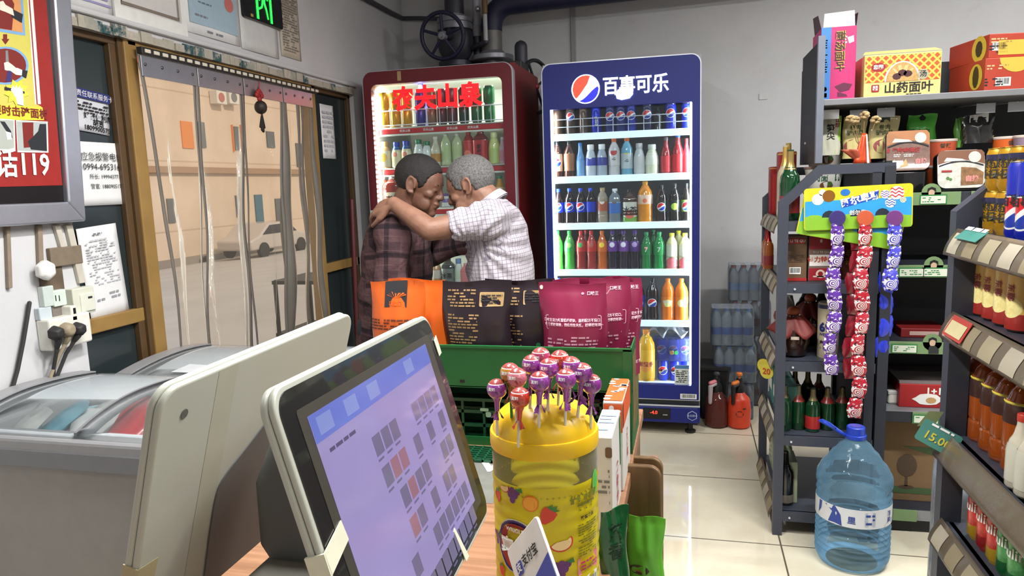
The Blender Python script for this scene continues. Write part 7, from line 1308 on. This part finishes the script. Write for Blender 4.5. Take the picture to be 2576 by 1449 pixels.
# green tea pouches hanging at the counter side
a, c = at(1512, 1500, Y=1.10), at(1578, 1282, Y=1.10); t, f = pouch('tea_pouch', 'dark green foil pouch hanging at the counter side, nearest the jar', ((a.x+c.x)/2, 1.10, a.z), .054, c.z-a.z, .02, mat((22, 84, 44), .22, coat=.6, vary=.2, scale=14), rz=radians(40), cat='pouch', group='green pouches at the counter side', tilt=radians(0)); lettering('茶\n香', .03, f, mat((16, 50, 28), .5), t, 0, .10, .02)
a, c = at(1572, 1500, Y=1.42), at(1664, 1322, Y=1.42); t, f = pouch('tea_pouch', 'bright lime green pouch with food picture before the counter end panel', ((a.x+c.x)/2+.004, 1.42, a.z), c.x-a.x, c.z-a.z+.012, .03, mat((96, 176, 50), .35, coat=.3), rz=radians(-8), cat='pouch', group='green pouches at the counter side', tilt=radians(-4)); print_([circ(.026, 16, -.014, .045, .022)], f, mat((160, 116, 66), .5, vary=.3), t, 'bowl_print'); print_([circ(.022, 9, -.01, .068, .010)], f, mat((70, 60, 50), .6, vary=.3), t, 'food_print', .0012)
# ------------------------------------------------------------------ two-screen till
POSW = mat((182, 184, 172), .38, vary=.05, scale=6); GREYP = mat((132, 128, 120), .45, vary=.05); SMOKE = mat((92, 94, 94), .5, coat=.0, vary=.06, scale=5); BEZ = mat((26, 26, 28), .22, coat=.4)
W0, H0 = .372, .252; TLp = Vector((-.2815, .4235, 1.2445)); e1 = Vector((-.060, .997, -.038)).normalized(); n_ = Vector((.959, .068, .277)); n_ = (n_-e1*n_.dot(e1)).normalized(); e2 = n_.cross(e1)
pos = thing('till', 'white two-screen shop till with a lavender lit screen on the counter', 'till', (-.40, .60, CZ)); PO = Vector((-.40, .60, CZ))
def fr3(o, a, b, c): o = o-PO; return lambda u, v, w: tuple(o+a*u+b*v+c*w)
F1 = fr3(TLp, e1, e2, n_)
hs = MB().prism(rrect(W0, H0, .020, 8, W0/2, -H0/2), -.0125, -.0066, F1).build('screen_back', POSW, pos, bevel=.002, seg=3)
hf = MB().prism(rrect(W0, H0, .020, 8, W0/2, -H0/2), -.006, -.0005, F1).build('screen_front', POSW, pos, bevel=.002, seg=3)
MB().prism(rrect(W0-.010, H0-.010, .017, 8, W0/2, -H0/2), -.001, .0006, F1).build('bezel', BEZ, hf, smooth=0)
MB().prism(rrect(W0-.048, H0-.044, .003, 3, W0/2, -H0/2), .0004, .0010, F1).build('screen_border', mat((62, 60, 54), .3), hf, smooth=0)
f = lambda u, v, k=0.0: F1(u, v, .0012+k); sx0, sx1, sy0, sy1 = .036, W0-.044, -H0+.032, -.030
def screenmat(c, e, nz=0.0): 
    q = NT('screen'); n = q.noise(q.coord(), 9, 2); col_ = q.mix(n, L3(c), L3(tuple(int(k_*.86) for k_ in c))); return q.done(q.bsdf((.02, .02, .025, 1), .12, emit=col_, estr=e, spec=.7))
print_([[(sx0, sy0), (sx1, sy0), (sx1, sy1), (sx0, sy1)]], f, screenmat((160, 146, 200), .82), hf, 'display', 0); print_([[(sx0, sy1-.022), (sx1, sy1-.022), (sx1, sy1), (sx0, sy1)]], f, screenmat((106, 120, 210), .82), hf, 'screen_header', .0003)
print_([[(sx0+.01+k*.05, sy1-.018), (sx0+.035+k*.05, sy1-.018), (sx0+.035+k*.05, sy1-.004), (sx0+.01+k*.05, sy1-.004)] for k in (0, 1, 2, 4)], f, screenmat((136, 150, 216), .82), hf, 'screen_tabs', .0005)
rp = random.Random(12); dark = []; red_ = []; txt = []
for j in range(6):
    for i in range(9):
        u = sx0+.088+i*.0215-.0*j; v = sy1-.046-j*.0285
        if u+.016 > sx1 or rp.random() < .22: continue
        (red_ if (j, i) in ((1, 1), (1, 2), (2, 2), (3, 1)) else dark).append([(u, v-.018), (u+.0185, v-.018), (u+.0185, v), (u, v)]); txt.append([(u, v-.0225), (u+.013, v-.0225), (u+.013, v-.0205), (u, v-.0205)])
print_(dark, f, screenmat((122, 112, 146), .75), hf, 'product_pictures', .0006); print_(red_, f, screenmat((164, 114, 130), .75), hf, 'product_pictures', .0006); print_(txt, f, screenmat((120, 110, 150), .7), hf, 'captions', .0006); smallprint(lambda u, v, k: f(sx0+.04+u, sy1-.032+v, k), .05, .006, 1, screenmat((90, 80, 120), .7), hf, 3, lift=.0006)
TAPE = mat((214, 212, 190), .5); MB().prism([(-.001, -.120), (.034, -.111), (.036, -.127), (-.001, -.137)], .0012, .0022, F1).prism([(-.002, -.120), (.0005, -.120), (.0005, -.137), (-.002, -.137)], -.0135, .0022, F1).build('tape', TAPE, hf, smooth=0)
MB().prism([(W0-.012, -.032), (W0+.0005, -.028), (W0+.0005, -.05), (W0-.011, -.052)], .0012, .002, F1).build('tape', TAPE, hf, smooth=0); MB().prism([(W0-.135, -H0+.036), (W0-.130, -H0+.038), (W0-.116, -H0-.0005), (W0-.128, -H0-.0005)], .0012, .002, F1).build('tape', TAPE, hf, smooth=0)
# customer side panel: its back faces us
W1, H1 = .352, .262; B1 = Vector((0, 1, .01)).normalized(); ang = radians(16); nb = Vector((cos(ang), 0, -sin(ang))); nb = (nb-B1*nb.dot(B1)).normalized(); vb = nb.cross(B1)
TL2 = at(396, 984, X=-.425); F2 = fr3(TL2, B1, vb, nb)
MB().prism(rrect(W1, H1, .022, 8, W1/2, -H1/2), -.002, .005, F2).build('customer_screen_back', POSW, pos, bevel=.0025, seg=3); MB().prism(rrect(W1, H1, .022, 8, W1/2, -H1/2), -.009, -.0026, F2).build('customer_screen_rim', POSW, pos, bevel=.002, seg=3); MB().prism(rrect(W1-.02, H1-.02, .015, 8, W1/2, -H1/2), -.0100, -.008, F2).build('customer_screen_glass', BEZ, pos, smooth=0)
MB().lathe([(.0045, 0), (.0045, .0004)], 16, M=Matrix.Translation(F2(.032, -.030, .0055)) @ nb.to_track_quat('Z', 'Y').to_matrix().to_4x4()).build('screw_hole', mat((110, 112, 108), .4, .3), pos)
rec = [(.105, -.26), (.098, -.15), (.106, -.128), (.15, -.106), (.20, -.075), (.30, -.06), (.33, -.10), (.33, -.26)]
rec = [rec[0]]+[tuple(np.array(rec[i])*(1-q_)**2*.5+np.array(rec[i])*.5*(1-q_**2)*1.0*0+0) for i in () for q_ in ()]+[((1-q_)**2*(rec[i-1][0]+rec[i][0])/2+2*q_*(1-q_)*rec[i][0]+q_**2*(rec[i][0]+rec[i+1][0])/2, (1-q_)**2*(rec[i-1][1]+rec[i][1])/2+2*q_*(1-q_)*rec[i][1]+q_**2*(rec[i][1]+rec[i+1][1])/2) for i in range(1, 7) for q_ in (0, .2, .4, .6, .8)]+[rec[-1]]
MB().prism(rec, .0040, .0062, F2).build('back_recess', SMOKE, pos, bevel=.004, seg=3)
TP2 = mat((178, 178, 160), .45); print_([[(.075, -.002), (.105, -.002), (.100, -.235), (.070, -.235)]], lambda u, v, k: F2(u, v, .0046+k), TP2, pos, 'masking_tape'); MB().prism([(-.0005, -.168), (.025, -.170), (.022, -.20), (-.0005, -.198)], .0053, .0060, F2).prism([(-.0012, -.168), (0, -.168), (0, -.198), (-.0012, -.198)], -.0095, .0060, F2).build('tape', mat((176, 164, 128), .5), pos, smooth=0)
# stand between the two screens
def rel(x, y, z): return (x-PO.x, y-PO.y, z-PO.z)
MB().loft([[rel(x, y, z) for x, y in rrect(w_, d_, min(w_, d_)*.3, 6, cx_, .62)] for z, w_, d_, cx_ in ((CZ+.012, .19, .27, -.372), (.86, .15, .25, -.37), (.95, .12, .24, -.368), (1.0, .105, .225, -.366), (1.02, .08, .19, -.366), (1.028, .05, .15, -.366))]).build('stand', GREYP, pos, smooth=60)
MB().prism(rrect(.26, .31, .03, 6, -.37, .62), CZ+.0005, CZ+.014, lambda u, v, w: rel(u, v, w)).build('base', GREYP, pos, bevel=.004)
MB().loft([[rel(x, y, z) for x, y in rrect(w_, d_, .02, 5, cx_, .64)] for z, w_, d_, cx_ in ((1.0, .06, .12, -.366), (1.04, .085, .14, -.368), (1.10, .095, .13, -.366), (1.15, .07, .10, -.362), (1.165, .04, .08, -.36))]).build('hinge_block', SMOKE, pos, smooth=50)
# ------------------------------------------------------------------ the two men
def fuse(b, name, m, parent, voxel=.0045, it=5, weave=None, ripple=None):
    """grow one continuous surface from overlapping closed volumes"""
    o = b.build(name, m, parent, smooth=0)
    k = o.modifiers.new('r', 'REMESH'); k.mode = 'VOXEL'; k.voxel_size = voxel; k.use_smooth_shade = True
    s = o.modifiers.new('s', 'SMOOTH'); s.iterations = it; s.factor = .5
    bpy.context.view_layer.update(); dg = bpy.context.evaluated_depsgraph_get()
    me = bpy.data.meshes.new_from_object(o.evaluated_get(dg)); o.modifiers.clear(); old = o.data; o.data = me; bpy.data.meshes.remove(old); me.name = name
    me.materials.clear(); me.materials.append(m); me.polygons.foreach_set('use_smooth', [True]*len(me.polygons))
    n = len(me.vertices); co = np.empty(n*3); me.vertices.foreach_get('co', co); co = co.reshape(-1, 3)
    if ripple:
        no = np.empty(n*3); me.vertices.foreach_get('normal', no); no = no.reshape(-1, 3); co = co + no*ripple(co)[:, None]; me.vertices.foreach_set('co', co.ravel()); me.update()
    if weave:
        best = np.full(n, 1e9); uv = np.zeros((n, 3))
        for (p0, p1, ref, r, v0) in weave:
            p0, p1 = np.array(p0), np.array(p1); d = p1-p0; L = np.linalg.norm(d); d = d/L; q = co-p0; t = np.clip(q@d, 0, L); rad = q-t[:, None]*d; dist = np.linalg.norm(rad, axis=1)-r*.5
            e0 = np.array(ref) - d*np.dot(ref, d); e0 /= np.linalg.norm(e0); e1_ = np.cross(d, e0); a = np.arctan2(rad@e1_, rad@e0)
            sel = dist < best; best[sel] = dist[sel]; uv[sel, 0] = a[sel]*r; uv[sel, 1] = (q@d)[sel]+v0
        at_ = me.attributes.new('weave', 'FLOAT_VECTOR', 'POINT'); at_.data.foreach_set('vector', uv.ravel())
    return o
def ering(c, a, b_, n=22): return [(c[0]+a*cos(2*pi*i/n), c[1]+b_*sin(2*pi*i/n), c[2]) for i in range(n)]
def skin(c, c2):
    q = NT('skin'); v = q.coord(); n = q.noise(v, 26, 4, .6); col_ = q.ramp(n, [(.3, c2), (.7, c)]); return q.done(q.bsdf(col_, .5, normal=q.bump(q.noise(v, 180, 4), .2, .003), sss=.06))
def hand(b, w, d, n, side, curl=.45, s=1.0):
    w, d, n = Vector(w), Vector(d).normalized(), Vector(n); n = (n-d*n.dot(d)).normalized(); t = d.cross(n)*side
    for k, o_ in enumerate((-.030, -.011, .010, .029)):
        kn = w+(d*(.088-.006*abs(k-1.2))+t*o_)*s; b.tube([w+t*o_*.55*s, w+(d*.045+t*o_*.85)*s, kn], [.015*s, .0155*s, .0125*s], 10)
        L = (.066, .075, .072, .057)[k]*s; p = kn; a = curl*.5; dirv = d
        for j, f_ in enumerate((.42, .32, .26)):
            dirv = (d*cos(a)-n*sin(a)+t*o_*1.2).normalized(); q = p+dirv*L*f_; b.tube([p, q], [(.0098-.0012*j)*s, (.0090-.0013*j)*s], 9); p = q; a += curl*(.9 if j == 0 else .7)
    p0 = w+(d*.022-t*.022)*s; p1 = w+(d*.052-t*.048-n*.012)*s; p2 = w+(d*.082-t*.056-n*.022)*s; p3 = w+(d*.106-t*.054-n*.030)*s
    b.tube([p0, p1, p2, p3], [.016*s, .0125*s, .0105*s, .0085*s], 10)
def head(b, o, fx, pitch, s=1.0, jowl=1.0):
    """fx = +1 faces +X, -1 faces -X; returns the head frame"""
    f = Vector((fx*cos(pitch), 0, -sin(pitch))); u = Vector((fx*sin(pitch), 0, cos(pitch))); l = u.cross(f)
    M = Matrix(((f.x, l.x, u.x, o[0]), (f.y, l.y, u.y, o[1]), (f.z, l.z, u.z, o[2]), (0, 0, 0, 1))) @ Matrix.Scale(s, 4)
    E = lambda c, r: b.ell(c, r, 22, 14, M)
    E((-.010, 0, .038), (.099, .076, .087)); E((.028, 0, .02), (.068, .068, .080)); E((.030, 0, -.035), (.058, .060, .078)); E((.046, 0, -.072), (.042, .048*jowl, .036)); E((.074, 0, -.094), (.021, .024, .018))
    E((.080, 0, .024), (.013, .046, .011)); E((-.02, 0, -.045), (.05, .055, .05))
    b.tube([M @ Vector(q) for q in ((.088, 0, .016), (.094, 0, .0), (.102, 0, -.016), (.104, 0, -.023))], [.008*s, .009*s, .011*s, .012*s], 12)
    for sy in (-1, 1):
        E((.094, sy*.0125, -.027), (.011, .0085, .008)); E((.060, sy*.044, -.016), (.024, .019, .019)); E((.076, sy*.031, .004), (.012, .017, .009)); E((.05, sy*.045, -.058), (.03, .016, .03))
        ec = (-.008, sy*.0755, .002); Me = M @ Matrix.Translation(ec) @ Matrix.Rotation(radians(-12), 4, 'Y') @ Matrix.Rotation(sy*radians(-14), 4, 'Z')
        R_ = [Me @ Vector((.017*cos(a_*.42)*(1.0), sy*.004, .031*sin(a_*.42)+.002)) for a_ in range(-1, 13)]; b.tube(R_, .0048*s, 8); b.ell((0, -sy*.001, -.004), (.014, .005, .026), 14, 10, Me); b.ell((.006, sy*.001, -.028), (.009, .005, .009), 10, 8, Me)
    E((.091, 0, -.051), (.0125, .023, .0055)); E((.089, 0, -.0635), (.012, .020, .0065)); E((.085, 0, -.042), (.013, .018, .012)); E((.08, 0, -.078), (.012, .02, .012))
    return M
def hair(M, parent, m, front_x=.080, front_z=.070, temple=.012, thick=.006):
    rs = random.Random(3); b = MB()
    def sh(a, v):
        th = 2*pi*a; ph = pi*(v-.5); d = Vector((cos(ph)*cos(th), cos(ph)*sin(th), sin(ph)))
        # skull radius in this direction: the larger of two ellipsoids
        best = 0
        for c, r in (((-.010, 0, .038), (.099, .076, .087)), ((.028, 0, .02), (.068, .068, .080))):
            o_ = Vector((-.005, 0, .035))-Vector(c); A = sum((d[i]/r[i])**2 for i in range(3)); B = 2*sum(d[i]*o_[i]/r[i]**2 for i in range(3)); C_ = sum((o_[i]/r[i])**2 for i in range(3))-1; D_ = B*B-4*A*C_
            if D_ > 0: best = max(best, (-B+sqrt(D_))/(2*A))
        p = Vector((-.005, 0, .035))+d*best
        hz = float(np.interp(p.x, [-.12, -.05, -.025, -.02, .012, .02, .045, .055, front_x], [-.062, -.050, -.02, .03, .03, -.006, temple, front_z-.02, front_z])); k = max(-1, min(1, (p.z-hz)/.008))
        off = thick*k if k > 0 else .02*k; off += .0012*sin(th*60)*sin(ph*70)*(k > 0)
        return tuple(M @ (p+d*off))
    b.grid(sh, 72, 40); return b.build('hair', m, parent, smooth=180)
def hairmat(c, c2):
    q = NT('hair'); v = q.coord(); n = q.noise(v, 160, 4, .7); return q.done(q.bsdf(q.ramp(n, [(.35, c), (.65, c2)]), .6, normal=q.bump(q.noise(v, 420, 3), .8, .004)))
def plaid():
    q = NT('plaid_cloth'); a = q.n('ShaderNodeAttribute', attribute_name='weave'); x = q.xyz(a.outputs['Vector'])
    def band(s, per, w, off=0.0): return q.math('LESS_THAN', q.math('FRACT', q.math('ADD', q.math('DIVIDE', s, per), off)), w)
    U, V = x[0], x[1]; c = L3((66, 48, 52)); c = q.mix(q.math('MULTIPLY', band(U, .105, .5), .55), c, L3((96, 70, 72))); c = q.mix(q.math('MULTIPLY', band(V, .105, .5), .5), c, L3((98, 72, 74)))
    c = q.mix(q.math('MULTIPLY', band(U, .105, .17, .12), .7), c, L3((26, 24, 30))); c = q.mix(q.math('MULTIPLY', band(V, .105, .17, .12), .7), c, L3((26, 24, 30))); c = q.mix(q.math('MULTIPLY', band(V, .0525, .03, .4), .5), c, L3((120, 92, 90)))
    v = q.coord(); return q.done(q.bsdf(c, .9, normal=q.bump(q.noise(v, 13, 3, .6), .55, .03), spec=.2))
def gridcloth():
    q = NT('grid_cloth'); a = q.n('ShaderNodeAttribute', attribute_name='weave'); x = q.xyz(a.outputs['Vector']); g = []
    for s, per in ((x[0], .0150), (x[1], .0150)): g.append(q.math('LESS_THAN', q.math('FRACT', q.math('DIVIDE', s, per)), .17))
    c = q.mix(q.math('MULTIPLY', g[0], .62), L3((184, 177, 184)), L3((96, 92, 112))); c = q.mix(q.math('MULTIPLY', g[1], .62), c, L3((96, 92, 112)))
    v = q.coord(); return q.done(q.bsdf(c, .85, normal=q.bump(q.noise(v, 12, 3, .6), .5, .03), spec=.25))
def person(label, fx, Y0, ringsP, earP, pitch, near, far, m_skin, m_shirt, m_hair, m_trou, sleeve, short, hairkw, neck_r=.056):
    """ringsP: (px centre, py, half depth, half width); near / far: shoulder, elbow, wrist as (px, py, Y)"""
    C_ = [at(p[0], p[1], Y=Y0) for p in ringsP]; base = Vector((C_[-1].x, Y0, 0)); t = thing('person', label, 'person', base, group='two men embracing')
    loc = lambda v: Vector(v)-base
    body, shirt = MB(), MB(); hp = at(*earP, Y=Y0-.02); hp.y = Y0; M = head(body, loc(hp), fx, pitch, .97)
    nb = loc(C_[0]); nt = M @ Vector((-.018, 0, -.02)); body.tube([nb-Vector((0, 0, .05)), nb.lerp(nt, .55), nt], [.062, neck_r, neck_r], 18); body.tube([M @ Vector((.02, 0, -.075)), nb+Vector((fx*.02, 0, -.02))], [.036, .045], 14)
    R_ = [(loc(c), p[2], p[3]) for c, p in zip(C_, ringsP)]
    body.loft([ering(c, a-.014, b_-.014) for c, a, b_ in R_[1:]]); shirt.loft([ering(c, a, b_) for c, a, b_ in R_])
    hip = R_[-1][0]; hz = .80
    body.loft([ering((hip.x, 0, z), a, b_) for z, a, b_ in ((hip.z+.03, .11, .16), (.86, .115, .17), (.76, .10, .16))])
    arms = []
    for k, arm in enumerate((near, far)):
        sh_, el, wr = [loc(at(p[0], p[1], Y=p[2])) for p in arm]; arms.append((sh_, el, wr)); sc = 1.0
        body.tube([sh_, sh_.lerp(el, .5), el], [.050, .046, .041], 16); body.tube([el, el.lerp(wr, .3), wr], [.041, .040, .0265], 16)
        tip = sh_.lerp(el, .66) if short else wr.lerp(el, .06); tors = loc(at(ringsP[2][0], ringsP[2][1], Y=Y0)); tors.z = sh_.z-.02
        shirt.tube([tors.lerp(sh_, .45), sh_], [.085, .068], 18)
        if short: shirt.tube([sh_, sh_.lerp(tip, .5), tip], [sleeve[0], sleeve[1], sleeve[2]], 20, ends=False)
        else: shirt.tube([sh_, sh_.lerp(el, .5), el], [sleeve[0], sleeve[1], sleeve[2]], 18); shirt.tube([el, el.lerp(wr, .5), wr.lerp(el, .06)], [sleeve[2], .045, .036], 18)
    legs = MB()
    for sy in (-1, 1):
        hj = Vector((hip.x, sy*.085, .80)); kn = Vector((hip.x+fx*.02, sy*.10, .44)); an = Vector((hip.x-fx*.01, sy*.11, .07)); body.tube([hj, hj.lerp(kn, .4), kn, kn.lerp(an, .35), an], [.085, .08, .055, .055, .036], 16); body.tube([an-Vector((fx*.03, 0, .035)), an+Vector((fx*.15, 0, -.045))], [.03, .022], 12)
        legs.tube([hj+Vector((0, 0, .03)), hj.lerp(kn, .4), kn, kn.lerp(an, .4), an+Vector((0, 0, .0))], [.10, .095, .076, .072, .066], 18)
        so = MB(); so.loft([[(an.x+fx*(x_*sx_+.06), an.y+y_*sy_, z_) for x_, y_ in rrect(.28, .098, .046, 6)] for z_, sx_, sy_ in ((.002, 1, 1), (.03, 1.0, 1.0), (.06, .94, .92), (.085, .6, .8))]).build('shoe', mat((34, 32, 34), .5), t, bevel=.006)
    legs.loft([ering((hip.x, 0, z), a, b_) for z, a, b_ in ((hip.z+.02, .118, .168), (.84, .124, .178), (.74, .118, .175))])
    return t, body, shirt, legs, M, arms, R_, loc
SK1 = skin((124, 86, 68), (104, 70, 56)); SK2 = skin((150, 110, 90), (130, 92, 74)); HR1 = hairmat((16, 14, 15), (40, 36, 36)); HR2 = hairmat((70, 69, 70), (128, 126, 124))
TR1 = mat((34, 36, 44), .85, vary=.1); TR2 = mat((52, 54, 62), .85, vary=.1)
PL, GC = plaid(), gridcloth()
# left man: dark plaid shirt, facing right with bowed head
t, body, shirt, legs, M, arms, R_, loc = person('man with short dark hair in a dark plaid shirt, forehead against the other man', 1, 2.68,
    [(1010, 520, .058, .072), (1004, 545, .088, .165), (1006, 580, .116, .205), (1000, 640, .130, .200), (996, 720, .138, .195), (990, 800, .134, .190), (985, 872, .130, .195)],
    (1050, 468), radians(17), [(988, 585, 2.49), (985, 718, 2.45), (1052, 790, 2.42)], [(1012, 580, 2.87), (1062, 640, 2.88), (1195, 612, 2.85)], SK1, PL, HR1, TR1, (.070, .066, .062), False, {})
hand(body, arms[0][2], (.6, .25, -.75), (-.5, -.6, -.4), 1, .5); hand(body, arms[1][2], (.95, -.05, .1), (0, .9, .3), -1, .5)
fuse(body, 'body', SK1, t, .0042, 4)
def fold(k):
    def f(co): x, y, z = co[:, 0], co[:, 1], co[:, 2]; return .0035*np.sin(38*z+22*x+3*np.sin(9*y+k))*np.exp(-((z-1.1)/.16)**2) + .0025*np.sin(30*x-34*z+k+8*y) + .0015*np.sin(70*z-50*x+20*y)
    return f
wv = [(tuple(R_[-1][0]), tuple(R_[0][0]), (0, -1, 0), .16, 0)]+[(tuple(a[0]), tuple(a[1]), (0, -1, 0), .065, .01) for a in arms]+[(tuple(a[1]), tuple(a[2]), (0, -1, 0), .05, .03) for a in arms]
fuse(shirt, 'plaid_shirt', PL, t, .0065, 5, wv, fold(0)); fuse(legs, 'trousers', TR1, t, .008, 5); hair(M, t, HR1, .074, .072, .012, .0035)
b = MB()
for sy in (-1, 1): b.tube([M @ Vector((.087, sy*.014, .022)), M @ Vector((.088, sy*.03, .027)), M @ Vector((.074, sy*.047, .022))], [.0028, .0032, .002], 6)
b.build('eyebrows', HR1, t)
b = MB()
for sy in (-1, 1): b.tube([M @ Vector((.0865, sy*.018, .002)), M @ Vector((.0885, sy*.03, .000)), M @ Vector((.0795, sy*.044, .002))], [.0012, .0016, .001], 6)
b.build('eyelashes', mat((24, 18, 18), .6), t); MB().tube([M @ Vector((.0985, -.016, -.0572)), M @ Vector((.1025, 0, -.0570)), M @ Vector((.0985, .016, -.0572))], [.0010, .0016, .0010], 6).build('mouth_line', mat((70, 36, 34), .6), t)
MB().loft([ering(R_[0][0]+Vector((0, 0, z)), a, b_) for z, a, b_ in ((-.012, .066, .082), (.012, .064, .078), (.024, .060, .073))]).build('collar', mat((58, 44, 48), .9), t, smooth=60)
# right man: pale checked shirt, facing left, arm over the other's shoulder
t, body, shirt, legs, M, arms, R_, loc = person('grey haired man in a pale checked shirt with his arm round the other man', -1, 2.70,
    [(1236, 503, .060, .075), (1245, 530, .090, .165), (1250, 572, .113, .205), (1257, 640, .124, .200), (1262, 700, .128, .195), (1265, 780, .126, .190), (1264, 862, .122, .190)],
    (1182, 472), radians(21), [(1228, 552, 2.50), (1082, 578, 2.42), (990, 512, 2.45)], [(1246, 552, 2.90), (1150, 610, 2.95), (1050, 590, 2.97)], SK2, GC, HR2, TR2, (.072, .062, .058), True, {})
hand(body, arms[0][2], (-.86, .30, -.22), (-.12, -.62, .78), 1, .62); hand(body, arms[1][2], (-.9, -.3, .1), (0, .9, .3), 1, .5)
fuse(body, 'body', SK2, t, .0042, 4)
def fold2(co):
    x, y, z = co[:, 0], co[:, 1], co[:, 2]; x0, z0 = float(arms[0][0].x)-.05, float(arms[0][0].z)-.09
    d = np.sqrt((x-x0)**2+(z-z0)**2); a = np.arctan2(z-z0, x-x0); return .0045*np.sin(a*17+d*6)*np.exp(-((d-.12)/.11)**2)*(y < 0) + .0018*np.sin(40*z+18*x+9*y)
wv = [(tuple(R_[-1][0]), tuple(R_[0][0]), (0, -1, 0), .16, 0)]+[(tuple(a[0]), tuple(a[1]), (0, -1, 0), .062, .0) for a in arms]
fuse(shirt, 'checked_shirt', GC, t, .006, 4, wv, fold2); fuse(legs, 'trousers', TR2, t, .008, 5); hair(M, t, HR2, .074, .074, .010, .0045)
b = MB()
for sy in (-1, 1): b.tube([M @ Vector((.087, sy*.014, .022)), M @ Vector((.088, sy*.03, .027)), M @ Vector((.074, sy*.047, .022))], [.0025, .003, .002], 6)
b.build('eyebrows', HR2, t)
b = MB()
for sy in (-1, 1): b.tube([M @ Vector((.0865, sy*.018, .002)), M @ Vector((.0885, sy*.03, .000)), M @ Vector((.0795, sy*.044, .002))], [.0012, .0016, .001], 6)
b.build('eyelashes', mat((30, 24, 24), .6), t); MB().tube([M @ Vector((.0985, -.016, -.0572)), M @ Vector((.1025, 0, -.0570)), M @ Vector((.0985, .016, -.0572))], [.0010, .0016, .0010], 6).build('mouth_line', mat((80, 44, 42), .6), t)
c0 = R_[0][0]; nt = M @ Vector((-.018, 0, -.02)); ax_ = (nt-c0).normalized().lerp(Vector((0, 0, 1)), .35).normalized(); qm = ax_.to_track_quat('Z', 'Y').to_matrix().to_4x4(); qm.translation = c0+Vector((0, 0, -.01))
MB().lathe([(.068, -.014), (.061, .008), (.0585, .020), (.0605, .022), (.066, .010), (.073, -.010)], 30, M=qm, cap=False).build('collar', mat((180, 173, 180), .85), t, smooth=60)
